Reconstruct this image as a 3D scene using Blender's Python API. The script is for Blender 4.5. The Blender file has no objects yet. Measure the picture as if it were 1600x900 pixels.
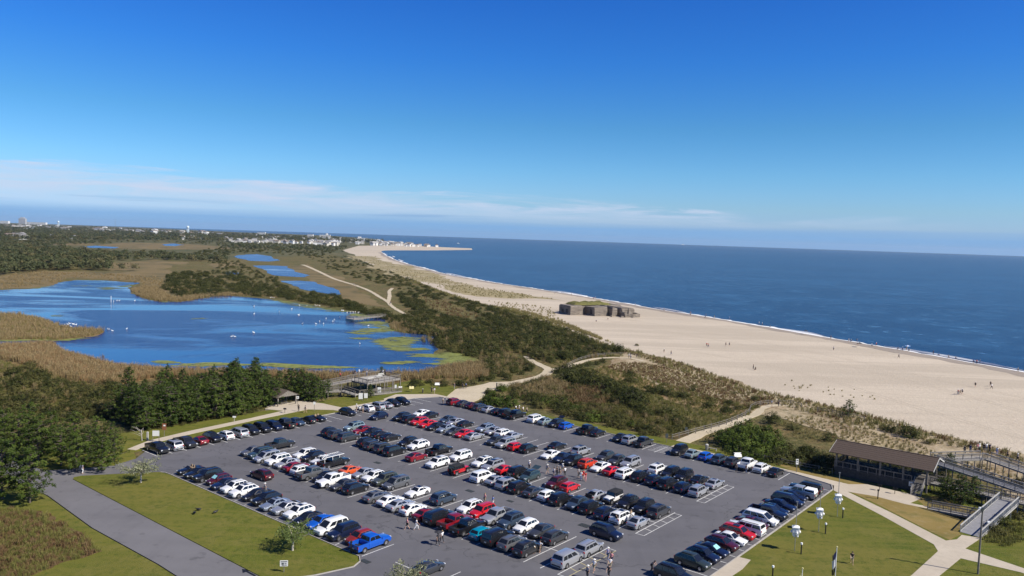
# Car park, pond and beach seen from a tall lookout
import bpy, bmesh, math, random
import numpy as np
from mathutils import Vector, Matrix, geometry
from math import radians, sin, cos, pi
random.seed(11); NR = np.random.RandomState(5)
S = bpy.context.scene
COL = S.collection
SKYTINT = [(0.0, (.60, .88, 1.75)), (.03, (.62, .90, 1.68)), (.06, (.64, .93, 1.45)), (.116, (.57, .95, 1.38)), (.196, (.45, .87, 1.23)), (.309, (.29, .77, 1.38)), (.41, (.24, .69, 1.38)), (.6, (.17, .48, 1.02)), (1, (.15, .40, .85))]
CLOUDC = (6.1, 7.0, 8.9); BANDC = (2.0, 4.3, 7.8); STREAKC = (2.7, 4.6, 7.4)
# ------------------------------------------------------------------ camera
H = 42.0; F = 1230.0; PITCH = radians(3.735); ROLL = math.atan(0.0329)
cam = bpy.data.cameras.new('camera'); cam.sensor_width = 36.0; cam.lens = F/1600*36
cam.clip_start = 0.5; cam.clip_end = 60000
co = bpy.data.objects.new('camera', cam); COL.objects.link(co); S.camera = co
_c, _s, _cp, _sp = cos(ROLL), sin(ROLL), cos(PITCH), sin(PITCH)
_R = Vector((1, 0, 0)); _U = Vector((0, _sp, _cp)); _F = Vector((0, _cp, -_sp))
_r = _R*_c + _U*_s; _u = _U*_c - _R*_s; _b = -_F
co.matrix_world = Matrix(((_r.x, _u.x, _b.x, 0), (_r.y, _u.y, _b.y, 0), (_r.z, _u.z, _b.z, H), (0, 0, 0, 1)))
# ------------------------------------------------------------------ sun, sky
SUN_AZ = radians(-24.5); SUN_EL = radians(41.5)          # azimuth counted from +X towards +Y
sd = bpy.data.lights.new('sun', 'SUN'); sd.energy = 5.0; sd.angle = radians(0.53); sd.color = (1.0, 0.935, 0.82)
so = bpy.data.objects.new('sun', sd); COL.objects.link(so)
_sv = Vector((cos(SUN_EL)*cos(SUN_AZ), cos(SUN_EL)*sin(SUN_AZ), sin(SUN_EL)))
so.rotation_euler = _sv.to_track_quat('Z', 'Y').to_euler(); so.location = (60, -40, 120)
S.view_settings.view_transform = 'Standard'; S.view_settings.look = 'None'
S.view_settings.exposure = 0.35; S.view_settings.gamma = 1.0

def NT(nt, typ, **kw):
    n = nt.nodes.new(typ)
    for k, v in kw.items():
        if k in n.inputs: n.inputs[k].default_value = v
        else: setattr(n, k, v)
    return n
def math_n(nt, op, a, b=None, c=None, clamp=False):
    n = nt.nodes.new('ShaderNodeMath'); n.operation = op; n.use_clamp = clamp
    for i, v in enumerate((a, b, c)):
        if v is None: continue
        if isinstance(v, (int, float)): n.inputs[i].default_value = v
        else: nt.links.new(v, n.inputs[i])
    return n.outputs[0]
def ramp(nt, fac, stops, interp='LINEAR'):
    n = nt.nodes.new('ShaderNodeValToRGB'); cr = n.color_ramp; cr.interpolation = interp
    while len(cr.elements) > 1: cr.elements.remove(cr.elements[-1])
    for i, (p, c) in enumerate(stops):
        e = cr.elements[0] if i == 0 else cr.elements.new(p)
        e.position = p
        if isinstance(c, (int, float)): c = (c, c, c)
        e.color = (c[0], c[1], c[2], 1)
    nt.links.new(fac, n.inputs[0]); return n.outputs[0]
def mixc(nt, fac, a, b, mode='MIX'):
    n = nt.nodes.new('ShaderNodeMix'); n.data_type = 'RGBA'; n.blend_type = mode
    for sock, v in ((n.inputs[0], fac), (n.inputs[6], a), (n.inputs[7], b)):
        if isinstance(v, (int, float)): sock.default_value = v
        elif isinstance(v, tuple): sock.default_value = (v[0], v[1], v[2], 1)
        else: nt.links.new(v, sock)
    return n.outputs[2]
def noise(nt, vec, scale, detail=4, rough=0.55, dist=0.0):
    n = nt.nodes.new('ShaderNodeTexNoise'); n.inputs['Scale'].default_value = scale
    n.inputs['Detail'].default_value = detail; n.inputs['Roughness'].default_value = rough
    n.inputs['Distortion'].default_value = dist
    if vec is not None: nt.links.new(vec, n.inputs['Vector'])
    return n.outputs['Fac']
def mapping(nt, vec, scale=(1, 1, 1), rot=(0, 0, 0), loc=(0, 0, 0)):
    n = nt.nodes.new('ShaderNodeMapping'); n.inputs['Scale'].default_value = scale
    n.inputs['Rotation'].default_value = rot; n.inputs['Location'].default_value = loc
    nt.links.new(vec, n.inputs['Vector']); return n.outputs[0]

W = bpy.data.worlds.new('World'); S.world = W; W.use_nodes = True
nt = W.node_tree; nt.nodes.clear()
out = NT(nt, 'ShaderNodeOutputWorld'); bg = NT(nt, 'ShaderNodeBackground'); bg.inputs[1].default_value = 0.078
sky = nt.nodes.new('ShaderNodeTexSky'); sky.sky_type = 'NISHITA'; sky.sun_disc = False
sky.sun_elevation = SUN_EL; sky.sun_rotation = radians(90) - SUN_AZ    # rotation counts clockwise from +Y
sky.altitude = 0; sky.air_density = 1.0; sky.dust_density = 0.3; sky.ozone_density = 3.0
tc = NT(nt, 'ShaderNodeTexCoord'); sx = NT(nt, 'ShaderNodeSeparateXYZ'); nt.links.new(tc.outputs['Generated'], sx.inputs[0])
X, Y, Z = sx.outputs
el = math_n(nt, 'MULTIPLY', math_n(nt, 'ARCSINE', Z), 180/pi)          # degrees above the horizon
az = math_n(nt, 'MULTIPLY', math_n(nt, 'ARCTAN2', X, Y), 180/pi)       # degrees right of +Y
# the clear sky: deeper blue towards the top, as the air is very clear
tint = ramp(nt, math_n(nt, 'DIVIDE', math_n(nt, 'MAXIMUM', el, 0.0), 40.0), SKYTINT)
hs = NT(nt, 'ShaderNodeHueSaturation'); hs.inputs['Saturation'].default_value = 1.22; nt.links.new(sky.outputs[0], hs.inputs['Color'])
clear = mixc(nt, 1.0, hs.outputs[0], tint, 'MULTIPLY')
# a bank of thin cloud above the horizon, thicker to the left
cv = NT(nt, 'ShaderNodeCombineXYZ'); nt.links.new(az, cv.inputs[0]); nt.links.new(el, cv.inputs[1])
n1 = noise(nt, mapping(nt, cv.outputs[0], (0.10, 0.75, 1), (0, 0, 0.02), (3.1, 0, 0)), 1.0, 10, 0.6, 0.7)
n3 = noise(nt, mapping(nt, cv.outputs[0], (0.13, 1.5, 1), (0, 0, 0.02), (8.1, 2, 0)), 1.0, 8, 0.6, 0.8)
n2 = noise(nt, mapping(nt, cv.outputs[0], (0.05, 2.6, 1), loc=(0, 4, 2)), 1.0, 5, 0.6, 0.3)
top = math_n(nt, 'ADD', 2.75, math_n(nt, 'MULTIPLY', az, -0.035))      # height of the bank at each azimuth
top = math_n(nt, 'ADD', top, math_n(nt, 'MULTIPLY', math_n(nt, 'SUBTRACT', n1, 0.5), 3.6))
mask = math_n(nt, 'DIVIDE', math_n(nt, 'SUBTRACT', top, el), 0.5, clamp=True)
mask = math_n(nt, 'MULTIPLY', mask, math_n(nt, 'DIVIDE', math_n(nt, 'SUBTRACT', el, 0.9), 1.2, clamp=True))
dens = math_n(nt, 'ADD', 0.62, math_n(nt, 'MULTIPLY', math_n(nt, 'SUBTRACT', n3, 0.5), 2.6), clamp=True)
mask = math_n(nt, 'MULTIPLY', math_n(nt, 'MULTIPLY', mask, dens), math_n(nt, 'MULTIPLY', 0.9, math_n(nt, 'DIVIDE', math_n(nt, 'SUBTRACT', 31.0, az), 18.0, clamp=True)))
s1 = mixc(nt, mask, clear, CLOUDC)
# streaks of low grey cloud and the blue band right on the horizon
band = math_n(nt, 'SUBTRACT', 1.0, math_n(nt, 'DIVIDE', math_n(nt, 'SUBTRACT', el, math_n(nt, 'ADD', 0.35, math_n(nt, 'MULTIPLY', n2, 0.75))), 0.60, clamp=True))
s2 = mixc(nt, math_n(nt, 'MULTIPLY', band, 0.78), s1, BANDC)
st = math_n(nt, 'MULTIPLY', math_n(nt, 'DIVIDE', math_n(nt, 'SUBTRACT', n2, 0.56), 0.12, clamp=True), math_n(nt, 'MULTIPLY', math_n(nt, 'DIVIDE', math_n(nt, 'SUBTRACT', 2.0, el), 0.7, clamp=True), math_n(nt, 'DIVIDE', el, 0.6, clamp=True)))
s3 = mixc(nt, math_n(nt, 'MULTIPLY', st, 0.75), s2, STREAKC)
nt.links.new(s3, bg.inputs[0]); nt.links.new(bg.outputs[0], out.inputs[0])
# ------------------------------------------------------------------ places
def ray(x, y):
    a = (x-800)/F; b = -(y-450)/F
    return _r*a + _u*b + _F
def P(x, y, z=0.0):
    d = ray(x, y); t = (z-H)/d.z
    return Vector((d.x*t, d.y*t, z))
LOT_O = P(563, 870); LOT_A = radians(50.75); LOT_R = LOT_A - pi/2
EV = Vector((cos(LOT_A), sin(LOT_A), 0)); EU = Vector((cos(LOT_R), sin(LOT_R), 0))
def L(u, v, z=0.0):                       # a point in the car park's own grid (u along the rows, v across them)
    p = LOT_O + EU*u + EV*v; return Vector((p.x, p.y, z))
def UV(p): d = Vector((p.x, p.y, 0)) - LOT_O; return d.dot(EU), d.dot(EV)
# ------------------------------------------------------------------ materials
MATS = {}
def new_mat(name):
    m = bpy.data.materials.new(name); m.use_nodes = True; n = m.node_tree; b = n.nodes['Principled BSDF']
    MATS[name] = m; return m, n, b
def bump(n, b, h, strength, dist=0.05):
    k = n.nodes.new('ShaderNodeBump'); k.inputs['Strength'].default_value = strength; k.inputs['Distance'].default_value = dist
    n.links.new(h, k.inputs['Height']); n.links.new(k.outputs[0], b.inputs['Normal'])
def plain(name, c, rough=0.7, metal=0.0, vary=0.0, scale=3.0, **kw):
    m, n, b = new_mat(name)
    b.inputs['Base Color'].default_value = (*c, 1); b.inputs['Roughness'].default_value = rough; b.inputs['Metallic'].default_value = metal
    for k, v in kw.items(): b.inputs[k.replace('_', ' ')].default_value = v
    if vary:
        t = NT(n, 'ShaderNodeTexCoord'); f = noise(n, t.outputs['Object'], scale, 5)
        lo = tuple(x*(1-vary) for x in c); hi = tuple(min(1, x*(1+vary)) for x in c)
        n.links.new(ramp(n, f, [(.3, lo), (.7, hi)]), b.inputs['Base Color'])
    return m
def ground_mat(name, layers, rough=0.95, bump_s=0.5, bump_scale=1.5, bump_d=0.3):
    """layers: first colour pair, then (noise scale, lo, hi, colour, strength) painted over it; scales are per metre"""
    m, n, b = new_mat(name); t = NT(n, 'ShaderNodeTexCoord'); v = t.outputs['Object']
    (s0, ca, cb) = layers[0]
    c = ramp(n, noise(n, v, s0, 6, .62), [(.34, ca), (.66, cb)])
    for i, (sc, lo, hi, colr, st) in enumerate(layers[1:]):
        f = ramp(n, noise(n, mapping(n, v, loc=(7.3*i+3, 2.1*i, i)), sc, 5, .6), [(lo, 0.0), (hi, st)])
        c = mixc(n, f, c, colr)
    n.links.new(c, b.inputs['Base Color']); b.inputs['Roughness'].default_value = rough
    b.inputs['Specular IOR Level'].default_value = 0.15
    if bump_s: bump(n, b, noise(n, v, bump_scale, 6, .65), bump_s, bump_d)
    return m
ground_mat('scrub_soil', [(.03, (.10, .095, .032), (.19, .145, .060)), (.06, .5, .62, (.16, .095, .045), .7), (.15, .45, .62, (.075, .080, .022), .8), (.5, .5, .66, (.26, .20, .095), .6), (1.6, .5, .66, (.045, .052, .016), .8)], bump_scale=1.2, bump_s=1.0, bump_d=.5)
ground_mat('far_land', [(.004, (.075, .082, .034), (.135, .115, .05)), (.02, .5, .62, (.16, .13, .06), .7), (.06, .48, .6, (.05, .06, .024), .8)], bump_s=0)
ground_mat('marsh', [(.03, (.17, .115, .05), (.235, .16, .072)), (.2, .5, .65, (.12, .095, .04), .7), (1.2, .5, .7, (.28, .19, .09), .5)], bump_scale=1.0, bump_s=.8)
ground_mat('marsh_far', [(.008, (.16, .12, .055), (.20, .15, .07)), (.03, .48, .6, (.085, .08, .036), .75), (.3, .5, .7, (.23, .17, .09), .4)], bump_s=0)
ground_mat('sand', [(.008, (.49, .420, .325), (.56, .480, .375)), (.05, .5, .7, (.46, .385, .295), .6), (.6, .5, .7, (.60, .51, .40), .45), (3, .55, .7, (.44, .36, .27), .35)], bump_scale=.9, bump_s=.9, bump_d=.25)
m = MATS['sand']; n = m.node_tree; pb = n.nodes['Principled BSDF']; t = NT(n, 'ShaderNodeTexCoord'); old = pb.inputs['Base Color'].links[0].from_socket
s1_ = noise(n, mapping(n, t.outputs['Object'], (.006, .05, 1), (0, 0, radians(28))), 1, 5, .6, .4); s2_ = noise(n, mapping(n, t.outputs['Object'], (.01, .6, 1), (0, 0, radians(31))), 1, 4, .6, .3)
c = mixc(n, ramp(n, s1_, [(.44, 0.0), (.56, .8)]), old, (.44, .375, .29)); c = mixc(n, ramp(n, s2_, [(.55, 0.0), (.66, .5)]), c, (.40, .34, .265)); n.links.new(c, pb.inputs['Base Color'])
ground_mat('wet_sand', [(.02, (.30, .245, .185), (.36, .30, .23)), (.3, .5, .7, (.27, .22, .165), .5)], rough=.55, bump_s=.2)
ground_mat('foredune', [(.012, (.26, .215, .11), (.34, .28, .155)), (.02, .52, .66, (.46, .38, .27), .8), (.12, .48, .64, (.16, .145, .065), .6), (.8, .5, .7, (.40, .34, .22), .4)], bump_scale=.5)
ground_mat('dune', [(.05, (.33, .26, .15), (.44, .36, .245)), (.09, .46, .60, (.19, .125, .062), .8), (.35, .5, .66, (.13, .115, .05), .75), (1.4, .5, .66, (.50, .42, .31), .6)], bump_scale=.8, bump_s=.9)
ground_mat('lawn', [(.06, (.080, .104, .010), (.126, .140, .018)), (.03, .47, .63, (.155, .138, .028), .75), (.25, .5, .66, (.185, .160, .045), .55), (1.1, .48, .64, (.062, .085, .009), .75), (.14, .55, .66, (.058, .090, .010), .7), (4, .45, .65, (.165, .150, .038), .55)], bump_scale=8, bump_s=1.0, bump_d=.10)
ground_mat('dry_lawn', [(.08, (.205, .15, .045), (.275, .20, .072)), (.25, .5, .66, (.125, .12, .035), .7), (.9, .52, .7, (.29, .225, .115), .6), (9, .5, .7, (.12, .10, .03), .4)], bump_scale=12, bump_s=.5, bump_d=.06)
ground_mat('meadow', [(.12, (.13, .085, .038), (.19, .125, .055)), (.3, .5, .65, (.085, .082, .024), .8), (1.2, .5, .68, (.20, .14, .07), .5), (.22, .56, .68, (.115, .055, .032), .6)], bump_scale=2.5, bump_s=1, bump_d=.4)
ground_mat('gravel', [(.1, (.44, .375, .26), (.53, .455, .33)), (1.2, .5, .7, (.36, .30, .20), .6), (14, .5, .7, (.58, .50, .38), .4)], bump_scale=20, bump_s=.4, bump_d=.03)
ground_mat('concrete_path', [(.2, (.445, .385, .30), (.51, .445, .35)), (1.5, .5, .7, (.39, .335, .26), .5), (12, .5, .7, (.44, .395, .335), .3)], rough=.85, bump_scale=15, bump_s=.15, bump_d=.02)
m = MATS['lawn']; n = m.node_tree; pb = n.nodes['Principled BSDF']; t = NT(n, 'ShaderNodeTexCoord'); old = pb.inputs['Base Color'].links[0].from_socket
mw = noise(n, mapping(n, t.outputs['Object'], (.03, .75, 1), (0, 0, -LOT_R+.5)), 1, 2, .4)
n.links.new(mixc(n, ramp(n, mw, [(.45, 0.0), (.56, .38)]), old, (.165, .150, .032)), pb.inputs['Base Color'])
def asphalt(name, base, tintc, cr_=.8):
    m, n, b = new_mat(name); t = NT(n, 'ShaderNodeTexCoord'); v = t.outputs['Object']
    c = ramp(n, noise(n, v, .06, 6, .6), [(.3, tuple(x*.86 for x in base)), (.7, tuple(x*1.14 for x in base))])
    c = mixc(n, ramp(n, noise(n, v, .5, 6, .7), [(.5, 0.0), (.75, .45)]), c, tintc)
    c = mixc(n, ramp(n, noise(n, mapping(n, v, loc=(9, 4, 0)), .42, 4, .55), [(.60, 0.0), (.68, .6)]), c, tuple(x*.5 for x in base))
    c = mixc(n, ramp(n, noise(n, mapping(n, v, (.5, .05, 1), (0, 0, -LOT_A)), 1.0, 4, .6), [(.52, 0.0), (.70, .35)]), c, tuple(x*.74 for x in base))
    c = mixc(n, ramp(n, noise(n, mapping(n, v, (1, 1, 1), (0, 0, -LOT_R), (31, 7, 0)), .045, 1, .3), [(.56, 0.0), (.565, .22)]), c, tuple(x*.7 for x in base))      # oil stains
    # paver lanes, faintly lighter and darker, along the rows
    lane = noise(n, mapping(n, v, (.02, .28, 1), (0, 0, -LOT_R)), 1.0, 2, .5)
    c = mixc(n, ramp(n, lane, [(.4, 0.0), (.62, .35)]), c, tuple(x*1.2 for x in base))
    vo = n.nodes.new('ShaderNodeTexVoronoi'); vo.feature = 'DISTANCE_TO_EDGE'; vo.inputs['Scale'].default_value = .085
    ad = n.nodes.new('ShaderNodeVectorMath'); ad.operation = 'ADD'; nz = NT(n, 'ShaderNodeTexNoise'); nz.inputs['Scale'].default_value = .35; nz.inputs['Detail'].default_value = 6
    n.links.new(v, nz.inputs['Vector']); sc = n.nodes.new('ShaderNodeVectorMath'); sc.operation = 'SCALE'; sc.inputs['Scale'].default_value = 6
    n.links.new(nz.outputs['Color'], sc.inputs[0]); n.links.new(v, ad.inputs[0]); n.links.new(sc.outputs[0], ad.inputs[1]); n.links.new(ad.outputs[0], vo.inputs['Vector'])
    crack = ramp(n, vo.outputs['Distance'], [(0.0, .9), (.009, 0.0)])
    gate = ramp(n, noise(n, v, .045, 2), [(.42, 0.0), (.52, 1.0)])
    c = mixc(n, math_n(n, 'MULTIPLY', math_n(n, 'MULTIPLY', crack, gate), cr_), c, tuple(x*.42 for x in base))
    n.links.new(c, b.inputs['Base Color']); b.inputs['Roughness'].default_value = .88; b.inputs['Specular IOR Level'].default_value = .3
    bump(n, b, noise(n, v, 18, 4, .7), .35, .02); return m
asphalt('asphalt', (.118, .116, .126), (.140, .136, .144))
asphalt('road_asphalt', (.150, .145, .150), (.175, .168, .170), .18)
def water(name, base, wave, wave_s, streak, rough, patches=None, spec=.5):
    m, n, b = new_mat(name); t = NT(n, 'ShaderNodeTexCoord'); v = t.outputs['Object']
    b.inputs['Base Color'].default_value = (*base, 1); b.inputs['IOR'].default_value = 1.333; b.inputs['Specular IOR Level'].default_value = spec
    f = noise(n, mapping(n, v, (1, .45, 1), (0, 0, radians(35))), wave, 4, .6)
    f2 = noise(n, mapping(n, v, (1, .4, 1), (0, 0, radians(20))), wave*.13, 3, .5)
    h = math_n(n, 'ADD', f, math_n(n, 'MULTIPLY', f2, 1.5))
    k = n.nodes.new('ShaderNodeBump'); k.inputs['Distance'].default_value = .12; n.links.new(h, k.inputs['Height']); n.links.new(k.outputs[0], b.inputs['Normal'])
    if patches is None:
        big = noise(n, mapping(n, v, (.0011, .0035, 1), (0, 0, radians(-12))), 1, 5, .6)
        n.links.new(ramp(n, big, [(.38, wave_s*.75), (.62, wave_s*1.2)]), k.inputs['Strength'])
        c = mixc(n, ramp(n, noise(n, mapping(n, v, (.012, .018, 1), (0, 0, radians(-20))), 1, 6, .65), [(.5, 0.0), (.75, .5)]), base, streak)
        c = mixc(n, ramp(n, noise(n, mapping(n, v, (.035, .030, 1), (0, 0, radians(-14))), 1, 5, .75), [(.50, 0.0), (.66, .8)]), c, streak)
        c = mixc(n, ramp(n, noise(n, mapping(n, v, (.13, .10, 1), (0, 0, radians(-18))), 1, 4, .7), [(.58, 0.0), (.70, .75)]), c, (.07, .16, .27))
        c = mixc(n, ramp(n, big, [(.42, 0.0), (.64, .35)]), c, streak)
        n.links.new(c, b.inputs['Base Color']); b.inputs['Roughness'].default_value = rough
    else:
        q = noise(n, mapping(n, v, (.0085, .021, 1), (0, 0, radians(-10)), (.31, .45, 0)), 1, 6, .58, 1.1)
        msk = ramp(n, q, [(patches[0], 0.0), (patches[1], 1.0)])           # wind-ruffled patches between calm water
        n.links.new(math_n(n, 'ADD', .12, math_n(n, 'MULTIPLY', msk, wave_s)), k.inputs['Strength'])
        n.links.new(math_n(n, 'ADD', .05, math_n(n, 'MULTIPLY', msk, rough)), b.inputs['Roughness'])
        n.links.new(mixc(n, msk, base, streak), b.inputs['Base Color'])  # ruffled patches also coloured darker, imitating the deeper sky they reflect
    return m
water('sea_water', (.0045, .023, .074), .55, 1.0, (.022, .075, .165), .25, spec=.06)
water('pond_water', (.028, .080, .21), 2.2, .65, (.004, .014, .085), .16, patches=(.42, .54))
water('lagoon_water', (.014, .045, .16), 2.2, .5, (.010, .032, .14), .16, patches=(.30, .40))
plain('foam', (.80, .80, .78), .8, vary=.06)
plain('algae', (.185, .205, .045), .85, vary=.3, scale=.5)
plain('white_line', (.62, .62, .60), .8, vary=.25, scale=2)
plain('yellow_line', (.46, .40, .20), .8, vary=.25, scale=2)
plain('kerb', (.38, .355, .32), .85, vary=.15, scale=1)
plain('grate', (.008, .008, .009), .6)
plain('weathered_wood', (.185, .165, .140), .9, vary=.3, scale=2.5)
plain('grey_wood', (.25, .235, .215), .9, vary=.22, scale=2.5)
plain('dark_wood', (.058, .052, .047), .9, vary=.3, scale=2.5)
plain('deck_grey', (.235, .235, .25), .85, vary=.10, scale=1.5)
plain('deck_wood', (.36, .34, .31), .85, vary=.16, scale=2)
plain('pale_trim', (.42, .41, .38), .8, vary=.1)
plain('white_paint', (.80, .80, .78), .5, vary=.05)
plain('black_paint', (.012, .012, .013), .5)
plain('galvanised', (.38, .38, .38), .45, .6)
plain('brown_shingle', (.078, .054, .041), .95, vary=.22, scale=6)
plain('tan_shingle', (.105, .080, .060), .95, vary=.2, scale=6)
plain('sign_white', (.72, .72, .68), .6); plain('sign_brown', (.22, .085, .035), .6); plain('sign_yellow', (.65, .58, .28), .6); plain('sign_red', (.5, .05, .03), .6)
plain('sign_dark', (.05, .06, .06), .6)
plain('house_white', (.74, .73, .70), .7); plain('house_cream', (.60, .56, .48), .7); plain('house_grey', (.42, .42, .42), .7)
plain('roof_grey', (.22, .21, .205), .85); plain('roof_brown', (.20, .155, .12), .85); plain('roof_pale', (.45, .43, .40), .8); plain('pane', (.05, .06, .08), .15)
plain('tower_blue', (.62, .72, .78), .5)
m, n, b = new_mat('bunker_concrete'); t = NT(n, 'ShaderNodeTexCoord'); v = t.outputs['Object']
c = ramp(n, noise(n, v, .25, 6, .65), [(.3, (.14, .115, .09)), (.7, (.30, .255, .205))])
c = mixc(n, ramp(n, noise(n, mapping(n, v, (.25, .25, 5)), 1, 4), [(.46, 0.0), (.64, .8)]), c, (.085, .07, .058))
n.links.new(c, b.inputs['Base Color']); b.inputs['Roughness'].default_value = .95; bump(n, b, noise(n, v, 2.0, 6, .7), .6, .2)
# leaves: tone varies clump by clump ('tone' attribute) and plant by plant
def leaf_mat(name, a, b_, c_, trans=.14):
    m, n, p = new_mat(name); at = NT(n, 'ShaderNodeAttribute'); at.attribute_name = 'tone'
    oi = NT(n, 'ShaderNodeObjectInfo')
    f = math_n(n, 'ADD', math_n(n, 'MULTIPLY', at.outputs['Fac'], .65), math_n(n, 'MULTIPLY', oi.outputs['Random'], .35))
    col = ramp(n, f, [(.05, a), (.5, b_), (.95, c_)])
    n.links.new(col, p.inputs['Base Color']); p.inputs['Roughness'].default_value = .65; p.inputs['Specular IOR Level'].default_value = .08
    tr = NT(n, 'ShaderNodeBsdfTranslucent'); n.links.new(col, tr.inputs[0]); mx = NT(n, 'ShaderNodeMixShader'); mx.inputs[0].default_value = trans
    n.links.new(p.outputs[0], mx.inputs[1]); n.links.new(tr.outputs[0], mx.inputs[2]); n.links.new(mx.outputs[0], n.nodes['Material Output'].inputs[0]); return m
leaf_mat('cedar_needles', (.021, .036, .008), (.054, .083, .016), (.108, .138, .028))
leaf_mat('pine_needles', (.024, .042, .009), (.062, .092, .016), (.115, .148, .030))
leaf_mat('bayberry', (.020, .027, .007), (.052, .060, .016), (.122, .120, .040))
leaf_mat('olive_leaves', (.042, .045, .013), (.090, .087, .026), (.17, .15, .055))
leaf_mat('bright_leaves', (.030, .050, .009), (.066, .095, .015), (.125, .155, .030))
leaf_mat('grey_leaves', (0.129, 0.144, 0.074), (0.206, 0.219, 0.122), (0.348, 0.350, 0.223))
leaf_mat('lawn_tree_leaves', (0.063, 0.096, 0.027), (0.117, 0.158, 0.045), (0.216, 0.254, 0.089))
leaf_mat('far_leaves', (.050, .066, .028), (.092, .104, .046), (.155, .15, .068))
leaf_mat('far_olive', (0.082, 0.084, 0.037), (0.127, 0.119, 0.052), (0.194, 0.167, 0.080))
leaf_mat('reed_blades', (.17, .125, .052), (.27, .20, .095), (.38, .29, .155))
leaf_mat('rust_reed', (.19, .11, .050), (.27, .165, .078), (.35, .23, .12))
leaf_mat('green_grass', (0.100, 0.111, 0.029), (0.167, 0.163, 0.046), (0.254, 0.221, 0.077))
leaf_mat('dune_grass', (0.167, 0.150, 0.053), (0.258, 0.219, 0.090), (0.386, 0.319, 0.149))
leaf_mat('russet_weeds', (.11, .065, .032), (.165, .105, .050), (.23, .16, .085))
plain('bark', (.11, .088, .07), .95, vary=.3, scale=4); plain('pale_bark', (.42, .38, .31), .9, vary=.25, scale=5); plain('dead_wood', (.36, .33, .29), .9, vary=.2)
# ------------------------------------------------------------------ mesh helpers
class MB:
    def __init__(s): s.v = []; s.f = []; s.m = []
    def add(s, vs, fs, mi=0, M=None):
        k = len(s.v); s.v += [tuple(M @ Vector(q)) if M is not None else tuple(q) for q in vs]
        s.f += [tuple(i+k for i in q) for q in fs]; s.m += [mi]*len(fs); return s
    def box(s, c, d, mi=0, rz=0.0, M=None, taper=1.0):
        x, y, z = d[0]/2, d[1]/2, d[2]/2; R = Matrix.Translation(c) @ Matrix.Rotation(rz, 4, 'Z')
        if M is not None: R = M @ R
        t = taper
        vs = [(-x, -y, -z), (x, -y, -z), (x, y, -z), (-x, y, -z), (-x*t, -y*t, z), (x*t, -y*t, z), (x*t, y*t, z), (-x*t, y*t, z)]
        return s.add(vs, [(3, 2, 1, 0), (4, 5, 6, 7), (0, 1, 5, 4), (1, 2, 6, 5), (2, 3, 7, 6), (3, 0, 4, 7)], mi, R)
    def beam(s, a, b, w, h, mi=0):
        a = Vector(a); b = Vector(b); d = b-a; l = d.length; d.normalize()
        up = Vector((0, 0, 1)) if abs(d.z) < .95 else Vector((1, 0, 0)); sd = d.cross(up).normalized(); u2 = sd.cross(d)
        vs = [p + sd*(sx*w/2) + u2*(sz*h/2) for p in (a, b) for sx, sz in ((-1, -1), (1, -1), (1, 1), (-1, 1))]
        return s.add(vs, [(0, 1, 2, 3), (7, 6, 5, 4), (0, 4, 5, 1), (1, 5, 6, 2), (2, 6, 7, 3), (3, 7, 4, 0)], mi)
    def tube(s, pts, rads, n=8, mi=0, caps=True):
        pts = [Vector(p) for p in pts]; rings = []
        for i, p in enumerate(pts):
            d = (pts[min(i+1, len(pts)-1)] - pts[max(i-1, 0)]).normalized()
            up = Vector((0, 0, 1)) if abs(d.z) < .9 else Vector((1, 0, 0)); a = d.cross(up).normalized(); b2 = a.cross(d)
            r = rads[i] if hasattr(rads, '__len__') else rads
            rings.append([p + (a*cos(2*pi*k/n) + b2*sin(2*pi*k/n))*r for k in range(n)])
        vs = [q for r in rings for q in r]; fs = []
        for i in range(len(pts)-1):
            for k in range(n): fs.append((i*n+k, i*n+(k+1) % n, (i+1)*n+(k+1) % n, (i+1)*n+k))
        if caps: fs += [tuple(range(n-1, -1, -1)), tuple((len(pts)-1)*n+k for k in range(n))]
        return s.add(vs, fs, mi)
    def lathe(s, prof, n=12, mi=0, c=(0, 0, 0), axis='Z'):
        vs = []; fs = []
        for r, h in prof:
            for k in range(n):
                a = 2*pi*k/n; q = (r*cos(a), r*sin(a), h)
                if axis == 'Y': q = (q[0], q[2], q[1])
                vs.append((q[0]+c[0], q[1]+c[1], q[2]+c[2]))
        for i in range(len(prof)-1):
            for k in range(n):
                q = (i*n+k, i*n+(k+1) % n, (i+1)*n+(k+1) % n, (i+1)*n+k); fs.append(q if axis == 'Z' else q[::-1])
        return s.add(vs, fs, mi)
    def prism(s, poly, z0, z1, mi=0, M=None):
        n = len(poly); vs = [(p[0], p[1], z0) for p in poly] + [(p[0], p[1], z1) for p in poly]
        ar = sum(poly[i][0]*poly[(i+1) % n][1]-poly[(i+1) % n][0]*poly[i][1] for i in range(n))
        fs = [tuple(range(n-1, -1, -1)), tuple(range(n, 2*n))] + [(i, (i+1) % n, n+(i+1) % n, n+i) for i in range(n)]
        if ar < 0: fs = [q[::-1] for q in fs]
        return s.add(vs, fs, mi, M)
    def mesh(s, name, mats, smooth=None):
        me = bpy.data.meshes.new(name); me.from_pydata(s.v, [], s.f)
        for q in (mats if isinstance(mats, (list, tuple)) else [mats]): me.materials.append(MATS[q] if isinstance(q, str) else q)
        if any(s.m): me.polygons.foreach_set('material_index', s.m)
        if smooth is not None:
            me.polygons.foreach_set('use_smooth', [True]*len(me.polygons)); me.set_sharp_from_angle(angle=radians(smooth))
        me.update(); return me
    def build(s, name, mats, parent=None, loc=(0, 0, 0), rz=0.0, smooth=None):
        return put(name, s.mesh(name, mats, smooth), parent, loc, rz)
def put(name, me, parent=None, loc=(0, 0, 0), rz=0.0):
    o = bpy.data.objects.new(name, me); COL.objects.link(o); o.location = loc; o.rotation_euler = (0, 0, rz)
    if parent is not None: o.parent = parent
    return o
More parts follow.
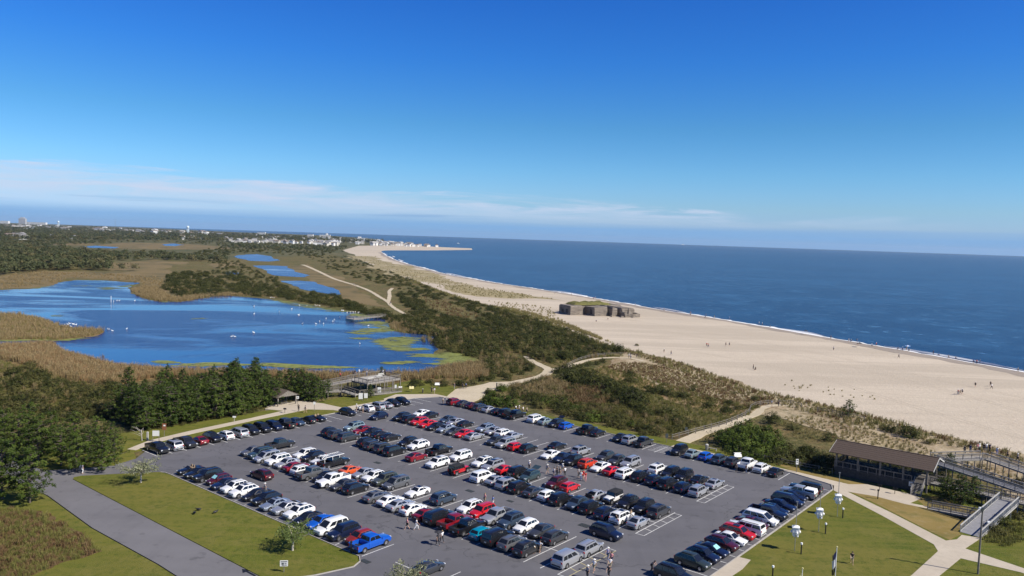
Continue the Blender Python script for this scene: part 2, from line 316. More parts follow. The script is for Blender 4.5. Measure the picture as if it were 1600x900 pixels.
def tag(o, label=None, cat=None, group=None, kind=None):
    if label: o['label'] = label
    if cat: o['category'] = cat
    if group: o['group'] = group
    if kind: o['kind'] = kind
    return o
def thing(name, label, cat, loc=(0, 0, 0), rz=0.0, group=None):
    return tag(put(name, None, None, loc, rz), label, cat, group)
# sheets of ground
def rough_poly(pts, amp=.12, cap=6.0, minl=2.0, depth=4):
    out = []
    def rec(a, b, d):
        l = (b-a).length
        if d == 0 or l < minl: return [a]
        n = Vector((-(b-a).y, (b-a).x)).normalized(); mid = (a+b)/2 + n*max(-cap, min(cap, (random.random()-.5)*2*amp*l))
        return rec(a, mid, d-1) + rec(mid, b, d-1)
    pts = [Vector((p[0], p[1])) for p in pts]
    for i in range(len(pts)): out += rec(pts[i], pts[(i+1) % len(pts)], depth)
    return out
def PX(lst): return [P(x, y) for x, y in lst]
def LV(lst): return [L(u, v) for u, v in lst]
def sheet(name, poly, z, mat, kind='structure', skirt=0.3, rough=None, parent=None, label=None, holes=None):
    poly = [Vector((p[0], p[1])) for p in poly]
    if rough: poly = rough_poly(poly, *rough)
    loops = [[Vector((p.x, p.y, 0)) for p in poly]] + [[Vector((p[0], p[1], 0)) for p in h] for h in (holes or [])]
    flat = [p for l in loops for p in l]
    tri = geometry.tessellate_polygon(loops)
    vs = [(p.x, p.y, z) for p in flat]; fs = []
    for a, b, c in tri:
        A, B, C = flat[a], flat[b], flat[c]
        if (B-A).cross(C-A).z < 0: b, c = c, b
        fs.append((a, b, c))
    k = len(flat); vs += [(p.x, p.y, z-skirt) for p in flat]; st = 0
    for l in loops:
        for i in range(len(l)):
            j = (i+1) % len(l); fs.append((st+i, st+j, k+st+j, k+st+i))
        st += len(l)
    mb = MB(); mb.add(vs, fs)
    o = mb.build(name, mat, parent); o['kind'] = kind
    if parent is not None: del o['kind']
    if label: o['label'] = label
    return o
def inside(p, poly):
    x, y = p[0], p[1]; r = False; n = len(poly); j = n-1
    for i in range(n):
        xi, yi = poly[i][0], poly[i][1]; xj, yj = poly[j][0], poly[j][1]
        if (yi > y) != (yj > y) and x < (xj-xi)*(y-yi)/(yj-yi)+xi: r = not r
        j = i
    return r
def sample_px(poly, n, avoid=(), rng=random):
    xs = [p[0] for p in poly]; ys = [p[1] for p in poly]; o = []; k = 0
    while len(o) < n and k < n*60:
        k += 1; q = (rng.uniform(min(xs), max(xs)), rng.uniform(min(ys), max(ys)))
        if inside(q, poly) and not any(inside(q, a) for a in avoid): o.append(q)
    return o
# ------------------------------------------------------------------ sea, land, beach
def catmull(pts, step):
    pts = [Vector((p[0], p[1])) for p in pts]; out = []
    for i in range(len(pts)-1):
        p0 = pts[max(i-1, 0)]; p1 = pts[i]; p2 = pts[i+1]; p3 = pts[min(i+2, len(pts)-1)]
        n = max(1, int((p2-p1).length/step))
        for k in range(n):
            t = k/n; out.append(.5*((2*p1)+(p2-p0)*t+(2*p0-5*p1+4*p2-p3)*t*t+(3*p1-p0-3*p2+p3)*t*t*t))
    return out+[pts[-1]]
mb = MB(); rs = [1, 300, 700, 1500, 3000, 6000, 14000]; N = 96
mb.add([(r*cos(2*pi*k/N), r*sin(2*pi*k/N), -.26) for r in rs for k in range(N)],
       [(i*N+k, i*N+(k+1) % N, (i+1)*N+(k+1) % N, (i+1)*N+k)[::-1] for i in range(len(rs)-1) for k in range(N)])
sea = mb.build('sea', 'sea_water')
for p in sea.data.polygons: p.flip()
sea['kind'] = 'structure'
WATER_PX = [(2600, 800), (1900, 643), (1600, 581), (1487, 560), (1412, 547), (1330, 533), (1262, 522), (1187, 509), (1112, 496), (1037, 484), (970, 472.5), (895, 460), (845, 452), (772, 441), (745, 436.5), (700, 428.5), (650, 415.5), (625, 408.5), (606, 400.5), (597, 394.5), (598, 391.8), (615, 391), (675, 391), (738, 390.3)]
SPIT_TOP = [(737, 388), (700, 386.5), (670, 385), (648, 382.5), (625, 379.5), (600, 376), (582, 372.8), (550, 370.5), (520, 368.6), (450, 365.6), (380, 363), (300, 359.3), (200, 354.8), (100, 351), (0, 347.7), (-600, 328)]
shore = catmull(PX(WATER_PX), 6.0)
land_poly = shore + PX(SPIT_TOP) + [Vector((-9000, 2000)), Vector((-3000, -400)), Vector((320, -400))]
sheet('land', land_poly, -.22, 'far_land', skirt=.6)
NEAR = [(-1500, 700), (-600, 470), (0, 420), (250, 408), (400, 402), (520, 398), (600, 420), (760, 470), (900, 520), (1100, 575), (1400, 650), (1700, 730)]
sheet('scrub_ground', PX(NEAR) + [L(120, 60), L(90, -60), L(-40, -110), L(-160, -90)], -.18, 'scrub_soil')
DUNE_EDGE = [(535, 391), (548, 396), (572, 410), (600, 421), (640, 435), (690, 455), (750, 473), (800, 484), (830, 494), (870, 508), (920, 530), (970, 547), (1000, 549), (1049, 562), (1112, 584), (1187, 610), (1262, 625), (1375, 653), (1450, 674), (1544, 696), (1600, 711), (1800, 770), (2600, 1000)]
dune_edge = rough_poly(PX(DUNE_EDGE), .05, 3, 6, 3)[:-8]
sheet('beach', shore + PX([(737, 388), (700, 386.5), (670, 385), (625, 383), (560, 384)]) + dune_edge, -.14, 'sand')
# darker damp sand where the last waves ran up, and the lighter swept bands higher on the beach
def strip(name, line, w0, w1, z, mat, jag, parent=None, kind='structure', seed=1):
    rg = random.Random(seed); a = []; b = []
    for i, p in enumerate(line):
        d = line[min(i+1, len(line)-1)] - line[max(i-1, 0)]; nn = Vector((d.y, -d.x)).normalized()
        j = math.sin(i*.37+seed)*.5 + math.sin(i*.13+2*seed)*.7 + rg.uniform(-1, 1)*.6
        a.append(p + nn*(w0 + jag*.35*j)); b.append(p + nn*((w0+.06) if w1 > 0 and w1+jag*j < w0 else w1 + jag*j))
    m = MB(); k = len(a); m.add([(p.x, p.y, z) for p in a+b], [(i, i+1, k+i+1, k+i) for i in range(k-1)])
    o = m.build(name, mat, parent)
    if o.data.polygons[0].normal.z < 0: o.data.flip_normals()
    if parent is None: o['kind'] = kind
    return o
body = [p for p in catmull(PX(WATER_PX[1:20]), 4.0)]
strip('wet_sand', body, .6, -7.5, -.10, 'wet_sand', 2.2)
tag(strip('surf', body, -.6, 1.6, -.07, 'foam', 2.6, seed=4), kind='stuff')
br = MB(); rg = random.Random(8)
for cx, n, off, wid in ((1240, 9, 3.2, 2.2), (1255, 5, 5.5, 1.0), (1480, 14, 4.0, 1.8), (1420, 6, 3.5, 1.2), (1545, 5, 3.5, 1.0), (1040, 9, 5, 1.4), (880, 14, 5, 1.6), (700, 20, 6, 2.0), (620, 24, 7, 3.0), (606, 16, 10, 3.0)):
    wx = [q[0] for q in WATER_PX[1:19]][::-1]; wy = [q[1] for q in WATER_PX[1:19]][::-1]; tgt = P(cx, float(np.interp(cx, wx, wy)))
    j = min(range(len(body)), key=lambda i: (body[i]-tgt.xy).length)
    seg = body[max(0, j-n//2):j+n//2+2]
    if len(seg) < 3: continue
    for i in range(len(seg)-1):
        d = (seg[i+1]-seg[i]).normalized(); nn = Vector((d.y, -d.x)); t0 = sin(pi*i/(len(seg)-1)); t1 = sin(pi*(i+1)/(len(seg)-1))
        a0 = seg[i]+nn*(off-wid*t0*.5); a1 = seg[i+1]+nn*(off-wid*t1*.5); c0 = seg[i]+nn*(off+wid*t0*.6); c1 = seg[i+1]+nn*(off+wid*t1*.6); m0 = (a0+c0)/2; m1 = (a1+c1)/2
        br.add([(a0.x, a0.y, -.2), (a1.x, a1.y, -.2), (m1.x, m1.y, -.2+.55*t1), (m0.x, m0.y, -.2+.55*t0), (c1.x, c1.y, -.22), (c0.x, c0.y, -.22)], [(0, 1, 2, 3), (3, 2, 4, 5)])
o = br.build('breakers', 'foam'); o['kind'] = 'stuff'
FORE = [(545, 399), (590, 401), (600, 408), (640, 420), (690, 434), (740, 446), (800, 457), (835, 463), (880, 469), (838, 466), (790, 466), (745, 463), (720, 458), (695, 452), (650, 438), (605, 424), (575, 411), (552, 401)]
sheet('foredune_grass', PX(FORE), -.10, 'foredune', rough=(.12, 12, 5, 4))
DUNE = [(980, 549), (1049, 562), (1112, 584), (1187, 610), (1262, 625), (1375, 653), (1450, 674), (1544, 696), (1640, 722), (1640, 800), (1560, 760), (1480, 720), (1420, 705), (1330, 690), (1270, 668), (1215, 652), (1160, 640), (1120, 630), (1060, 610), (1010, 590), (960, 575)]
sheet('dunes', PX(DUNE), -.10, 'dune', rough=(.12, 3, 3, 4))
ground_mat('rusty_slope', [(.05, (.22, .145, .065), (.30, .21, .105)), (.12, .48, .62, (.13, .115, .04), .75), (.5, .5, .66, (.36, .29, .19), .6), (1.5, .5, .66, (.15, .085, .04), .7)], bump_scale=1.0, bump_s=1.0)
sheet('dune_slope', PX([(985, 562), (1040, 574), (1110, 597), (1180, 620), (1215, 632), (1195, 640), (1150, 650), (1100, 640), (1050, 628), (1000, 608), (960, 592), (930, 580), (950, 570)]), -.12, 'rusty_slope', rough=(.15, 3, 3, 4))
# ------------------------------------------------------------------ marsh and ponds
MARSH_FAR = [[(0, 431), (60, 424), (120, 424), (170, 424), (160, 412), (230, 405), (290, 409), (270, 425), (245, 440), (300, 455), (260, 470), (210, 455), (225, 442), (160, 436), (110, 434), (90, 442), (40, 452), (0, 452)],
    [(130, 385), (200, 379), (270, 380), (330, 384), (360, 388), (280, 390), (180, 388)], [(330, 412), (370, 408), (375, 414), (340, 420)], [(460, 416), (480, 412), (560, 445), (590, 470), (610, 480), (560, 475), (520, 455)], [(0, 375), (60, 378), (150, 380), (130, 384), (0, 380)]]
for q in MARSH_FAR: sheet('marsh', PX(q), -.14, 'marsh_far', rough=(.12, 8, 6, 3))
REED_NEAR = [(0, 539), (40, 538), (80, 537), (95, 549), (140, 560), (175, 571), (250, 577), (375, 580), (405, 581), (505, 583), (600, 584), (655, 584), (690, 574), (735, 568), (765, 580), (760, 592), (690, 590), (620, 596), (480, 592), (400, 590), (330, 590), (240, 590), (190, 600), (150, 600), (90, 590), (60, 575), (0, 560)]
REED_ISLE = [(0, 490), (30, 492), (62, 497), (100, 511), (140, 514), (163, 517), (155, 523), (140, 526), (92, 531), (40, 530), (0, 531)]
POND = [(-250, 448), (-120, 450), (0, 453), (45, 451.5), (75, 447), (90, 443), (120, 437.5), (165, 438), (217, 441.5), (205, 448), (203, 455), (215, 462), (245, 470), (280, 471.5), (330, 463.5), (350, 461), (380, 464), (417, 467), (462, 473), (525, 485), (575, 490), (597, 494), (607, 505), (612, 516), (630, 520), (662, 521), (684, 527), (677, 545), (690, 552), (715, 555), (735, 561), (720, 566), (690, 568), (655, 577), (605, 577), (555, 578), (505, 576), (405, 575), (375, 573), (250, 571), (175, 566), (140, 555), (92, 545), (82, 536), (40, 540), (0, 541), (-250, 555)]
marsh_near = sheet('reed_bed', PX(REED_NEAR), -.10, 'marsh', rough=(.1, 4, 3, 3))
POND = [(x, y+7 if 544 < y < 580 and 80 < x < 705 else y) for x, y in POND]; pond_xy = PX(POND)
sheet('pond', rough_poly(pond_xy, .1, 2.5, 4, 3), -.07, 'pond_water', skirt=.15)
sheet('marsh_island', PX(REED_ISLE), .03, 'marsh', rough=(.1, 2.5, 3, 3))
for nm, q in (('lagoon', [(368, 400), (385, 397.5), (402, 397), (422, 400), (438, 407), (420, 408.5), (392, 407.5), (375, 404)]), ('lagoon', [(394, 415), (420, 414.5), (450, 416), (484, 430), (475, 433), (432, 430.5), (412, 421)]), ('lagoon', [(438, 438.5), (470, 438.5), (492, 440), (510, 447), (533, 459), (525, 461.5), (490, 455), (467, 451), (455, 444)]),
              ('lagoon', [(347, 426), (358, 424.5), (375, 426.5), (372, 428.8), (355, 428.5)]), ('lagoon', [(128, 385.2), (150, 383.8), (186, 386), (180, 388), (140, 387)]), ('lagoon', [(256, 381.5), (272, 380.5), (288, 382.5), (275, 384.5), (260, 384)])):
    sheet(nm, PX(q), -.07, 'lagoon_water', skirt=.15, rough=(.06, 3, 6, 3))
ALG = [[(415, 468), (440, 469), (485, 476), (530, 484), (548, 487), (520, 487), (470, 479), (435, 472)], [(545, 490), (575, 489), (610, 492), (600, 496), (560, 496)], [(560, 504), (590, 501), (608, 506), (600, 511), (575, 509)], [(547, 518), (575, 513), (608, 511), (618, 516), (590, 520), (560, 523)], [(588, 532), (620, 526), (655, 526), (650, 533), (633, 540), (640, 548), (628, 549), (612, 545), (600, 540)], [(545, 528), (572, 526), (580, 530), (555, 530)], [(643, 544), (664, 542), (668, 546), (650, 548)], [(644, 553), (670, 552), (690, 556), (685, 559), (660, 557)], [(602, 567), (640, 563), (648, 565), (620, 569)], [(405, 571), (425, 567), (460, 569), (500, 571), (545, 573), (535, 575), (470, 575.5)], [(275, 571), (300, 567.5), (335, 565.5), (375, 568), (395, 569.5), (350, 571), (310, 572)], [(240, 565), (255, 563), (275, 566), (260, 568.5)], [(150, 449), (180, 448), (195, 446), (215, 442), (217, 444), (190, 450), (165, 452.5)], [(108, 446), (140, 445), (150, 447), (120, 447.5)], [(78, 493), (95, 491.5), (96, 494), (82, 495)], [(298, 498), (318, 496), (322, 498), (305, 499.5)], [(245, 469), (262, 468), (272, 471), (255, 473)], [(688, 553), (712, 551), (738, 560), (722, 566), (690, 570), (675, 569), (700, 562)], [(0, 529), (30, 527), (92, 529), (140, 524), (130, 528), (92, 532), (30, 532), (0, 533)], [(40, 450), (85, 445), (92, 446), (60, 451)]]
ra = random.Random(14)
for i, q in enumerate(ALG):
    ys = [y for x, y in q]; m = MB(); ar = abs(sum(q[k][0]*q[(k+1) % len(q)][1]-q[(k+1) % len(q)][0]*q[k][1] for k in range(len(q))))/2
    for k, (x, y) in enumerate(sample_px(q, int(10+ar*.26), rng=ra)):
        c_ = P(x, y); s_ = ra.uniform(.5, 1.0)*min(1.0, .35+ar/260); lx, ly, th = ra.uniform(1.5, 6.5)*s_, ra.uniform(.25, .95)*s_, ra.uniform(-.18, .28); nn = 9; z = -.05+.0009*(k % 40)
        vs = []
        for e in range(nn):
            a = 2*pi*e/nn; rr_ = ra.uniform(.7, 1.15); ex, ey = lx*cos(a)*rr_, ly*sin(a)*rr_; vs.append((c_.x+ex*cos(th)-ey*sin(th), c_.y+ex*sin(th)+ey*cos(th), z))
        m.add(vs, [tuple(range(nn))])
    tag(m.build('algae', 'algae'), kind='stuff')
# ------------------------------------------------------------------ trails
def ribbon(name, line, w, z, mat, parent=None, jit=0.0, smooth=3.0, skirt=.2):
    ln = catmull([(p.x, p.y) for p in line], smooth); a = []; b = []; n = len(ln)
    for i, p in enumerate(ln):
        d = (ln[min(i+1, n-1)] - ln[max(i-1, 0)]).normalized(); nn = Vector((-d.y, d.x)); ww = w(i/(n-1)) if callable(w) else w
        a.append(p+nn*(ww/2+random.uniform(-jit, jit))); b.append(p-nn*(ww/2+random.uniform(-jit, jit)))
    return sheet(name, a+b[::-1], z, mat, skirt=skirt)
ribbon('gravel_trail', PX([(472, 413.5), (480, 416), (500, 425), (520, 434.5), (540, 441), (552, 444.5), (575, 453), (592, 463), (605, 470.5), (614, 479.5), (632, 490)]), lambda t: 4.2-1.9*t, -.06, 'gravel', jit=.3)
ribbon('gravel_trail', PX([(606, 471), (609, 462), (608, 455), (613, 450)]), 2.4, -.058, 'gravel', jit=.3)
ribbon('gravel_trail', PX([(822, 556), (830, 563), (845, 570), (858, 577), (850, 585), (835, 591), (815, 595), (795, 600), (770, 608)]), lambda t: 2.2+1.9*t, -.06, 'gravel', jit=.25)
ribbon('gravel_trail', PX([(858, 577), (880, 575), (905, 566), (930, 560), (960, 558), (985, 559), (1005, 564)]), 1.9, -.054, 'gravel', jit=.25)
ribbon('gravel_trail', PX([(1050, 697), (1075, 686), (1105, 673), (1135, 664), (1160, 655), (1180, 646), (1190, 638), (1207, 633), (1225, 632), (1240, 635)]), lambda t: 3.0-1.2*t, -.05, 'gravel', jit=.25)
ground_mat('track_sand', [(.3, (.40, .34, .26), (.47, .40, .31)), (2, .5, .7, (.36, .30, .23), .5)], bump_scale=3, bump_s=.8, bump_d=.1)
for k, ln in enumerate(([(1010, 512), (1150, 536), (1300, 566), (1450, 602), (1620, 648)], [(1060, 545), (1180, 566), (1290, 592), (1420, 632), (1620, 690)], [(900, 486), (1000, 502), (1120, 522), (1300, 556), (1480, 596), (1620, 625)])):
    ln = catmull([(p.x, p.y) for p in PX(ln)], 5.0)
    for s_ in (-.95, .95):
        a = []; e = []
        for i, p_ in enumerate(ln):
            d = (ln[min(i+1, len(ln)-1)]-ln[max(i-1, 0)]).normalized(); nn = Vector((-d.y, d.x)); a.append(p_+nn*(s_+.22)); e.append(p_+nn*(s_-.22))
        m = MB(); kk = len(a); m.add([(q.x, q.y, -.134) for q in a+e], [(kk+i, kk+i+1, i+1, i) for i in range(kk-1)]); tag(m.build('tyre_track', 'track_sand'), kind='structure')
sheet('gravel_plaza', PX([(664, 612), (680, 611), (705, 610), (740, 603), (765, 597), (800, 596), (806, 600), (770, 609), (757, 615), (750, 622), (735, 628), (722, 627), (690, 628)]), -.03, 'gravel', rough=(.08, .6, 2, 3))
# ------------------------------------------------------------------ car park, road, lawns, paths
LOT = LV([(-67, 5.0), (-67, 73), (-64, 79.2), (27.5, 79.2), (35.2, 77.2), (36.2, 74.5), (36.2, 31.5), (36.2, 20), (36, 8), (36, -20), (-4, -20), (-2.6, -12), (-.6, -9.4), (.5, -7.4), (1.9, -2.6), (1.2, -.9), (0, 0), (-49.2, 0), (-51, -.15), (-52, -.6), (-54.5, -4), (-63, -4), (-62, 0)])
lot = sheet('parking_lot', LOT, 0.0, 'asphalt', skirt=.4)
road = sheet('road', LV([(-130, -24), (-130, -17), (-70, -14), (-65.7, -13.4), (-63, -9), (-60.5, -4.0), (-61.5, -.5), (-54.5, -3.6), (-58.6, -10.4), (-58.6, -11.7), (-57.6, -12), (-1, -12), (6, -19.2), (-16, -18.6), (-34, -19), (-52, -18), (-66, -19)]), .006, 'road_asphalt', skirt=.4)
LAWN_W = LV([(-51.8, -.9), (-50.8, -.4), (-49.2, -.25), (-.2, -.25), (.9, -1.0), (1.6, -2.6), (.2, -7.4), (-.9, -9.4), (-3.0, -12.1), (-57.6, -12.2), (-58.4, -11.7), (-58.4, -10.6)])
lawn_w = sheet('lawn', LAWN_W, .09, 'lawn')
# verge between the road and the meadow, the grass under the cedars, the strips round the park
sheet('verge', LV([(-66, -19.2), (-52, -18.2), (-34, -19.2), (-16, -18.8), (6, -19.4), (6, -60), (-30, -60), (-80, -60), (-90, -24)]), .03, 'lawn')
MEADOW = [(-20, 795), (40, 797), (68, 800), (85, 815), (110, 825), (135, 842), (160, 862), (130, 872), (95, 880), (60, 895), (30, 912), (-20, 930)]
sheet('meadow', PX(MEADOW), .06, 'meadow', rough=(.14, 1.2, 1.2, 3))
sheet('verge', LV([(-61.0, -4), (-62.2, .2), (-67.2, 2.2), (-67.2, 73.2), (-64.4, 79.6), (-62, 79.6), (-70, 92), (-86, 92), (-80, 60), (-80, 20), (-82, -6), (-70, -14.2), (-65.9, -13.4), (-63.2, -9)]), .05, 'lawn', rough=(.03, .4, 2, 2))
sheet('verge', LV([(-40, 79.5), (27.4, 79.5), (35.6, 77.4), (36.5, 74.7), (36.5, -20), (140, -20), (140, 70), (80, 79), (64, 82), (52, 90), (34, 88), (20, 85), (0, 84.5), (-20, 84), (-40, 82)]), .09, 'lawn')
sheet('dry_grass', LV([(38.6, 75.6), (43, 76.6), (48, 75.7), (51, 76), (55.2, 72), (57.4, 66), (56.6, 62.4), (46.9, 69.6)]), .105, 'dry_lawn', rough=(.04, .2, 1, 2))
sheet('dry_grass', LV([(48.2, 80.0), (50.5, 83.5), (57, 80), (59.5, 72.5), (57.5, 68.3), (55.6, 67.6), (51.0, 74.2)]), .109, 'dry_lawn', rough=(.06, .5, 1, 2))
sheet('dry_grass', LV([(27.6, 80.0), (34.5, 78.6), (41.5, 79.3), (41, 83.5), (33, 83.9), (22, 83.4)]), .104, 'dry_lawn', rough=(.04, .3, 1, 2))

PATHZ = .115
def path(name, pts, z=PATHZ): return sheet(name, LV(pts), z, 'concrete_path')
path('footpath', [(2.5, 79.25), (2.5, 80.9), (20, 80.9), (27.8, 80.4), (33.5, 79.9), (37.5, 79.6), (39.9, 82.0), (47.4, 81.6), (49.0, 80.4), (48.2, 76.4), (51.0, 76.6), (50.8, 75.4), (47.6, 75.2), (43, 75.9), (38.6, 75.0), (47.1, 68.9), (56.2, 61.7), (57.3, 63.4), (57.5, 66.0), (59.9, 66.6), (58.9, 60.3), (66, 58.1), (90, 50.7), (90, 48.6), (66, 56.2), (59.1, 55.8), (57.9, 45), (57.0, 30), (53.5, 30), (55.4, 45), (56.2, 56.4), (55.2, 58.8), (46.2, 66.5), (36.6, 74.0), (35.8, 76.9), (33.0, 77.95), (27.6, 79.25)])
path('footpath', [(36.35, 34.6), (38.0, 34.8), (38.4, 31.2), (38.0, 20), (36.35, 20)])
path('footpath', [(-64.6, 79.3), (-67.2, 73), (-67.2, 50.5), (-70.0, 49.8), (-74.2, 46), (-73.2, 32), (-71.6, 17), (-69.8, 7.2), (-67.3, 2.6), (-69.0, 1.8), (-72.2, 7.5), (-73.9, 17), (-75.4, 32), (-76.8, 41), (-81, 39), (-85.5, 43.5), (-82.5, 50.5), (-77, 52.5), (-70.4, 53.0), (-70.2, 66), (-71.5, 67), (-73.6, 73), (-71, 76), (-67, 81), (-58.5, 80.8), (-57, 79.3)], .10)
# kerbs: a real step all round the park
def kerb(pts, z=.13, w=.16):
    q = LV(pts); m = MB()
    for a, b in zip(q, q[1:]): m.beam(Vector((a.x, a.y, z-.15)), Vector((b.x, b.y, z-.15)), w, .3)
    return tag(m.build('kerb', 'kerb'), kind='structure')
kerb([(-67.08, 5), (-67.08, 73), (-64, 79.28), (27.5, 79.28), (35.25, 77.28), (36.28, 74.55), (36.28, 12)])
kerb([(-51.6, -.55), (-50.9, -.15), (-49.3, -.06), (-.1, -.06), (1.1, -.95), (1.83, -2.6), (.4, -7.4), (-.7, -9.4), (-2.8, -12.0)], .10, .12)
# painted bays: each line its own piece of the car park
LW = .12
_lm = {}
def line(u0, v0, u1, v1, mat='white_line', w=LW, z=.008):
    l = math.hypot(u1-u0, v1-v0); key = (round(l, 2), mat, w)
    if key not in _lm:
        m = MB(); m.add([(0, -w/2, 0), (l, -w/2, 0), (l, w/2, 0), (0, w/2, 0)], [(0, 1, 2, 3)]); _lm[key] = m.mesh('painted_line', mat)
    p = L(u0, v0, z); return put('painted_line', _lm[key], lot, p, LOT_R+math.atan2(v1-v0, u1-u0))
PITCHU = 2.79
for k in range(0, 19): line(-2.735*k, .25, -2.735*k, 5.8)
for vb, k0, k1 in ((13.4, 0, 27), (32.4, 0, 27), (51.8, 0, 28)):
    e = 21.8; PITCHU = 2.735 if vb < 14 else 2.785
    for k in range(k0, k1): line(e-PITCHU*k, vb, e-PITCHU*k, vb+12.05)
    for k in range(k0, k1-1): line(e-PITCHU*k-.06, vb+6.0, e-PITCHU*(k+1)+.06, vb+6.0, z=.012)
    line(e+1.35, vb+.1, e+1.35, vb+11.6, 'yellow_line' if vb < 14 else 'white_line', .10)
    line(e, vb+.1, e+1.35, vb+.1, 'white_line', .1, .012); line(e, vb+11.6, e+1.35, vb+11.6, 'white_line', .1, .012)
    for j in range(1, 5): line(e, vb+j*2.3+.4, e+1.35, vb+j*2.3+.1, 'yellow_line' if vb < 14 else 'white_line', .10, .012)
PITCHU = 2.79
for k in range(0, 31):
    u = 27.2-PITCHU*k
    if u > -58: line(u, 73.2, u, 79.0)
for j in range(6): line(.2+.1*j, 74.0+j*.95, 4.4, 74.0+j*.95, z=.010)
for k in range(0, 26): line(-61.0, 3.6+PITCHU*k, -66.8, 3.6+PITCHU*k)
for k in range(0, 20): line(30.6, 73.6-PITCHU*k, 36.0, 73.6-PITCHU*k)
line(4.5, 2.0, 11.0, 2.0); line(20.5, 5.4, 27.5, 5.4); line(12.5, 0.0, 12.5, 5.6)
# storm drains set in the asphalt
def drain(x, y, label, w=1.5, d=.9):
    r = thing('drain_grate', label, 'drain', P(x, y, .01), LOT_R); m = MB(); m.box((0, 0, 0), (w, d, .012)); m.build('pit', 'grate', r)
    for i in range(7): q = MB(); q.box((-w/2+w*(i+.5)/7, 0, .012), (w/14, d*.94, .02)); q.build('bar', 'sign_dark', r)
drain(590, 723, 'dark iron drain grate in the aisle beyond the black pickup with the ladder rack')
drain(734, 767, 'dark iron drain grate in the aisle behind the white minivan')
drain(797, 783, 'small dark drain grate in the aisle beside the middle double row', 1.2, .7)
drain(913, 821, 'dark drain grate beside the navy SUV driving down the aisle', 1.7, 1.2)
drain(571, 877, 'drain grate near the tip of the triangular lawn', 1.5, .8)
m = MB(); m.add([(0, -.6, 0), (1.1, 0, 0), (0, .6, 0), (0, .15, 0), (-1.8, .15, 0), (-1.8, -.15, 0), (0, -.15, 0)], [(0, 1, 2), (6, 3, 4, 5)])
put('painted_arrow', m.mesh('painted_arrow', 'grate'), road, P(386, 893, .016), LOT_R+radians(180))
# ------------------------------------------------------------------ vehicles
PAINT = {}
def paint(name, c, metal=0.0, rough=.32):
    m, n, b = new_mat('paint_'+name); b.inputs['Base Color'].default_value = (*c, 1); b.inputs['Metallic'].default_value = metal
    b.inputs['Roughness'].default_value = rough; b.inputs['Coat Weight'].default_value = .8; b.inputs['Coat Roughness'].default_value = .06
    PAINT[name] = m
for nm, c, mt in (('white', (.78, .78, .77), 0), ('silver', (.50, .51, .53), .55), ('gray', (.15, .155, .165), .4), ('darkgray', (.055, .058, .065), .3), ('charcoal', (.030, .031, .034), .2),
                  ('black', (.009, .009, .011), 0), ('navy', (.008, .014, .042), .1), ('bluegray', (.055, .085, .13), .4), ('silverblue', (.33, .38, .45), .5), ('red', (.52, .012, .018), 0), ('darkred', (.22, .010, .018), .1),
                  ('maroon', (.070, .008, .014), .1), ('brightblue', (.008, .10, .52), .15), ('teal', (.05, .085, .095), .35), ('palegreen', (.33, .42, .43), .5), ('orange', (.62, .095, .018), 0), ('orangered', (.55, .045, .014), 0), ('rust', (.26, .024, .014), .1),
                  ('olive', (.085, .095, .075), .3), ('turquoise', (.0, .24, .36), .1), ('darkgreen', (.035, .048, .042), .2)): paint(nm, c, mt)
plain('car_glass', (.012, .015, .020), .04, Specular_IOR_Level=.7); plain('tyre', (.014, .014, .015), .85); plain('rim', (.52, .52, .54), .3, .8); plain('car_trim', (.016, .016, .017), .6)
plain('headlight', (.75, .77, .80), .12, .3); plain('taillight', (.42, .012, .012), .2); plain('plate', (.62, .60, .50), .6); plain('seat_fabric', (.035, .033, .032), .8); plain('soft_top', (.014, .014, .015), .85); plain('sunshade_foil', (.30, .62, .66), .4)
plain('tan_seat', (.30, .22, .14), .8)
def lerp(a, b, t): return a+(b-a)*t
#            L    w    H    clear  hood  cowl belt tail  a     b     c      d     wheelR wb_f  wb_r  roofw
SPEC = dict(
 sedan=  (4.75, .91, 1.45, .20, .72, .92, .97, .98, 1.00, .22, -1.02, -1.78, .33, 1.42, -1.36, .70),
 coupe=  (4.60, .92, 1.38, .18, .70, .90, .95, .96, .85, .10, -.85, -1.95, .34, 1.40, -1.32, .68),
 hatch=  (4.15, .88, 1.50, .20, .74, .95, 1.00, 1.00, 1.05, .32, -1.45, -1.92, .32, 1.28, -1.28, .72),
 suv=    (4.62, .93, 1.65, .24, .86, 1.04, 1.10, 1.09, 1.10, .34, -1.50, -2.14, .37, 1.40, -1.34, .74),
 bigsuv= (5.45, 1.01, 1.90, .28, 1.00, 1.18, 1.22, 1.20, 1.25, .66, -2.38, -2.62, .41, 1.72, -1.50, .80),
 suvb=   (4.85, .95, 1.76, .24, .93, 1.09, 1.14, 1.13, 1.18, .54, -1.85, -2.24, .38, 1.46, -1.40, .78),
 sedanb= (4.55, .90, 1.46, .18, .74, .93, .98, 1.02, 1.12, .22, -.85, -1.98, .33, 1.38, -1.28, .68),
 minivan=(5.10, .99, 1.76, .20, .82, 1.02, 1.10, 1.08, 1.62, .62, -2.05, -2.42, .35, 1.60, -1.45, .78),
 pickup= (5.80, 1.00, 1.90, .32, 1.06, 1.20, 1.26, 1.24, 1.35, .70, -.78, -1.00, .40, 1.85, -1.80, .80),
 jeep=   (4.40, .84, 1.84, .36, 1.08, 1.14, 1.18, 1.18, .72, .52, -1.92, -2.05, .42, 1.42, -1.40, .90),
 conv=   (4.30, .88, 1.28, .16, .70, .88, .90, .90, .70, .20, -.70, -1.20, .33, 1.25, -1.20, .70))
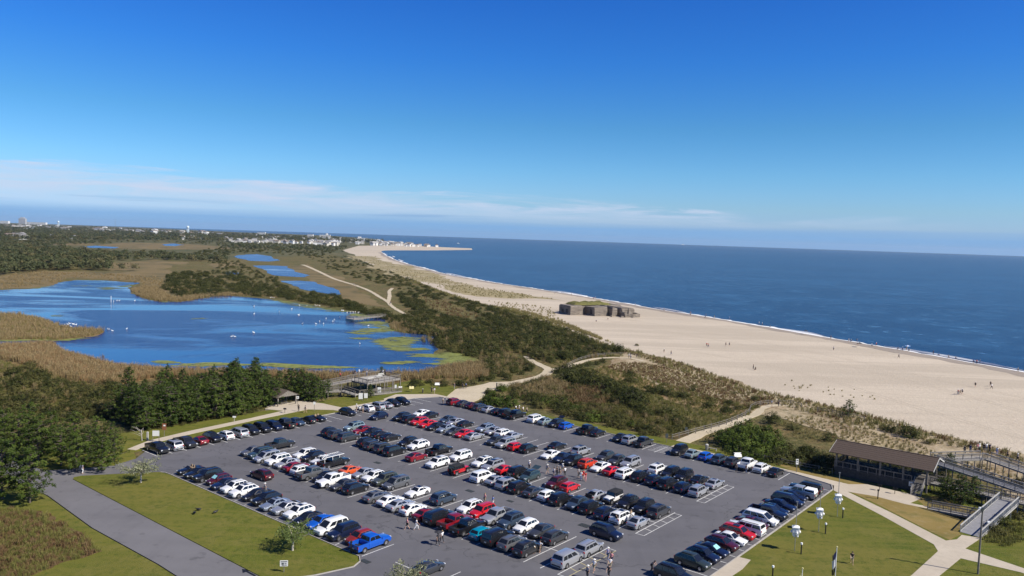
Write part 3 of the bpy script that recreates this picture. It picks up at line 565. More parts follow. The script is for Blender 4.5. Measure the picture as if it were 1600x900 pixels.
def ring(x, w, zt, zs, c=.03):
    h = [(0, zt+c), (.5*w, zt+c*.75), (.84*w, zt-.01), (.955*w, zt-.07), (1.0*w, lerp(zt, zs, .32)), (.99*w, lerp(zt, zs, .62)), (.955*w, zs+.05), (.88*w, zs), (0, zs)]
    return [(x, y, z) for y, z in h] + [(x, -y, z) for y, z in h[-2:0:-1]]
def loft(m, secs, mi=0):
    n = len(secs[0]); vs = [p for s_ in secs for p in s_]; fs = []
    for i in range(len(secs)-1):
        for k in range(n): fs.append((i*n+k, i*n+(k+1) % n, (i+1)*n+(k+1) % n, (i+1)*n+k))
    fs += [tuple(range(n-1, -1, -1)), tuple((len(secs)-1)*n+k for k in range(n))]
    m.add(vs, fs, mi)
def panel(name, mat, pts, off, thick=0.0):
    a, b, c = [Vector(q) for q in pts[:3]]; nrm = (b-a).cross(c-a).normalized()
    m = MB(); m.add([Vector(q)+nrm*off for q in pts], [tuple(range(len(pts)))]); return (name, m.mesh(name, mat), (0, 0, 0), [])
PROTO = {}
def proto(t):
    if t in PROTO: return PROTO[t]
    Ln, w, Hh, cl, hz, cz, bz, tz, a, b, c, d, wr, xf, xr, rw = SPEC[t]; hl = Ln/2; parts = []
    m = MB()
    if t == 'jeep':
        loft(m, [ring(x, ww, zt, zs, .02) for x, ww, zt, zs in ((hl-.25, .56*w+.1, hz-.12, .5), (hl-.28, .62*w+.1, hz-.03, .45), (1.0, .74*w+.1, hz+.02, .42), (.75, .94*w, cz, .42), (.6, w, bz, .40), (-1.9, w, bz, .40), (-hl+.15, .98*w, bz-.02, .45), (-hl+.12, .95*w, bz-.1, .5))])
        for sy in (-1, 1):
            for fx in (xf, xr): m.box((fx, sy*(w+.02), .96), (1.1, .34, .09), 1)
        m.box((hl-.05, 0, .62), (.22, 1.55, .2), 1); m.box((-hl+.05, 0, .6), (.18, 1.5, .18), 1)
        for i in range(7): m.box((hl-.225, -.27+.09*i, hz-.30), (.02, .04, .26), 1)
    elif t == 'pickup':
        loft(m, [ring(x, ww, zt, zs, .035) for x, ww, zt, zs in ((hl, .72*w, .80, .48), (hl-.06, .90*w, hz-.10, .40), (hl-.28, .97*w, hz-.02, .36), (1.9, w, hz+.03, .36), (a+.05, w, cz, .36), (.3, w, bz, .36), (d-.06, w, bz, .36))])
        x0, x1 = d-.10, -hl+.02
        m.box(((x0+x1)/2, 0, .62), (x0-x1, 1.6*w, .16), 1)
        for sy in (-1, 1): m.box(((x0+x1)/2, sy*(w-.06), .86), (x0-x1, .12, .80), 0)
        m.box((x1+.04, 0, .90), (.08, 1.9*w-.1, .68), 0); m.box((x0-.04, 0, .90), (.06, 1.8*w, .70), 0)
        m.box((x1-.05, 0, .55), (.18, 1.75*w, .18), 1)
        m.box((hl+.02, 0, .56), (.14, 1.5*w, .2), 1)
    else:
        f1 = .30 if t in ('minivan',) else .24
        nose = [(hl, .60*w, hz-.14, cl+.14), (hl-.06, .78*w, hz-.05, cl+.06), (hl-f1, .92*w, hz+.01, cl+.01), (hl-.72, .985*w, lerp(hz, cz, .45), cl), (a+.08, w, cz, cl)]
        tl = [(0, w, bz, cl), (lerp(0, d, .6), w, lerp(bz, tz, .5), cl), (d+.02, .995*w, tz, cl)]
        back = [(lerp(d, -hl, .45), .975*w, tz-.015, cl+.02), (-hl+.14, .94*w, tz-.04, cl+.07), (-hl+.05, .88*w, tz-.10, cl+.12), (-hl, .78*w, tz-.22, cl+.17)]
        loft(m, [ring(*q) for q in nose+tl+back])
        if t in ('suv', 'suvb', 'bigsuv'):
            m.box((0, 0, cl+.05), (Ln*.55, 2*w+.012, .14), 1)
        m.box((-hl+.03, 0, cl+.24), (.12, 1.46*w, .14), 1); m.box((hl-.03, 0, cl+.22), (.10, 1.1*w, .14), 1)
    if t == 'pickup': m.box((hl-.005, 0, .82), (.07, 1.05*w, .26), 1)
    elif t != 'jeep': m.box((hl-.05, 0, hz-.13), (.07, .95*w, .09), 1)
    # greenhouse
    wb = .93*w; wt = rw*w; zr = Hh; zb0, zb1 = cz-.01, (tz if t not in ('pickup', 'jeep') else bz)-.01
    wbj = .985*w if t == 'jeep' else wb
    base = lambda s_, sy: Vector((lerp(a, d, s_), sy*wbj, lerp(zb0, zb1, s_)))
    tp = lambda s_, sy: Vector((lerp(b, c, s_), sy*wt, zr-.07 + (.02*sin(pi*s_))))
    sd_ = lambda s_, q, sy: base(s_, sy).lerp(tp(s_, sy), q)
    if t != 'conv':
        ns = 5; vs = []
        for i in range(ns):
            s_ = i/(ns-1)
            for sy in (1, -1):
                B = base(s_, sy); T = tp(s_, sy); B.z -= .04; vs += [B, T, Vector((lerp(b-.1, c+.12, s_), sy*wt*.84, zr-.012+.015*sin(pi*s_))), Vector((lerp(b-.12, c+.14, s_), 0, zr+.005+.015*sin(pi*s_)))]
        fs = []
        for i in range(ns-1):
            for sd2 in (0, 4):
                for k in range(3):
                    q = (i*8+sd2+k, i*8+sd2+k+1, (i+1)*8+sd2+k+1, (i+1)*8+sd2+k); fs.append(q if sd2 else q[::-1])
        e = (ns-1)*8
        for o2, fl in ((0, False), (e, True)):
            for q in ((o2+4, o2+0, o2+1, o2+5), (o2+5, o2+1, o2+2, o2+6), (o2+6, o2+2, o2+3, o2+7)): fs.append(q[::-1] if fl else q)
        m.add(vs, fs, 0 if t != 'jeep' else 2)
    else:
        m.box((lerp(b, d, .45), 0, .905), (lerp(b, -d, .5)+.65, 1.5*w, .05), 1)
    for fx in (xf, xr):
        for sy in (-1, 1):
            n_ = 14; R = wr+.055; yy = sy*(w*1.0+.004)
            vs = [(fx, yy, wr)] + [(fx+R*cos(pi*k/(n_-1)*1.16-.25), yy, wr+R*sin(pi*k/(n_-1)*1.16-.25)) for k in range(n_)]
            fs = [(0, k+1, k+2) if sy < 0 else (0, k+2, k+1) for k in range(n_-1)]
            m.add(vs, fs, 1)
    body = m.mesh(t+'_body', ['car_trim', 'car_trim', 'soft_top'], 38)
    parts.append(('body', body, (0, 0, 0), []))
    # glass
    if t != 'conv':
        ws = [sd_(0, .06, 1).lerp(sd_(0, .06, -1), .05), sd_(0, .06, -1).lerp(sd_(0, .06, 1), .05), sd_(0, .95, -1).lerp(sd_(0, .95, 1), .07), sd_(0, .95, 1).lerp(sd_(0, .95, -1), .07)]
        parts.append(panel('windshield', 'car_glass', ws[::-1], .012))
        lo = .12 if t not in ('suv', 'suvb', 'minivan', 'bigsuv', 'hatch') else .22
        rwn = [sd_(1, lo, -1).lerp(sd_(1, lo, 1), .07), sd_(1, lo, 1).lerp(sd_(1, lo, -1), .07), sd_(1, .92, 1).lerp(sd_(1, .92, -1), .09), sd_(1, .92, -1).lerp(sd_(1, .92, 1), .09)]
        parts.append(panel('rear_window', 'car_glass', rwn[::-1], .012))
        cuts = {'sedan': [(.10, .47), (.505, .86)], 'coupe': [(.12, .56), (.60, .84)], 'hatch': [(.08, .44), (.475, .74), (.77, .93)], 'suv': [(.08, .39), (.425, .70), (.735, .94)], 'suvb': [(.08, .37), (.40, .67), (.70, .95)], 'sedanb': [(.12, .47), (.505, .80)], 'bigsuv': [(.08, .33), (.365, .62), (.655, .96)], 'minivan': [(.12, .38), (.415, .68), (.715, .95)], 'pickup': [(.10, .50), (.54, .93)], 'jeep': [(.05, .33), (.38, .64), (.69, .96)]}[t]
        for sy in (1, -1):
            for s0, s1 in cuts:
                q = [sd_(s0, .13, sy), sd_(s1, .13, sy), sd_(lerp(s1, .5, .02), .86, sy), sd_(lerp(s0, .5, .02), .86, sy)]
                parts.append(panel('side_window', 'car_glass', q if sy > 0 else q[::-1], .012))
    else:
        q = [(a, .7*w, .90), (a, -.7*w, .90), (b, -.6*w, 1.24), (b, .6*w, 1.24)]
        parts.append(panel('windshield', 'car_glass', q, .006))
        for sy in (-1, 1):
            s2 = MB(); s2.box((-.25, sy*.36, .92), (.5, .46, .14)); s2.box((-.52, sy*.36, 1.08), (.14, .44, .42)); s2.box((-.56, sy*.36, 1.32), (.10, .22, .14)); parts.append(('seat', s2.mesh('seat', 'tan_seat'), (0, 0, 0), []))
    # wheels
    wm = MB(); wd = .11; wm.lathe([(wr*.60, -wd), (wr*.93, -wd), (wr, -wd*.7), (wr, wd*.7), (wr*.93, wd), (wr*.60, wd)], 18, axis='Y'); tyre = wm.mesh('wheel', 'tyre', 40)
    rims = []
    for sy in (1, -1):
        rm = MB(); n_ = 10; y = sy*wd*.86
        vs = [(0, y*1.02, 0)] + [((wr*.64 if k % 2 == 0 else wr*.60)*cos(2*pi*k/(2*n_)), y*.93, wr*.62*sin(2*pi*k/(2*n_))) for k in range(2*n_)]
        rm.add(vs, [((0, k+1, (k+1) % (2*n_)+1) if sy < 0 else (0, (k+1) % (2*n_)+1, k+1)) for k in range(2*n_)]); rims.append(rm.mesh('rim', 'rim'))
    for fx in (xf, xr):
        for j, sy in enumerate((1, -1)): parts.append(('wheel', tyre, (fx, sy*(w-.085), wr), [('rim', rims[j], (0, 0, 0))]))
    # lamps, mirrors, plate
    lz = {'pickup': .90, 'jeep': .86}.get(t, hz-.07); lx = hl-.10 if t not in ('jeep',) else hl-.26
    for sy in (1, -1):
        q = MB(); q.box((lx, sy*.68*w, lz), (.16 if t != 'jeep' else .06, .30*w if t != 'jeep' else .2, .13 if t != 'pickup' else .2), M=None, taper=.9); parts.append(('headlight', q.mesh('headlight', 'headlight'), (0, 0, 0), []))
        tx = -hl+.09 if t not in ('pickup',) else -hl+.05
        hh = {'sedan': .15, 'sedanb': .14, 'coupe': .12, 'conv': .12, 'pickup': .34, 'jeep': .2}.get(t, .24); tzz = {'pickup': .98, 'jeep': .9}.get(t, tz-.16 if hh < .2 else tz-.17)
        q = MB(); q.box((tx, sy*(.80*w if t != 'pickup' else .91*w), tzz), (.13, .22*w if t != 'pickup' else .16, hh)); parts.append(('taillight', q.mesh('taillight', 'taillight'), (0, 0, 0), []))
        q = MB(); q.box((a-.18 if t != 'conv' else a-.1, sy*(w+.06), lerp(zb0, zb1, .1)+.08), (.12, .18, .13), taper=.8); parts.append(('mirror', q.mesh('mirror', ['car_trim']), (0, 0, 0), []))
    q = MB(); q.box((-hl-.012+(.06 if t == 'jeep' else 0), 0, {'pickup': .74}.get(t, cl+.45)), (.02, .36, .17)); parts.append(('licence_plate', q.mesh('licence_plate', 'plate'), (0, 0, 0), []))
    if t in ('suv', 'suvb', 'bigsuv'):
        for sy in (1, -1):
            q = MB(); q.beam((b-.15, sy*wt*.84, zr+.045), (c+.25, sy*wt*.84, zr+.045), .05, .05); parts.append(('roof_rail', q.mesh('roof_rail', 'car_trim'), (0, 0, 0), []))
    if t == 'jeep':
        q = MB(); q.lathe([(.05, -.12), (.38, -.11), (.42, -.06), (.42, .06), (.38, .11), (.05, .12)], 16); sp = q.mesh('spare_wheel', 'tyre', 40); parts.append(('spare_wheel', sp, (-hl+.0, 0, 1.02), 'tilt'))
    PROTO[t] = parts; return parts
GLASSY = ('windshield', 'rear_window', 'side_window')
def make_car(t, colour, loc, rz, label, group, roof=None):
    if t in ('suv', 'sedan') and random.random() < .42: t += 'b'
    r = thing({'suvb': 'suv', 'sedanb': 'sedan', 'sedan': 'sedan', 'coupe': 'coupe', 'hatch': 'hatchback', 'suv': 'suv', 'bigsuv': 'large_suv', 'minivan': 'minivan', 'pickup': 'pickup_truck', 'jeep': 'off_roader', 'conv': 'convertible'}[t], label, {'pickup': 'pickup truck', 'minivan': 'minivan', 'suv': 'SUV', 'suvb': 'SUV', 'bigsuv': 'SUV', 'jeep': 'SUV'}.get(t, 'car'), loc, rz, group)
    for nm, me, pl, kids in proto(t):
        o = put(nm, me, r, pl)
        if nm == 'body' or nm == 'mirror':
            o.material_slots[0].link = 'OBJECT'; o.material_slots[0].material = PAINT[colour]
        if kids == 'tilt': o.rotation_euler = (0, pi/2, 0); kids = []
        for kn, km, kl in kids: put(kn, km, o, kl)
    r.scale = (random.uniform(.95, 1.04), random.uniform(.97, 1.02), random.uniform(.95, 1.03))
    if t in ('suv', 'suvb', 'sedan', 'sedanb', 'minivan') and random.random() < .38:
        b_, c_, zr, wt = SPEC[t][9], SPEC[t][10], SPEC[t][2], SPEC[t][15]*SPEC[t][1]; x0_, x1_ = b_-.25, lerp(b_, c_, .5); key = 'sunroof_'+t
        if key not in PROTO: q = MB(); q.box(((x0_+x1_)/2, 0, zr+.012), (x0_-x1_, wt*1.1, .035)); PROTO[key] = q.mesh('sunroof', 'car_glass')
        put('sunroof', PROTO[key], r)
    if t == 'coupe': b_, c_, zr, wt = SPEC[t][9], SPEC[t][10], SPEC[t][2], SPEC[t][15]*SPEC[t][1]; q = MB(); q.box(((b_+c_)/2-.02, 0, zr+.01), ((b_-c_)*.82, wt*1.55, .04)); q.build('black_roof', 'car_glass', r)
    return r
CARS = """R1|-47.96|2.76|conv|black|-v||black convertible at the end beside black sedan, nosed up to the triangular lawn
R1|-45.18|2.79|sedan|black|-v||black sedan between black convertible and black SUV, nosed up to the triangular lawn
R1|-42.53|2.94|suv|black|-v||black SUV between black sedan and maroon hatchback, nosed up to the triangular lawn
R1|-39.59|3.18|hatch|maroon|-v|sunshade|maroon hatchback with a sunshade, only one of its colour, nosed up to the triangular lawn
R1|-36.89|2.83|sedan|navy|-v||navy sedan between maroon hatchback and white SUV, nosed up to the triangular lawn
R1|-34.21|2.87|suv|white|-v||white SUV between navy sedan and white SUV, nosed up to the triangular lawn
R1|-31.56|2.76|suv|white|-v||white SUV between white SUV and black sedan, nosed up to the triangular lawn
R1|-28.82|3.26|sedan|black|-v||black sedan between white SUV and black SUV, nosed up to the triangular lawn
R1|-25.94|3.18|suv|black|-v||black SUV between black sedan and silver blue sedan, nosed up to the triangular lawn
R1|-23.21|2.82|sedan|silverblue|-v||silver blue sedan between black SUV and silver sedan, nosed up to the triangular lawn
R1|-20.59|3.08|sedan|silver|-v||silver sedan between silver blue sedan and white SUV, nosed up to the triangular lawn
R1|-17.75|3.21|suv|whiteroof|-v||white SUV between silver sedan and black sedan, nosed up to the triangular lawn
R1|-14.98|2.75|sedan|black|-v||black sedan between white SUV and bright blue sedan, nosed up to the triangular lawn
R1|-12.31|3.10|sedan|brightblue|-v||bright blue sedan between black sedan and white minivan, nosed up to the triangular lawn
R1|-9.60|2.81|minivan|white|-v||white minivan between bright blue sedan and navy SUV, nosed up to the triangular lawn
R1|-6.88|2.75|suv|navy|-v||navy SUV between white minivan and rusty red hatchback, nosed up to the triangular lawn
R1|-4.03|3.22|hatch|rust|-v||rusty red hatchback between navy SUV and bright blue pickup, nosed up to the triangular lawn
R1|-1.39|2.88|pickup|brightblue|+v||bright blue pickup at the end beside rusty red hatchback, nosed up to the triangular lawn
R2|-63.90|5.04|pickup|black|+u||black pickup at the end beside silver minivan, in the row under the cedars
R2|-63.91|8.00|minivan|silver|-u||silver minivan between black pickup and charcoal pickup, in the row under the cedars
R2|-64.00|10.53|pickup|charcoal|+u||charcoal pickup between silver minivan and dark red sedan, in the row under the cedars
R2|-63.98|13.33|sedan|darkred|-u||dark red sedan between charcoal pickup and black SUV, in the row under the cedars
R2|-64.08|16.04|suv|black|+u||black SUV between dark red sedan and white SUV, in the row under the cedars
R2|-63.92|18.68|suv|white|-u||white SUV between black SUV and silver minivan, in the row under the cedars
R2|-64.11|21.82|minivan|silver|-u||silver minivan between white SUV and black SUV, in the row under the cedars
R2|-64.05|24.55|suv|black|+u||black SUV between silver minivan and black SUV, in the row under the cedars
R2|-64.01|27.23|suv|black|+u||black SUV between black SUV and navy SUV, in the row under the cedars
R2|-63.88|29.93|suv|navy|+u||navy SUV between black SUV and charcoal pickup, in the row under the cedars
R2|-64.02|32.72|pickup|charcoal|-u||charcoal pickup between navy SUV and blue grey sedan, in the row under the cedars
R2|-63.97|35.56|sedan|bluegray|+u||blue grey sedan between charcoal pickup and black sedan, in the row under the cedars
R2|-64.03|38.63|sedan|black|-u||black sedan between blue grey sedan and black convertible, in the row under the cedars
R2|-64.04|41.31|conv|black|+u||black convertible beside black sedan and an empty bay, in the row under the cedars
R2|-63.90|49.40|suv|black|+u||black SUV with empty bays on both sides, in the row under the cedars
R2|-64.11|55.06|suv|white|-u||white SUV beside silver SUV and an empty bay, in the row under the cedars
R2|-63.94|58.08|suv|silver|-u||silver SUV between white SUV and silver sedan, in the row under the cedars
R2|-64.06|60.70|sedan|silver|-u||silver sedan between silver SUV and black SUV, in the row under the cedars
R2|-64.08|63.57|suv|black|+u||black SUV between silver sedan and black SUV, in the row under the cedars
R2|-64.11|66.50|suv|black|+u||black SUV at the end beside black SUV, in the row under the cedars
R3|-50.51|16.37|sedan|gray|-v||grey sedan at the end beside teal SUV, front line of nearest double row
R3|-47.82|16.38|suv|teal|-v||teal SUV between grey sedan and silver minivan, front line of nearest double row
R3|-45.26|15.97|minivan|silver|-v||silver minivan between teal SUV and white SUV, front line of nearest double row
R3|-42.29|16.27|suv|white|-v||white SUV between silver minivan and silver sedan, front line of nearest double row
R3|-39.69|16.37|sedan|silver|-v||silver sedan between white SUV and dark red sedan, front line of nearest double row
R3|-36.91|16.29|sedan|darkred|+v||dark red sedan between silver sedan and white SUV, front line of nearest double row
R3|-34.25|15.91|suv|white|+v||white SUV between dark red sedan and grey pickup, front line of nearest double row
R3|-31.48|15.88|pickup|gray|+v||grey pickup between white SUV and black sedan, front line of nearest double row
R3|-28.76|16.38|sedan|black|-v||black sedan between grey pickup and white pickup, front line of nearest double row
R3|-26.04|15.81|pickup|white|-v||white pickup between black sedan and dark grey sedan, front line of nearest double row
R3|-23.37|15.90|sedan|darkgray|-v||dark grey sedan between white pickup and black SUV, front line of nearest double row
R3|-20.46|16.02|suv|black|+v||black SUV beside dark grey sedan and an empty bay, front line of nearest double row
R4|-15.11|15.86|sedan|gray|+v||grey sedan beside white sedan and an empty bay, front line of nearest double row
R4|-12.20|16.05|sedan|white|+v||white sedan between grey sedan and silver sedan, front line of nearest double row
R4|-9.66|15.84|sedan|silver|+v||silver sedan between white sedan and white sedan, front line of nearest double row
R4|-6.96|15.90|sedan|white|+v||white sedan between silver sedan and dark red sedan, front line of nearest double row
R4|-4.07|15.89|sedan|darkred|+v||dark red sedan between white sedan and black large SUV, front line of nearest double row
R4|-1.49|16.09|bigsuv|black|+v||black large SUV between red sedan and red pickup, front line of nearest double row
R4|1.29|16.40|pickup|darkred|+v||dark red pickup between black large SUV and black pickup, front line of nearest double row
R4|4.00|16.12|pickup|black|+v||black pickup between dark red pickup and turquoise hatchback, front line of nearest double row
R4|6.89|16.05|hatch|turquoise|+v||turquoise hatchback between black pickup and black large SUV, front line of nearest double row
R4|9.68|16.09|bigsuv|black|+v||black large SUV between turquoise hatchback and grey SUV, front line of nearest double row
R4|12.23|16.05|suv|gray|+v||grey SUV between black large SUV and charcoal SUV, front line of nearest double row
R4|14.92|16.05|suv|charcoal|+v||charcoal SUV at the end beside grey SUV, front line of nearest double row
R3b|-50.67|22.43|pickup|charcoal|+v||charcoal pickup at the end beside white SUV, back line of nearest double row
R3b|-42.33|22.20|suv|white|-v||white SUV beside black SUV and an empty bay, back line of nearest double row
R3b|-39.78|22.05|suv|black|-v||black SUV between white SUV and white sedan, back line of nearest double row
R3b|-37.00|22.02|sedan|white|-v||white sedan between black SUV and black pickup, back line of nearest double row
R3b|-34.26|22.42|pickup|black|+v|rack|black pickup carrying a white ladder rack, back line of nearest double row
R3b|-28.82|21.93|sedan|orange|+v||orange sedan beside silver sedan and an empty bay, back line of nearest double row
R3b|-25.89|22.24|sedan|silver|-v||silver sedan between orange sedan and white SUV, back line of nearest double row
R3b|-23.14|22.14|suv|white|-v||white SUV between silver sedan and olive SUV, back line of nearest double row
R3b|-20.43|22.29|suv|olive|-v||olive SUV between white SUV and grey minivan, back line of nearest double row
R3b|-17.72|22.35|minivan|gray|-v||grey minivan beside olive SUV and an empty bay, back line of nearest double row
R4b|-12.32|21.96|coupe|white|-v||white coupe with empty bays on both sides, back line of nearest double row
R4b|-6.92|22.42|suv|bluegray|+v||blue grey SUV with empty bays on both sides, back line of nearest double row
R4b|-1.28|22.45|suv|white|-v||white SUV beside red SUV and an empty bay, back line of nearest double row
R4b|1.32|22.29|suv|red|-v||red SUV between white SUV and silver pickup, back line of nearest double row
R4b|4.16|22.29|pickup|silver|-v||silver pickup between red SUV and blue grey SUV, back line of nearest double row
R4b|6.90|22.22|suv|bluegray|-v||blue grey SUV between silver pickup and white hatchback, back line of nearest double row
R4b|9.60|22.31|hatch|white|-v||white hatchback between blue grey SUV and dark grey sedan, back line of nearest double row
R4b|12.24|22.45|sedan|darkgray|-v||dark grey sedan between white hatchback and dark grey SUV, back line of nearest double row
R4b|15.14|21.94|suv|darkgray|+v||dark grey SUV at the end beside dark grey sedan, back line of nearest double row
R4c|20.73|17.07|minivan|silver|+v||silver minivan alone at the yellow hatched end of the nearest double row
R4c|20.87|21.84|suv|silver|+v||silver SUV parked in front of the lone silver minivan by the yellow hatching
R4d|9.70|2.75|sedan|darkgray|+v||dark grey sedan alone in the foreground behind the bushy treetop
R5|-51.80|35.50|suv|black|+v||black SUV at the end beside dark grey SUV, front line of middle double row
R5|-49.23|35.20|suv|darkgray|+v||dark grey SUV between black SUV and dark grey SUV, leftmost trio of middle front line
R5|-46.31|35.44|suv|darkgray|+v||dark grey SUV beside its twin and an empty bay, front line of middle double row
R5|-40.71|35.66|suv|black|+v||black SUV, first of the second group in front line of middle double row
R5|-38.05|35.10|suv|darkgray|+v||dark grey SUV between black SUV and dark grey SUV, second group of middle front line
R5|-35.10|35.11|suv|darkgray|+v||dark grey SUV between dark grey SUV and black SUV, front line of middle double row
R5|-32.32|35.17|suv|black|+v||black SUV between grey SUV and dark red sedan, front line of middle double row
R5|-26.77|35.57|sedan|darkred|+v||dark red sedan with empty bays on both sides, front line of middle double row
R5|-21.18|35.43|suv|white|-v||white SUV with empty bays on both sides, front line of middle double row
R5|-15.61|35.22|jeep|red|+v||red boxy off-roader with empty bays on both sides, front line of middle double row
R5|-10.09|35.30|minivan|white|+v||white minivan beside silver sedan and an empty bay, front line of middle double row
R5|-7.26|35.56|sedan|silver|+v||silver sedan between white minivan and silver minivan, front line of middle double row
R5|-4.57|35.42|minivan|silver|+v||silver minivan between silver sedan and black SUV, front line of middle double row
R5|-1.89|35.12|suv|black|+v||black SUV between silver minivan and dark grey sedan, front line of middle double row
R5|1.03|35.39|sedan|darkgray|+v||dark grey sedan between black SUV and white hatchback, front line of middle double row
R5|3.88|35.46|hatch|white|+v||white hatchback between dark grey sedan and black SUV, front line of middle double row
R5|6.49|35.32|suv|black|+v||black SUV between white hatchback and blue grey SUV, front line of middle double row
R5|9.42|35.41|suv|bluegray|-v||blue grey SUV between black SUV and black SUV, front line of middle double row
R5|12.03|35.60|suv|black|+v||black SUV between blue grey SUV and navy SUV, front line of middle double row
R5|15.01|35.15|suv|navy|+v||navy SUV between black SUV and white SUV, front line of middle double row
R5|17.73|35.33|suv|white|+v|open|white SUV with its doors open beside silver sedan, front line of middle double row
R5|20.57|35.29|sedan|silver|+v||silver sedan at the end beside white SUV, front line of middle double row
R5b|-51.97|41.49|suv|palegreen|-v||pale green SUV at the end beside dark red sedan, back line of middle double row
R5b|-49.01|41.26|sedan|darkred|-v||dark red sedan between pale green SUV and black sedan, back line of middle double row
R5b|-46.43|41.57|sedan|black|-v||black sedan between dark red sedan and black sedan, back line of middle double row
R5b|-43.46|41.51|sedan|black|+v||black sedan between black sedan and black sedan, back line of middle double row
R5b|-40.79|41.71|sedan|black|+v||black sedan beside black sedan and an empty bay, back line of middle double row
R5b|-35.13|41.24|suv|black|-v||black SUV beside white SUV and an empty bay, back line of middle double row
R5b|-32.32|41.32|suv|white|-v||white SUV beside black SUV and an empty bay, back line of middle double row
R5b|-26.89|41.70|pickup|black|+v||black pickup with empty bays on both sides, back line of middle double row
R5b|-21.29|41.68|suv|white|-v||white SUV with empty bays on both sides, back line of middle double row
R5b|-15.78|41.72|suv|white|-v||white SUV beside silver SUV and an empty bay, back line of middle double row
R5b|-13.00|41.29|suv|silver|-v||silver SUV between white SUV and red sedan, back line of middle double row
R5b|-10.14|41.40|sedan|red|+v||red sedan between silver SUV and black SUV, back line of middle double row
R5b|-7.34|41.74|suv|black|+v||black SUV between red sedan and teal SUV, back line of middle double row
R5b|-4.51|41.20|suv|teal|-v|open|teal SUV with its tailgate raised, back line of middle double row
R5b|0.96|41.53|suv|maroon|-v||maroon SUV beside red hatchback and an empty bay, back line of middle double row
R5b|3.79|41.63|hatch|red|+v||red hatchback beside maroon SUV and an empty bay, back line of middle double row
R5b|9.36|41.25|sedan|silver|+v|open|silver sedan with its boot raised beside the white boxy off-roader, middle double row
R5b|12.08|41.71|jeep|white|-v||white boxy off-roader between silver sedan and black SUV, back line of middle double row
R5b|14.90|41.66|suv|black|-v||black SUV between white boxy off-roader and black SUV, back line of middle double row
R5b|17.83|41.58|suv|black|-v||black SUV between black SUV and dark grey SUV, back line of middle double row
R5b|20.54|41.57|suv|darkgray|+v||dark grey SUV at the end beside black SUV, back line of middle double row
R6|-51.95|55.15|suv|black|-v||black SUV at the end beside black SUV, front line of farthest double row
R6|-49.13|55.15|suv|black|+v||black SUV between black SUV and red SUV, front line of farthest double row
R6|-46.39|55.12|suv|red|-v||red SUV between black SUV and red sedan, front line of farthest double row
R6|-43.49|54.97|sedan|red|-v||red sedan between red SUV and black sedan, front line of farthest double row
R6|-40.78|54.68|sedan|black|-v||black sedan between red sedan and silver blue sedan, front line of farthest double row
R6|-37.92|54.82|sedan|silverblue|-v||silver blue sedan between black sedan and dark grey sedan, front line of farthest double row
R6|-35.16|54.68|sedan|darkgray|-v||dark grey sedan between silver blue sedan and red sedan, front line of farthest double row
R6|-32.52|54.69|sedan|red|-v||red sedan between dark grey sedan and silver sedan, front line of farthest double row
R6|-29.56|54.71|sedan|silver|+v||silver sedan beside red sedan and an empty bay, front line of farthest double row
R6|-23.96|54.82|suv|darkgray|-v||dark grey SUV beside silver SUV and an empty bay, front line of farthest double row
R6|-21.26|54.81|suv|silver|-v||silver SUV between dark grey SUV and red hatchback, front line of farthest double row
R6|-18.46|54.66|hatch|red|+v||red hatchback between silver SUV and black SUV, front line of farthest double row
R6|-15.73|55.16|suv|black|+v||black SUV beside red hatchback and an empty bay, front line of farthest double row
R6|-10.21|54.99|sedan|white|-v||white sedan beside navy sedan and an empty bay, front line of farthest double row
R6|-7.39|54.78|sedan|navy|-v||navy sedan between white sedan and black SUV, front line of farthest double row
R6|-4.68|54.61|suv|black|-v||black SUV between navy sedan and orange red SUV, front line of farthest double row
R6|-1.67|55.10|suv|orangered|+v||orange red SUV between black SUV and white sedan, front line of farthest double row
R6|1.08|55.08|sedan|white|-v||white sedan between orange red SUV and red sedan, front line of farthest double row
R6|3.90|54.70|sedan|red|+v||red sedan between white sedan and white SUV, front line of farthest double row
R6|6.60|54.90|suv|white|+v||white SUV between red sedan and black SUV, front line of farthest double row
R6|9.38|55.16|suv|black|+v||black SUV between white SUV and navy SUV, front line of farthest double row
R6|12.21|55.18|suv|navy|+v||navy SUV between black SUV and black SUV, front line of farthest double row
R6|14.84|54.99|suv|black|+v||black SUV between navy SUV and navy SUV, front line of farthest double row
R6|17.76|55.05|suv|navy|+v||navy SUV between black SUV and silver SUV, front line of farthest double row
R6|20.53|55.10|suv|silver|+v||silver SUV at the end beside navy SUV, front line of farthest double row
R6b|-51.96|61.26|sedan|white|-v||white sedan at the end beside black sedan, back line of farthest double row
R6b|-49.15|61.06|sedan|black|-v||black sedan beside white sedan and an empty bay, back line of farthest double row
R6b|-43.46|61.12|sedan|bluegray|-v||blue grey sedan beside silver sedan and an empty bay, back line of farthest double row
R6b|-40.82|60.84|sedan|silver|-v||silver sedan between blue grey sedan and black sedan, back line of farthest double row
R6b|-38.03|61.08|sedan|black|+v||black sedan beside silver sedan and an empty bay, back line of farthest double row
R6b|-32.30|61.24|suv|silverblue|-v||silver blue SUV beside silver sedan and an empty bay, back line of farthest double row
R6b|-29.65|60.94|sedan|silver|-v||silver sedan between silver blue SUV and white SUV, back line of farthest double row
R6b|-26.77|60.87|suv|white|+v||white SUV between silver sedan and silver sedan, back line of farthest double row
R6b|-24.08|60.71|sedan|silver|+v||silver sedan beside white SUV and an empty bay, back line of farthest double row
R6b|-13.00|61.02|sedan|black|+v||black sedan with empty bays on both sides, back line of farthest double row
R6b|-7.30|61.07|suv|silver|+v||silver SUV with empty bays on both sides, back line of farthest double row
R6b|-1.81|61.27|suv|darkgray|-v||dark grey SUV beside its twin and an empty bay, back line of farthest double row
R6b|1.03|60.79|suv|darkgray|-v||dark grey SUV between dark grey SUV and silver SUV, back line of farthest double row
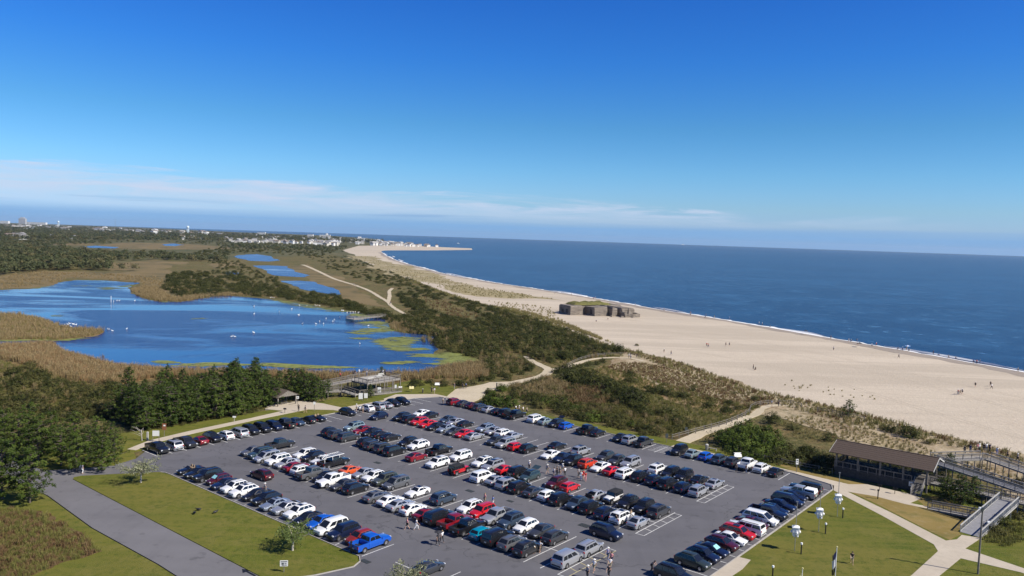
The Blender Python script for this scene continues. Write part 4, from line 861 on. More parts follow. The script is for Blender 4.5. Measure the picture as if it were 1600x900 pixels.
R6b|3.69|61.28|suv|silver|-v||silver SUV beside dark grey SUV and an empty bay, back line of farthest double row
R6b|9.48|61.25|suv|white|+v||white SUV beside black SUV and an empty bay, back line of farthest double row
R6b|12.17|60.89|suv|black|-v||black SUV between white SUV and black SUV, back line of farthest double row
R6b|14.83|60.85|suv|black|-v||black SUV between black SUV and black sedan, back line of farthest double row
R6b|17.65|61.26|sedan|black|+v||black sedan between black SUV and silver sedan, back line of farthest double row
R6b|20.59|61.17|sedan|silver|+v||silver sedan at the end beside black sedan, back line of farthest double row
R7|-55.19|75.84|suv|darkred|+v|open|dark red SUV with its tailgate raised, first of the row along the dunes
R7|-52.37|76.27|sedan|darkgray|+v||dark grey sedan between dark red SUV and maroon sedan, in the row along the dunes
R7|-49.61|76.17|sedan|maroon|+v||maroon sedan between dark grey sedan and dark grey SUV, in the row along the dunes
R7|-46.70|76.03|suv|darkgray|+v||dark grey SUV between maroon sedan and silver sedan, in the row along the dunes
R7|-43.84|75.86|sedan|silver|+v||silver sedan between dark grey SUV and black sedan, in the row along the dunes
R7|-41.15|75.79|sedan|black|+v||black sedan between silver sedan and black SUV, in the row along the dunes
R7|-38.47|75.72|suv|black|+v||black SUV between black sedan and black pickup, in the row along the dunes
R7|-35.62|75.77|pickup|black|+v||black pickup beside black SUV and an empty bay, in the row along the dunes
R7|-30.11|76.30|suv|white|+v||white SUV beside pale green sedan and an empty bay, in the row along the dunes
R7|-27.26|76.23|sedan|palegreen|+v||pale green sedan between white SUV and black SUV, in the row along the dunes
R7|-24.37|76.14|suv|black|-v|open|black SUV with its tailgate raised beside bright blue hatchback, row along the dunes
R7|-21.59|76.27|hatch|brightblue|+v||bright blue hatchback beside black SUV and an empty bay, in the row along the dunes
R7|-15.96|76.13|pickup|black|+v||black pickup beside black sedan and an empty bay, in the row along the dunes
R7|-13.25|76.12|sedan|black|+v||black sedan beside black pickup and an empty bay, in the row along the dunes
R7|-7.63|76.03|sedan|black|-v||black sedan beside silver SUV and an empty bay, in the row along the dunes
R7|-4.89|75.79|suv|silver|+v||silver SUV between black sedan and dark grey pickup, in the row along the dunes
R7|-2.02|75.99|pickup|darkgray|+v||dark grey pickup beside silver SUV and an empty bay, in the row along the dunes
R7|6.17|75.80|suv|black|-v||black SUV beside pale green sedan and an empty bay, in the row along the dunes
R7|9.15|75.85|sedan|palegreen|+v||pale green sedan between black SUV and bright blue hatchback, in the row along the dunes
R7|11.82|76.11|hatch|brightblue|+v||bright blue hatchback between pale green sedan and blue SUV, row along the dunes
R7|14.73|75.90|suv|bluegray|+v||blue grey SUV, only one of its colour, in the row along the dunes
R7|17.40|75.95|suv|darkgray|+v||dark grey SUV between blue grey SUV and white pickup, in the row along the dunes
R7|20.11|76.23|pickup|white|+v||white pickup between dark grey SUV and white SUV, in the row along the dunes
R7|22.89|76.28|suv|white|+v||white SUV between white pickup and black sedan, in the row along the dunes
R7|25.72|75.79|sedan|black|+v||black sedan at the end beside white SUV, in the row along the dunes
R8|33.28|22.17|suv|black|+u||black SUV at the end beside dark green SUV, in the row facing the flagpole lawn
R8|33.14|27.59|suv|darkgreen|+u||dark green SUV, only one of its colour, in the row facing the flagpole lawn
R8|33.19|30.48|suv|navy|+u||navy SUV between dark green SUV and navy sedan, in the row facing the flagpole lawn
R8|33.12|33.34|sedan|navy|+u|sunshade|navy sedan with a pale sunshade in its windscreen, facing the flagpole lawn
R8|33.32|36.05|suv|maroon|+u||maroon SUV between navy sedan and white sedan, in the row facing the flagpole lawn
R8|33.30|38.98|sedan|white|+u||white sedan between maroon SUV and red SUV, in the row facing the flagpole lawn
R8|33.17|41.72|suv|red|+u||red SUV between white sedan and white large SUV, in the row facing the flagpole lawn
R8|33.28|44.35|bigsuv|white|-u||white large SUV between red SUV and maroon sedan, in the row facing the flagpole lawn
R8|33.11|47.16|sedan|maroon|+u||maroon sedan between white large SUV and white minivan, in the row facing the flagpole lawn
R8|33.30|49.76|minivan|white|+u||white minivan between maroon sedan and navy pickup, in the row facing the flagpole lawn
R8|33.24|52.91|pickup|navy|+u||navy pickup between white minivan and navy sedan, in the row facing the flagpole lawn
R8|33.22|55.18|sedan|navy|+u||navy sedan between navy pickup and navy sedan, in the row facing the flagpole lawn
R8|33.23|58.10|sedan|navy|+u||navy sedan between navy sedan and navy minivan, in the row facing the flagpole lawn
R8|33.29|61.14|minivan|navy|+u||navy minivan between navy sedan and navy sedan, in the row facing the flagpole lawn
R8|33.15|64.07|sedan|navy|+u||navy sedan between navy minivan and silver pickup, in the row facing the flagpole lawn
R8|33.23|66.52|pickup|silver|-u|cap|silver pickup with a white bed cap, in the row facing the flagpole lawn
R8|33.28|69.64|bigsuv|black|-u||black large SUV at the end beside silver pickup, in the row facing the flagpole lawn
AI|-37.03|9.51|suv|maroon|-u||maroon SUV driving down the aisle beside the row along the triangular lawn
AI|-56.06|51.91|suv|navy|-v||navy SUV driving alone in the far aisle near the hawk watch platform
AI|19.47|28.23|suv|navy|+u||navy SUV driving toward the lawn past the end of the middle double row"""
HEAD = {'+v': LOT_A, '-v': LOT_A+pi, '+u': LOT_R, '-u': LOT_R+pi}
GROUPS = {'R1': 'cars nosed up to the triangular lawn', 'R2': 'cars parked under the cedars', 'R3': 'cars in the nearest double row', 'R5': 'cars in the middle double row', 'R6': 'cars in the farthest double row', 'R7': 'cars parked along the dunes', 'R8': 'cars facing the flagpole lawn', 'R4': 'cars in the nearest double row', 'AI': 'cars driving in the aisles'}
for ln in CARS.strip().split('\n'):
    row, u, v, t, c, h, note, lab = ln.split('|'); u = float(u); v = float(v)
    r = make_car(t, 'white' if c == 'whiteroof' else c, L(u, v, .012), HEAD[h]+random.uniform(-.02, .02), lab, GROUPS[row[:2]])
    Ln, w, Hh, cl, hz, cz, bz, tz, a, b, cc, d, wr, xf, xr, rw = SPEC[t]
    if note == 'sunshade':
        q = MB(); q.add([(a-.05, -.62*w, cz+.06), (a-.05, .62*w, cz+.06), (b+.12, .54*w, Hh-.10), (b+.12, -.54*w, Hh-.10)], [(0, 1, 2, 3)]); o = q.build('sunshade', 'sunshade_foil', r, (.035, 0, .02))
    if note == 'rack':
        q = MB()
        for sy in (-1, 1):
            q.beam((1.6, sy*.8, 2.15), (-2.7, sy*.8, 2.15), .08, .08)
            for x in (.6, -.9, -2.6): q.beam((x, sy*.85, 1.2), (x, sy*.8, 2.15), .06, .06)
        q.build('rack_frame', 'white_paint', r)
        for i in range(12): q = MB(); q.beam((1.5-i*.37, -.8, 2.17), (1.5-i*.37, .8, 2.17), .05, .05); q.build('rack_bar', 'white_paint', r)
    if note == 'cap':
        q = MB(); q.box((-1.92, 0, 1.50), (1.86, 1.9, .56), taper=.86); q.build('bed_cap', 'white_paint', r)
        for sy in (-1, 1): q = MB(); q.box((-1.92, sy*.925, 1.52), (1.4, .03, .26)); q.build('cap_window', 'car_glass', r)
    if note == 'open' and row != 'R5':
        q = MB(); x = cc-.1; q.beam((x, 0, Hh+.02), (x-.95, 0, Hh+.38), 1.35, .07); o = q.build('raised_tailgate', 'car_trim', r); o.material_slots[0].link = 'OBJECT'; o.material_slots[0].material = PAINT[c]
        q = MB(); q.box((-Ln/2+.10, 0, .98), (.12, 1.25, .62)); q.build('open_boot', 'seat_fabric', r)
    if note == 'open' and row == 'R5':
        for sy in (-1, 1):
            for x in (.85, -.2): q = MB(); q.beam((x, sy*(w-.02), .75), (x-.55, sy*(w+.72), .75), .06, .75); o = q.build('open_door', 'car_trim', r); o.material_slots[0].link = 'OBJECT'; o.material_slots[0].material = PAINT[c]
# ------------------------------------------------------------------ decks, shelters, fences
_box = {}
def piece(name, parent, a, b, w, h, mat):
    """one straight timber from a to b, in the parent's coordinates"""
    q = MB(); q.beam(a, b, w, h); return q.build(name, mat, parent)
def railing(root, a, b, mat, hgt=1.07, step=1.9, fill=True, pw=.10, ends=(True, True), fillmat=None):
    a = Vector(a); b = Vector(b); n = max(1, round((b-a).length/step))
    for i in range(n+1):
        if (i == 0 and not ends[0]) or (i == n and not ends[1]): continue
        p = a.lerp(b, i/n); piece('post', root, p-Vector((0, 0, .25)), p+Vector((0, 0, hgt-.02)), pw, pw, mat)
    up = Vector((0, 0, 1))
    piece('top_rail', root, a+up*hgt, b+up*hgt, .15, .05, mat)
    if fill:
        piece('lower_rail', root, a+up*.14, b+up*.14, .05, .09, mat); piece('middle_rail', root, a+up*(hgt-.1), b+up*(hgt-.1), .05, .09, mat)
        q = MB(); k = max(2, int((b-a).length/.24))
        for i in range(k): p = a.lerp(b, (i+.5)/k); q.beam(p+up*.1, p+up*(hgt-.08), .045, .045)
        o = q.build('balusters', fillmat or mat, root); o['kind'] = 'stuff'
    else:
        for z in (.35, .70): piece('lower_rail', root, a+up*z, b+up*z, .05, .14, mat)
def deck_run(root, a, b, w, mat, sides='lr', rail='grey_wood', fill=True, legs=True, board=1.2):
    """a walkway: deck boards laid across in panels, joists and legs under it, railings on the given sides"""
    a = Vector(a); b = Vector(b); d = b-a; fl = Vector((d.x, d.y, 0)); n2 = Vector((-fl.y, fl.x, 0)).normalized(); n = max(1, round(d.length/board))
    for i in range(n):
        p = a.lerp(b, i/n); q = a.lerp(b, (i+1)/n); p2 = p.lerp(q, .006); q2 = q.lerp(p, .006)
        m = MB(); m.add([p2+n2*w/2, p2-n2*w/2, q2-n2*w/2, q2+n2*w/2] + [x-Vector((0, 0, .06)) for x in (p2+n2*w/2, p2-n2*w/2, q2-n2*w/2, q2+n2*w/2)], [(0, 3, 2, 1)[::-1], (4, 7, 6, 5), (0, 4, 5, 1), (1, 5, 6, 2), (2, 6, 7, 3), (3, 7, 4, 0)]); m.build('deck_panel', mat, root)
    for s_ in (-1, 1): piece('side_beam', root, a+n2*(s_*(w/2-.05))-Vector((0, 0, .19)), b+n2*(s_*(w/2-.05))-Vector((0, 0, .19)), .09, .24, rail)
    if legs:
        k = max(1, round(d.length/3))
        for i in range(k+1):
            p = a.lerp(b, i/k)
            if p.z > .5:
                for s_ in (-1, 1): piece('leg', root, Vector((p.x, p.y, -.2))+n2*(s_*(w/2-.15)), p+n2*(s_*(w/2-.15))-Vector((0, 0, .07)), .16, .16, rail)
    if 'l' in sides: railing(root, a+n2*(w/2-.06), b+n2*(w/2-.06), rail, fill=fill)
    if 'r' in sides: railing(root, a-n2*(w/2-.06), b-n2*(w/2-.06), rail, fill=fill)
def lot_thing(name, label, cat, group=None): return thing(name, label, cat, LOT_O, LOT_R, group)      # children use (u, v, z)
# the beach pavilion
PV = lot_thing('pavilion', 'long open picnic pavilion with brown shingled roof raised on a boarded base', 'pavilion')
x0, x1, y0, y1, fz = 33.6, 49.2, 84.0, 91.2, 1.65
q = MB(); q.box(((x0+x1)/2, (y0+y1)/2, fz-.09), (x1-x0, y1-y0, .18)); q.build('floor', 'dark_wood', PV)
def roof_slope(root, xa, xb, ya, za, yb, zb, mat, th=.12, name='roof'):
    q = MB(); q.add([(xa, ya, za), (xb, ya, za), (xb, yb, zb), (xa, yb, zb), (xa, ya, za-th), (xb, ya, za-th), (xb, yb, zb-th), (xa, yb, zb-th)], [(0, 1, 2, 3) if ya < yb else (3, 2, 1, 0), (7, 6, 5, 4) if ya < yb else (4, 5, 6, 7), (0, 4, 5, 1), (1, 5, 6, 2), (2, 6, 7, 3), (3, 7, 4, 0)]); o = q.build(name, mat, root)
    n = 7
    for i in range(n):
        t = (i+.02)/n; yy = lerp(ya, yb, t); zz = lerp(za, zb, t); s2 = MB(); s2.beam((xa, yy, zz-.012), (xb, yy, zz-.012), .05, .05); s2.build('shingle_course', mat, o)
    return o
roof_slope(PV, x0-.9, x1+.9, y0-.8, 4.35, 87.6, 5.85, 'brown_shingle'); roof_slope(PV, x0-.9, x1+.9, y1+.8, 4.35, 87.6, 5.85, 'brown_shingle')
piece('ridge_cap', PV, (x0-.9, 87.6, 5.87), (x1+.9, 87.6, 5.87), .3, .06, 'brown_shingle')
for xx in (x0-.88, x1+.88):
    piece('barge_board', PV, (xx, y0-.8, 4.26), (xx, 87.6, 5.76), .06, .24, 'pale_trim'); piece('barge_board', PV, (xx, y1+.8, 4.26), (xx, 87.6, 5.76), .06, .24, 'pale_trim')
q = MB(); q.add([(x1+.2, y0, 4.25), (x1+.2, y1, 4.25), (x1+.2, 87.6, 5.65)], [(0, 1, 2)]); q.add([(x1+.26, y0, 4.25), (x1+.26, y1, 4.25), (x1+.26, 87.6, 5.65)], [(0, 1, 2)]); q.build('gable', 'dark_wood', PV)
for i in range(5):
    px_ = x0+.25+(x1-x0-.5)*i/4
    for yy in (y0+.15, y1-.15): piece('post', PV, (px_, yy, -.2), (px_, yy, 4.45), .30, .30, 'weathered_wood')
    piece('tie_beam', PV, (px_, y0, 4.2), (px_, y1, 4.2), .12, .25, 'dark_wood')
for yy in (y0+.15, y1-.15): piece('eave_beam', PV, (x0, yy, 4.25), (x1, yy, 4.25), .16, .28, 'dark_wood')
railing(PV, (x0, y0+.02, fz), (46.6, y0+.02, fz), 'weathered_wood', 1.1, 1.45, fillmat='dark_wood'); railing(PV, (x0+.02, y0, fz), (x0+.02, y1, fz), 'weathered_wood', 1.1, 1.8, fillmat='dark_wood'); railing(PV, (x0, y1, fz), (x1, y1, fz), 'weathered_wood', 1.1, 1.9, fillmat='dark_wood')
for i in range(60):
    u_ = x0+(i+.5)*(13.4/60); q = MB(); q.box((u_, y0-.05-.008*(i % 2), .72), (13.4/60-.02, .03, 1.66)); q.build('skirt_board', 'dark_wood', PV)
for i in range(30): q = MB(); q.box((x0-.04-.008*(i % 2), y0+(i+.5)*(7.2/30), .72), (.03, 7.2/30-.02, 1.66)); q.build('skirt_board', 'dark_wood', PV)
for i in range(9):
    q = MB(); q.box((47.9, 81.55+i*.28, .2+i*.18), (1.5, .30, .06)); q.build('stair_tread', 'grey_wood', PV)
for xx in (47.1, 48.7):
    piece('stringer', PV, (xx, 81.4, .1), (xx, 84.1, 1.7), .07, .26, 'grey_wood'); piece('stair_rail', PV, (xx, 81.4, 1.05), (xx, 84.1, 2.75), .09, .09, 'grey_wood'); piece('stair_rail', PV, (xx, 81.4, .62), (xx, 84.1, 2.3), .05, .1, 'grey_wood')
    for yy, z_ in ((81.42, 0), (82.75, .8), (84.0, 1.6)): piece('post', PV, (xx, yy, z_-.1), (xx, yy, z_+1.05), .1, .1, 'grey_wood')
q = MB(); q.box((46.6, 83.9, 1.25), (.75, .05, .8)); nn_ = q.build('notice', 'sign_white', PV); q = MB(); q.box((46.6, 83.86, 1.27), (.42, .02, .42)); q.build('notice_mark', 'galvanised', nn_)
for i in range(5):
    tb = lot_thing('picnic_table', ('wooden picnic table inside the pavilion, farthest from the stair', 'wooden picnic table inside the pavilion, second from the far end', 'wooden picnic table in the middle of the pavilion', 'wooden picnic table inside the pavilion, second from the stair', 'wooden picnic table inside the pavilion, beside the stair')[i], 'table', 'picnic tables in the pavilion'); tb.location = L(36+2.9*i, 87.2, fz)
    for yy in (-.3, -.1, .1, .3): q = MB(); q.box((0, yy, .74), (1.9, .18, .05)); q.build('top_board', 'weathered_wood', tb)
    for sy in (-1, 1): q = MB(); q.box((0, sy*.72, .44), (1.9, .26, .05)); q.build('seat', 'weathered_wood', tb)
    for sx_ in (-1, 1):
        for sy in (-1, 1): piece('leg', tb, (sx_*.7, sy*.7, 0), (sx_*.7, sy*.25, .72), .09, .05, 'weathered_wood')
        piece('brace', tb, (sx_*.7, -.78, .40), (sx_*.7, .78, .40), .05, .09, 'weathered_wood')
# ramps and boardwalks beside it
RP = lot_thing('boardwalk_ramp', 'wide grey boardwalk ramp climbing from the concrete path to the dune walkway', 'ramp')
deck_run(RP, (58.45, 67.0, .13), (61.2, 83.0, 2.0), 2.9, 'deck_grey', rail='pale_trim')
R2 = lot_thing('boardwalk', 'shaded boardwalk linking the pavilion floor with the top of the wide ramp', 'boardwalk')
deck_run(R2, (49.4, 86.6, 1.65), (60.2, 84.4, 2.0), 2.0, 'deck_wood', rail='weathered_wood'); deck_run(R2, (60.3, 84.4, 2.0), (76, 81.2, 2.4), 2.2, 'deck_wood', rail='weathered_wood')
R3 = lot_thing('boardwalk_ramp', 'low railed ramp joining the narrow path to the side of the wide ramp', 'ramp')
deck_run(R3, (51.2, 76.0, .14), (58.2, 74.2, .95), 1.6, 'deck_wood', rail='weathered_wood')
OV = lot_thing('dune_overlook', 'railed timber overlook and long walkway crossing the dunes above the beach', 'boardwalk')
deck_run(OV, (46.6, 98.6, 2.5), (63.5, 88.6, 2.5), 2.0, 'deck_grey', rail='grey_wood'); deck_run(OV, (63.6, 88.5, 2.5), (84, 76.5, 2.2), 2.0, 'deck_grey', rail='grey_wood')
deck_run(OV, (46.9, 99.8, 2.55), (53.9, 108.6, 2.55), 2.0, 'deck_wood', rail='grey_wood'); deck_run(OV, (54.3, 108.8, 2.55), (64, 101.5, 2.5), 2.2, 'deck_wood', rail='grey_wood'); deck_run(OV, (64.1, 101.4, 2.5), (84, 87, 2.0), 2.2, 'deck_wood', rail='grey_wood')
# the hawk watch platform
HW = lot_thing('watch_platform', 'weathered timber bird watching platform on posts with railed ramps beside the pond', 'platform')
for i in range(8): q = MB(); q.box((-85.5+i+.0, 72.8, 2.92), (.97, 11.6, .12)); q.build('deck_panel', 'deck_wood', HW)
for u_ in (-86, -83.3, -80.6, -78.0):
    for v_ in (67.1, 70, 72.9, 75.7, 78.5):
        if u_ in (-86, -78.0) or v_ in (67.1, 78.5): piece('post', HW, (u_, v_, -.2), (u_, v_, 3.0), .22, .22, 'weathered_wood')
for u_ in (-86, -78.0): piece('beam', HW, (u_, 67, 2.7), (u_, 78.6, 2.7), .14, .32, 'weathered_wood')
for v_ in (67.1, 78.5): piece('beam', HW, (-86, v_, 2.68), (-78, v_, 2.68), .14, .32, 'weathered_wood')
for a_, b_ in (((-78.0, 67, 2.98), (-78.0, 78.6, 2.98)), ((-78, 78.6, 2.98), (-86, 78.6, 2.98)), ((-86, 78.6, 2.98), (-86, 67, 2.98)), ((-78, 67, 2.98), (-83, 67, 2.98))): railing(HW, a_, b_, 'weathered_wood', 1.1, 1.9)
deck_run(HW, (-84.6, 66.9, 2.98), (-87.5, 52.5, 1.75), 2.0, 'deck_wood', rail='weathered_wood'); deck_run(HW, (-85.6, 52.0, 1.75), (-82.0, 61.5, 1.35), 2.0, 'deck_wood', rail='weathered_wood')
deck_run(HW, (-81.8, 62.0, 1.35), (-77.0, 63.0, .75), 1.8, 'deck_wood', rail='weathered_wood'); deck_run(HW, (-76.6, 64.2, .7), (-75.8, 76.5, .14), 1.6, 'deck_wood', rail='weathered_wood')
for i, (u_, v_, z_) in enumerate(((-80.2, 70.2, 3), (-81.4, 74.2, 3), (-83.2, 76.4, 3))):
    b_ = lot_thing('bench', ('pale bench on the platform nearest the ramp', 'pale bench in the middle of the platform', 'pale bench on the platform at its pond end')[i], 'bench'); b_.location = L(u_, v_, z_)
    q = MB(); q.box((0, 0, .44), (.4, 2.0, .06)); q.build('seat', 'pale_trim', b_); q = MB(); q.box((-.22, 0, .75), (.05, 2.0, .35)); q.build('backrest', 'pale_trim', b_)
    for sy in (-.8, .8): q = MB(); q.box((0, sy, .21), (.36, .08, .42)); q.build('leg', 'weathered_wood', b_)
# picnic shelter among the cedars
SH = lot_thing('picnic_shelter', 'small gabled picnic shelter with board gable under the cedars', 'shelter')
ga, gb, ua, ub = 42.6, 47.6, -81.2, -89.0; gm = (ga+gb)/2
def slope_u(root, va, za, vb, zb, mat):
    q = MB(); q.add([(ua+.5, va, za), (ua+.5, vb, zb), (ub-.5, vb, zb), (ub-.5, va, za), (ua+.5, va, za-.1), (ua+.5, vb, zb-.1), (ub-.5, vb, zb-.1), (ub-.5, va, za-.1)], [(0, 1, 2, 3), (7, 6, 5, 4), (0, 4, 5, 1), (1, 5, 6, 2), (2, 6, 7, 3), (3, 7, 4, 0)]); q.build('roof', mat, root)
slope_u(SH, ga-.7, 2.3, gm, 3.75, 'tan_shingle'); slope_u(SH, gb+.7, 2.3, gm, 3.75, 'tan_shingle')
for k in range(12):
    v_ = ga-.2+(k+.5)*(gb-ga+.4)/12; t = 1-abs(v_-gm)/(gm-ga+.7); q = MB(); q.box((ua+.42-.01*(k % 2), v_, 2.3+1.35*t/2), (.04, (gb-ga+.4)/12-.02, 1.35*t)); q.build('gable_board', 'weathered_wood', SH)
for u_ in (ua, (ua+ub)/2, ub):
    for v_ in (ga, gb): piece('post', SH, (u_, v_, -.2), (u_, v_, 2.55), .26, .26, 'weathered_wood')
for v_ in (ga, gb): piece('eave_beam', SH, (ua, v_, 2.5), (ub, v_, 2.5), .15, .25, 'dark_wood')
for i, u_ in enumerate((-83, -86.5)):
    tb = lot_thing('picnic_table', 'picnic table under the small gabled shelter, ' + ('nearest its open end' if i == 0 else 'deeper under the roof'), 'table', 'picnic tables in the shelter'); tb.location = L(u_, gm, .1); tb.rotation_euler = (0, 0, LOT_A)
    for yy in (-.3, -.1, .1, .3): q = MB(); q.box((0, yy, .74), (1.9, .18, .05)); q.build('top_board', 'weathered_wood', tb)
    for sy in (-1, 1): q = MB(); q.box((0, sy*.72, .44), (1.9, .26, .05)); q.build('seat', 'weathered_wood', tb)
    for sx_ in (-1, 1):
        for sy in (-1, 1): piece('leg', tb, (sx_*.7, sy*.7, 0), (sx_*.7, sy*.25, .72), .09, .05, 'weathered_wood')
# pond dock
DK = thing('dock', 'railed wooden viewing dock reaching from the thicket over the pond', 'dock')
a_ = P(600, 496.5); b_ = P(562, 500.5); c_ = P(546.5, 501.5)
deck_run(DK, (a_.x, a_.y, 1.0), (b_.x, b_.y, 1.0), 2.4, 'deck_wood', rail='weathered_wood', fill=False); deck_run(DK, (b_.x-.05, b_.y, 1.0), (c_.x, c_.y, 1.0), 6.5, 'deck_wood', rail='weathered_wood', fill=False)
d_ = (c_-b_).normalized(); n_ = Vector((-d_.y, d_.x, 0)); railing(DK, (c_.x+n_.x*3.1, c_.y+n_.y*3.1, 1.0), (c_.x-n_.x*3.1, c_.y-n_.y*3.1, 1.0), 'weathered_wood', fill=False)
for k in range(9): p = c_-n_*3.1+n_*(6.2*k/8); piece('pile', DK, (p.x, p.y, -.3), (p.x, p.y, .95), .22, .22, 'dark_wood')
# split rail fences
def fence(label, pts, z=.1, step=2.6, mat='weathered_wood', rails=(.5, .95)):
    q = catmull([(p.x, p.y) for p in pts], 2.6); r = thing('split_rail_fence', label, 'fence')
    for i, p in enumerate(q): piece('post', r, (p.x, p.y, z-.3), (p.x, p.y, z+1.15), .15, .15, mat)
    for a, b in zip(q, q[1:]):
        for h in rails: piece('rail', r, (a.x, a.y, z+h), (b.x, b.y, z+h+.03), .06, .10, mat)
fence('pale split rail fence following the left side of the sandy dune path', PX([(1050, 687), (1075, 680), (1100, 673), (1135, 663), (1165, 650), (1171, 645), (1172, 640), (1180, 635), (1200, 632), (1235, 632), (1252, 637)]))
fence('split rail fence running along the dune crest beside the lone pine', PX([(1277, 643), (1300, 647), (1325, 653), (1350, 658)]))
fence('grey split rail fence between the parked cars and the pavilion', [L(15, 83.4), L(24, 83.4), L(33.3, 83.9)])
fence('pale rail fence curving up to the sandy overlook on the dune crest', PX([(885, 574), (898, 567), (915, 561), (935, 557), (955, 556), (985, 556), (1000, 560)]))
# ------------------------------------------------------------------ the bunker on the beach
BK = thing('bunker', 'ruined grey concrete bunker standing alone on the sand with grass on its roof', 'bunker', P(891, 492.3, -.1), radians(25))
def blk(name, x, y, w, d, h, mat='bunker_concrete', z0=-.6, cut=.35, root=BK):
    rb = random.Random(int(x*7+y*3)); jt = lambda p: (p[0]+rb.uniform(-.28, .28), p[1]+rb.uniform(-.28, .28), p[2]+rb.uniform(-.75, .2))
    q = MB(); q.add([jt(p_) if p_[2] > 0 else p_ for p_ in [(x, y, z0), (x+w, y, z0), (x+w, y+d, z0), (x, y+d, z0), (x, y, h-cut), (x+w, y, h-cut), (x+w, y+d, h-cut), (x, y+d, h-cut), (x+cut, y+cut, h), (x+w-cut, y+cut, h), (x+w-cut, y+d-cut, h), (x+cut, y+d-cut, h)]],
                     [(0, 1, 5, 4), (1, 2, 6, 5), (2, 3, 7, 6), (3, 0, 4, 7), (4, 5, 9, 8), (5, 6, 10, 9), (6, 7, 11, 10), (7, 4, 8, 11), (8, 9, 10, 11)]); return q.build(name, mat, root)
blk('end_block', 0, 0, 8.0, 13.0, 5.1, cut=.5)
blk('main_block', 7.6, 4.0, 28, 15, 5.0)
blk('middle_block', 11.5, -7.0, 8.2, 12, 5.0); blk('narrow_block', 21.0, -9.5, 3.4, 14, 5.2); blk('ledge', 18.4, -1.0, 2.4, 6, 4.2)
g_ = blk('gun_block', 26.0, -10.5, 9.0, 16, 4.7); blk('low_wall', 25.6, -15.6, 9.5, 1.2, 1.9, cut=.1); blk('low_wall', 34.2, -14.2, 1.0, 4.0, 2.3, cut=.1); blk('low_wall', 25.4, -15.4, 1.0, 4.2, 2.9, cut=.1)
for x in (26.4, 30.6):
    q = MB(); q.add([(x, -11.6, 0), (x+3.9, -11.6, 0), (x+.3, -10.6, 4.5), (x, -10.55, .0), (x+3.9, -10.55, 0), (x+.3, -10.3, 4.5)], [(0, 1, 2), (3, 5, 4), (0, 3, 4, 1), (1, 4, 5, 2), (2, 5, 3, 0)]); q.build('buttress', 'bunker_concrete', BK)
for x, y, w, h in ((-.04, 3, .08, 2.2), (-.04, 8, .08, 1.8)):
    q = MB(); q.box((x, y+1, h/2+.9), (.12, 2.4, h)); q.build('doorway', 'dark_wood', BK)
for x, z, w, h in ((27.2, 1.3, 1.5, .35), (32.8, 1.3, 1.5, .35)): q = MB(); q.box((x, -15.62, z), (w, .1, h)); q.build('slot', 'grate', BK)
q = MB(); q.box((11.45, -3.2, 2.3), (.12, 2.2, 3.0)); q.build('doorway', 'dark_wood', BK)
gx = []; nx_, ny_ = 14, 8; vs = []
for j in range(ny_):
    for i in range(nx_):
        e = min(i, nx_-1-i, j, ny_-1-j); vs.append((6.0+i*1.9+random.uniform(-.5, .5), 6.0+j*1.75+random.uniform(-.5, .5), 4.85 + (0 if e == 0 else .9+.8*random.random())))
q = MB(); q.add(vs, [(j*nx_+i, j*nx_+i+1, (j+1)*nx_+i+1, (j+1)*nx_+i) for j in range(ny_-1) for i in range(nx_-1)])
ground_mat('roof_grass', [(.3, (.11, .11, .035), (.19, .17, .06)), (.5, .5, .65, (.07, .075, .025), .7)], bump_scale=2)
q.build('roof_grass', 'roof_grass', BK, smooth=60)
rb_ = random.Random(3)
for k, (x, y, w, d, h, rz) in enumerate(((35.6, -13.6, 2.6, 1.0, 1.5, .5), (24.0, -15.2, 1.8, 1.2, 1.1, -.4), (30.2, -16.6, 2.2, 1.3, .8, .2), (36.2, -9.0, 1.6, 2.6, 2.2, .25), (20.0, -10.6, 1.4, 1.1, .9, .7), (9.6, -2.4, 1.6, 1.2, .8, -.5))):
    q = MB(); q.box((0, 0, 0), (w, d, h), taper=.8); o = q.build('broken_slab', 'bunker_concrete', BK, (x, y, h*.3)); o.rotation_euler = (rb_.uniform(-.35, .35), rb_.uniform(-.3, .3), rz)
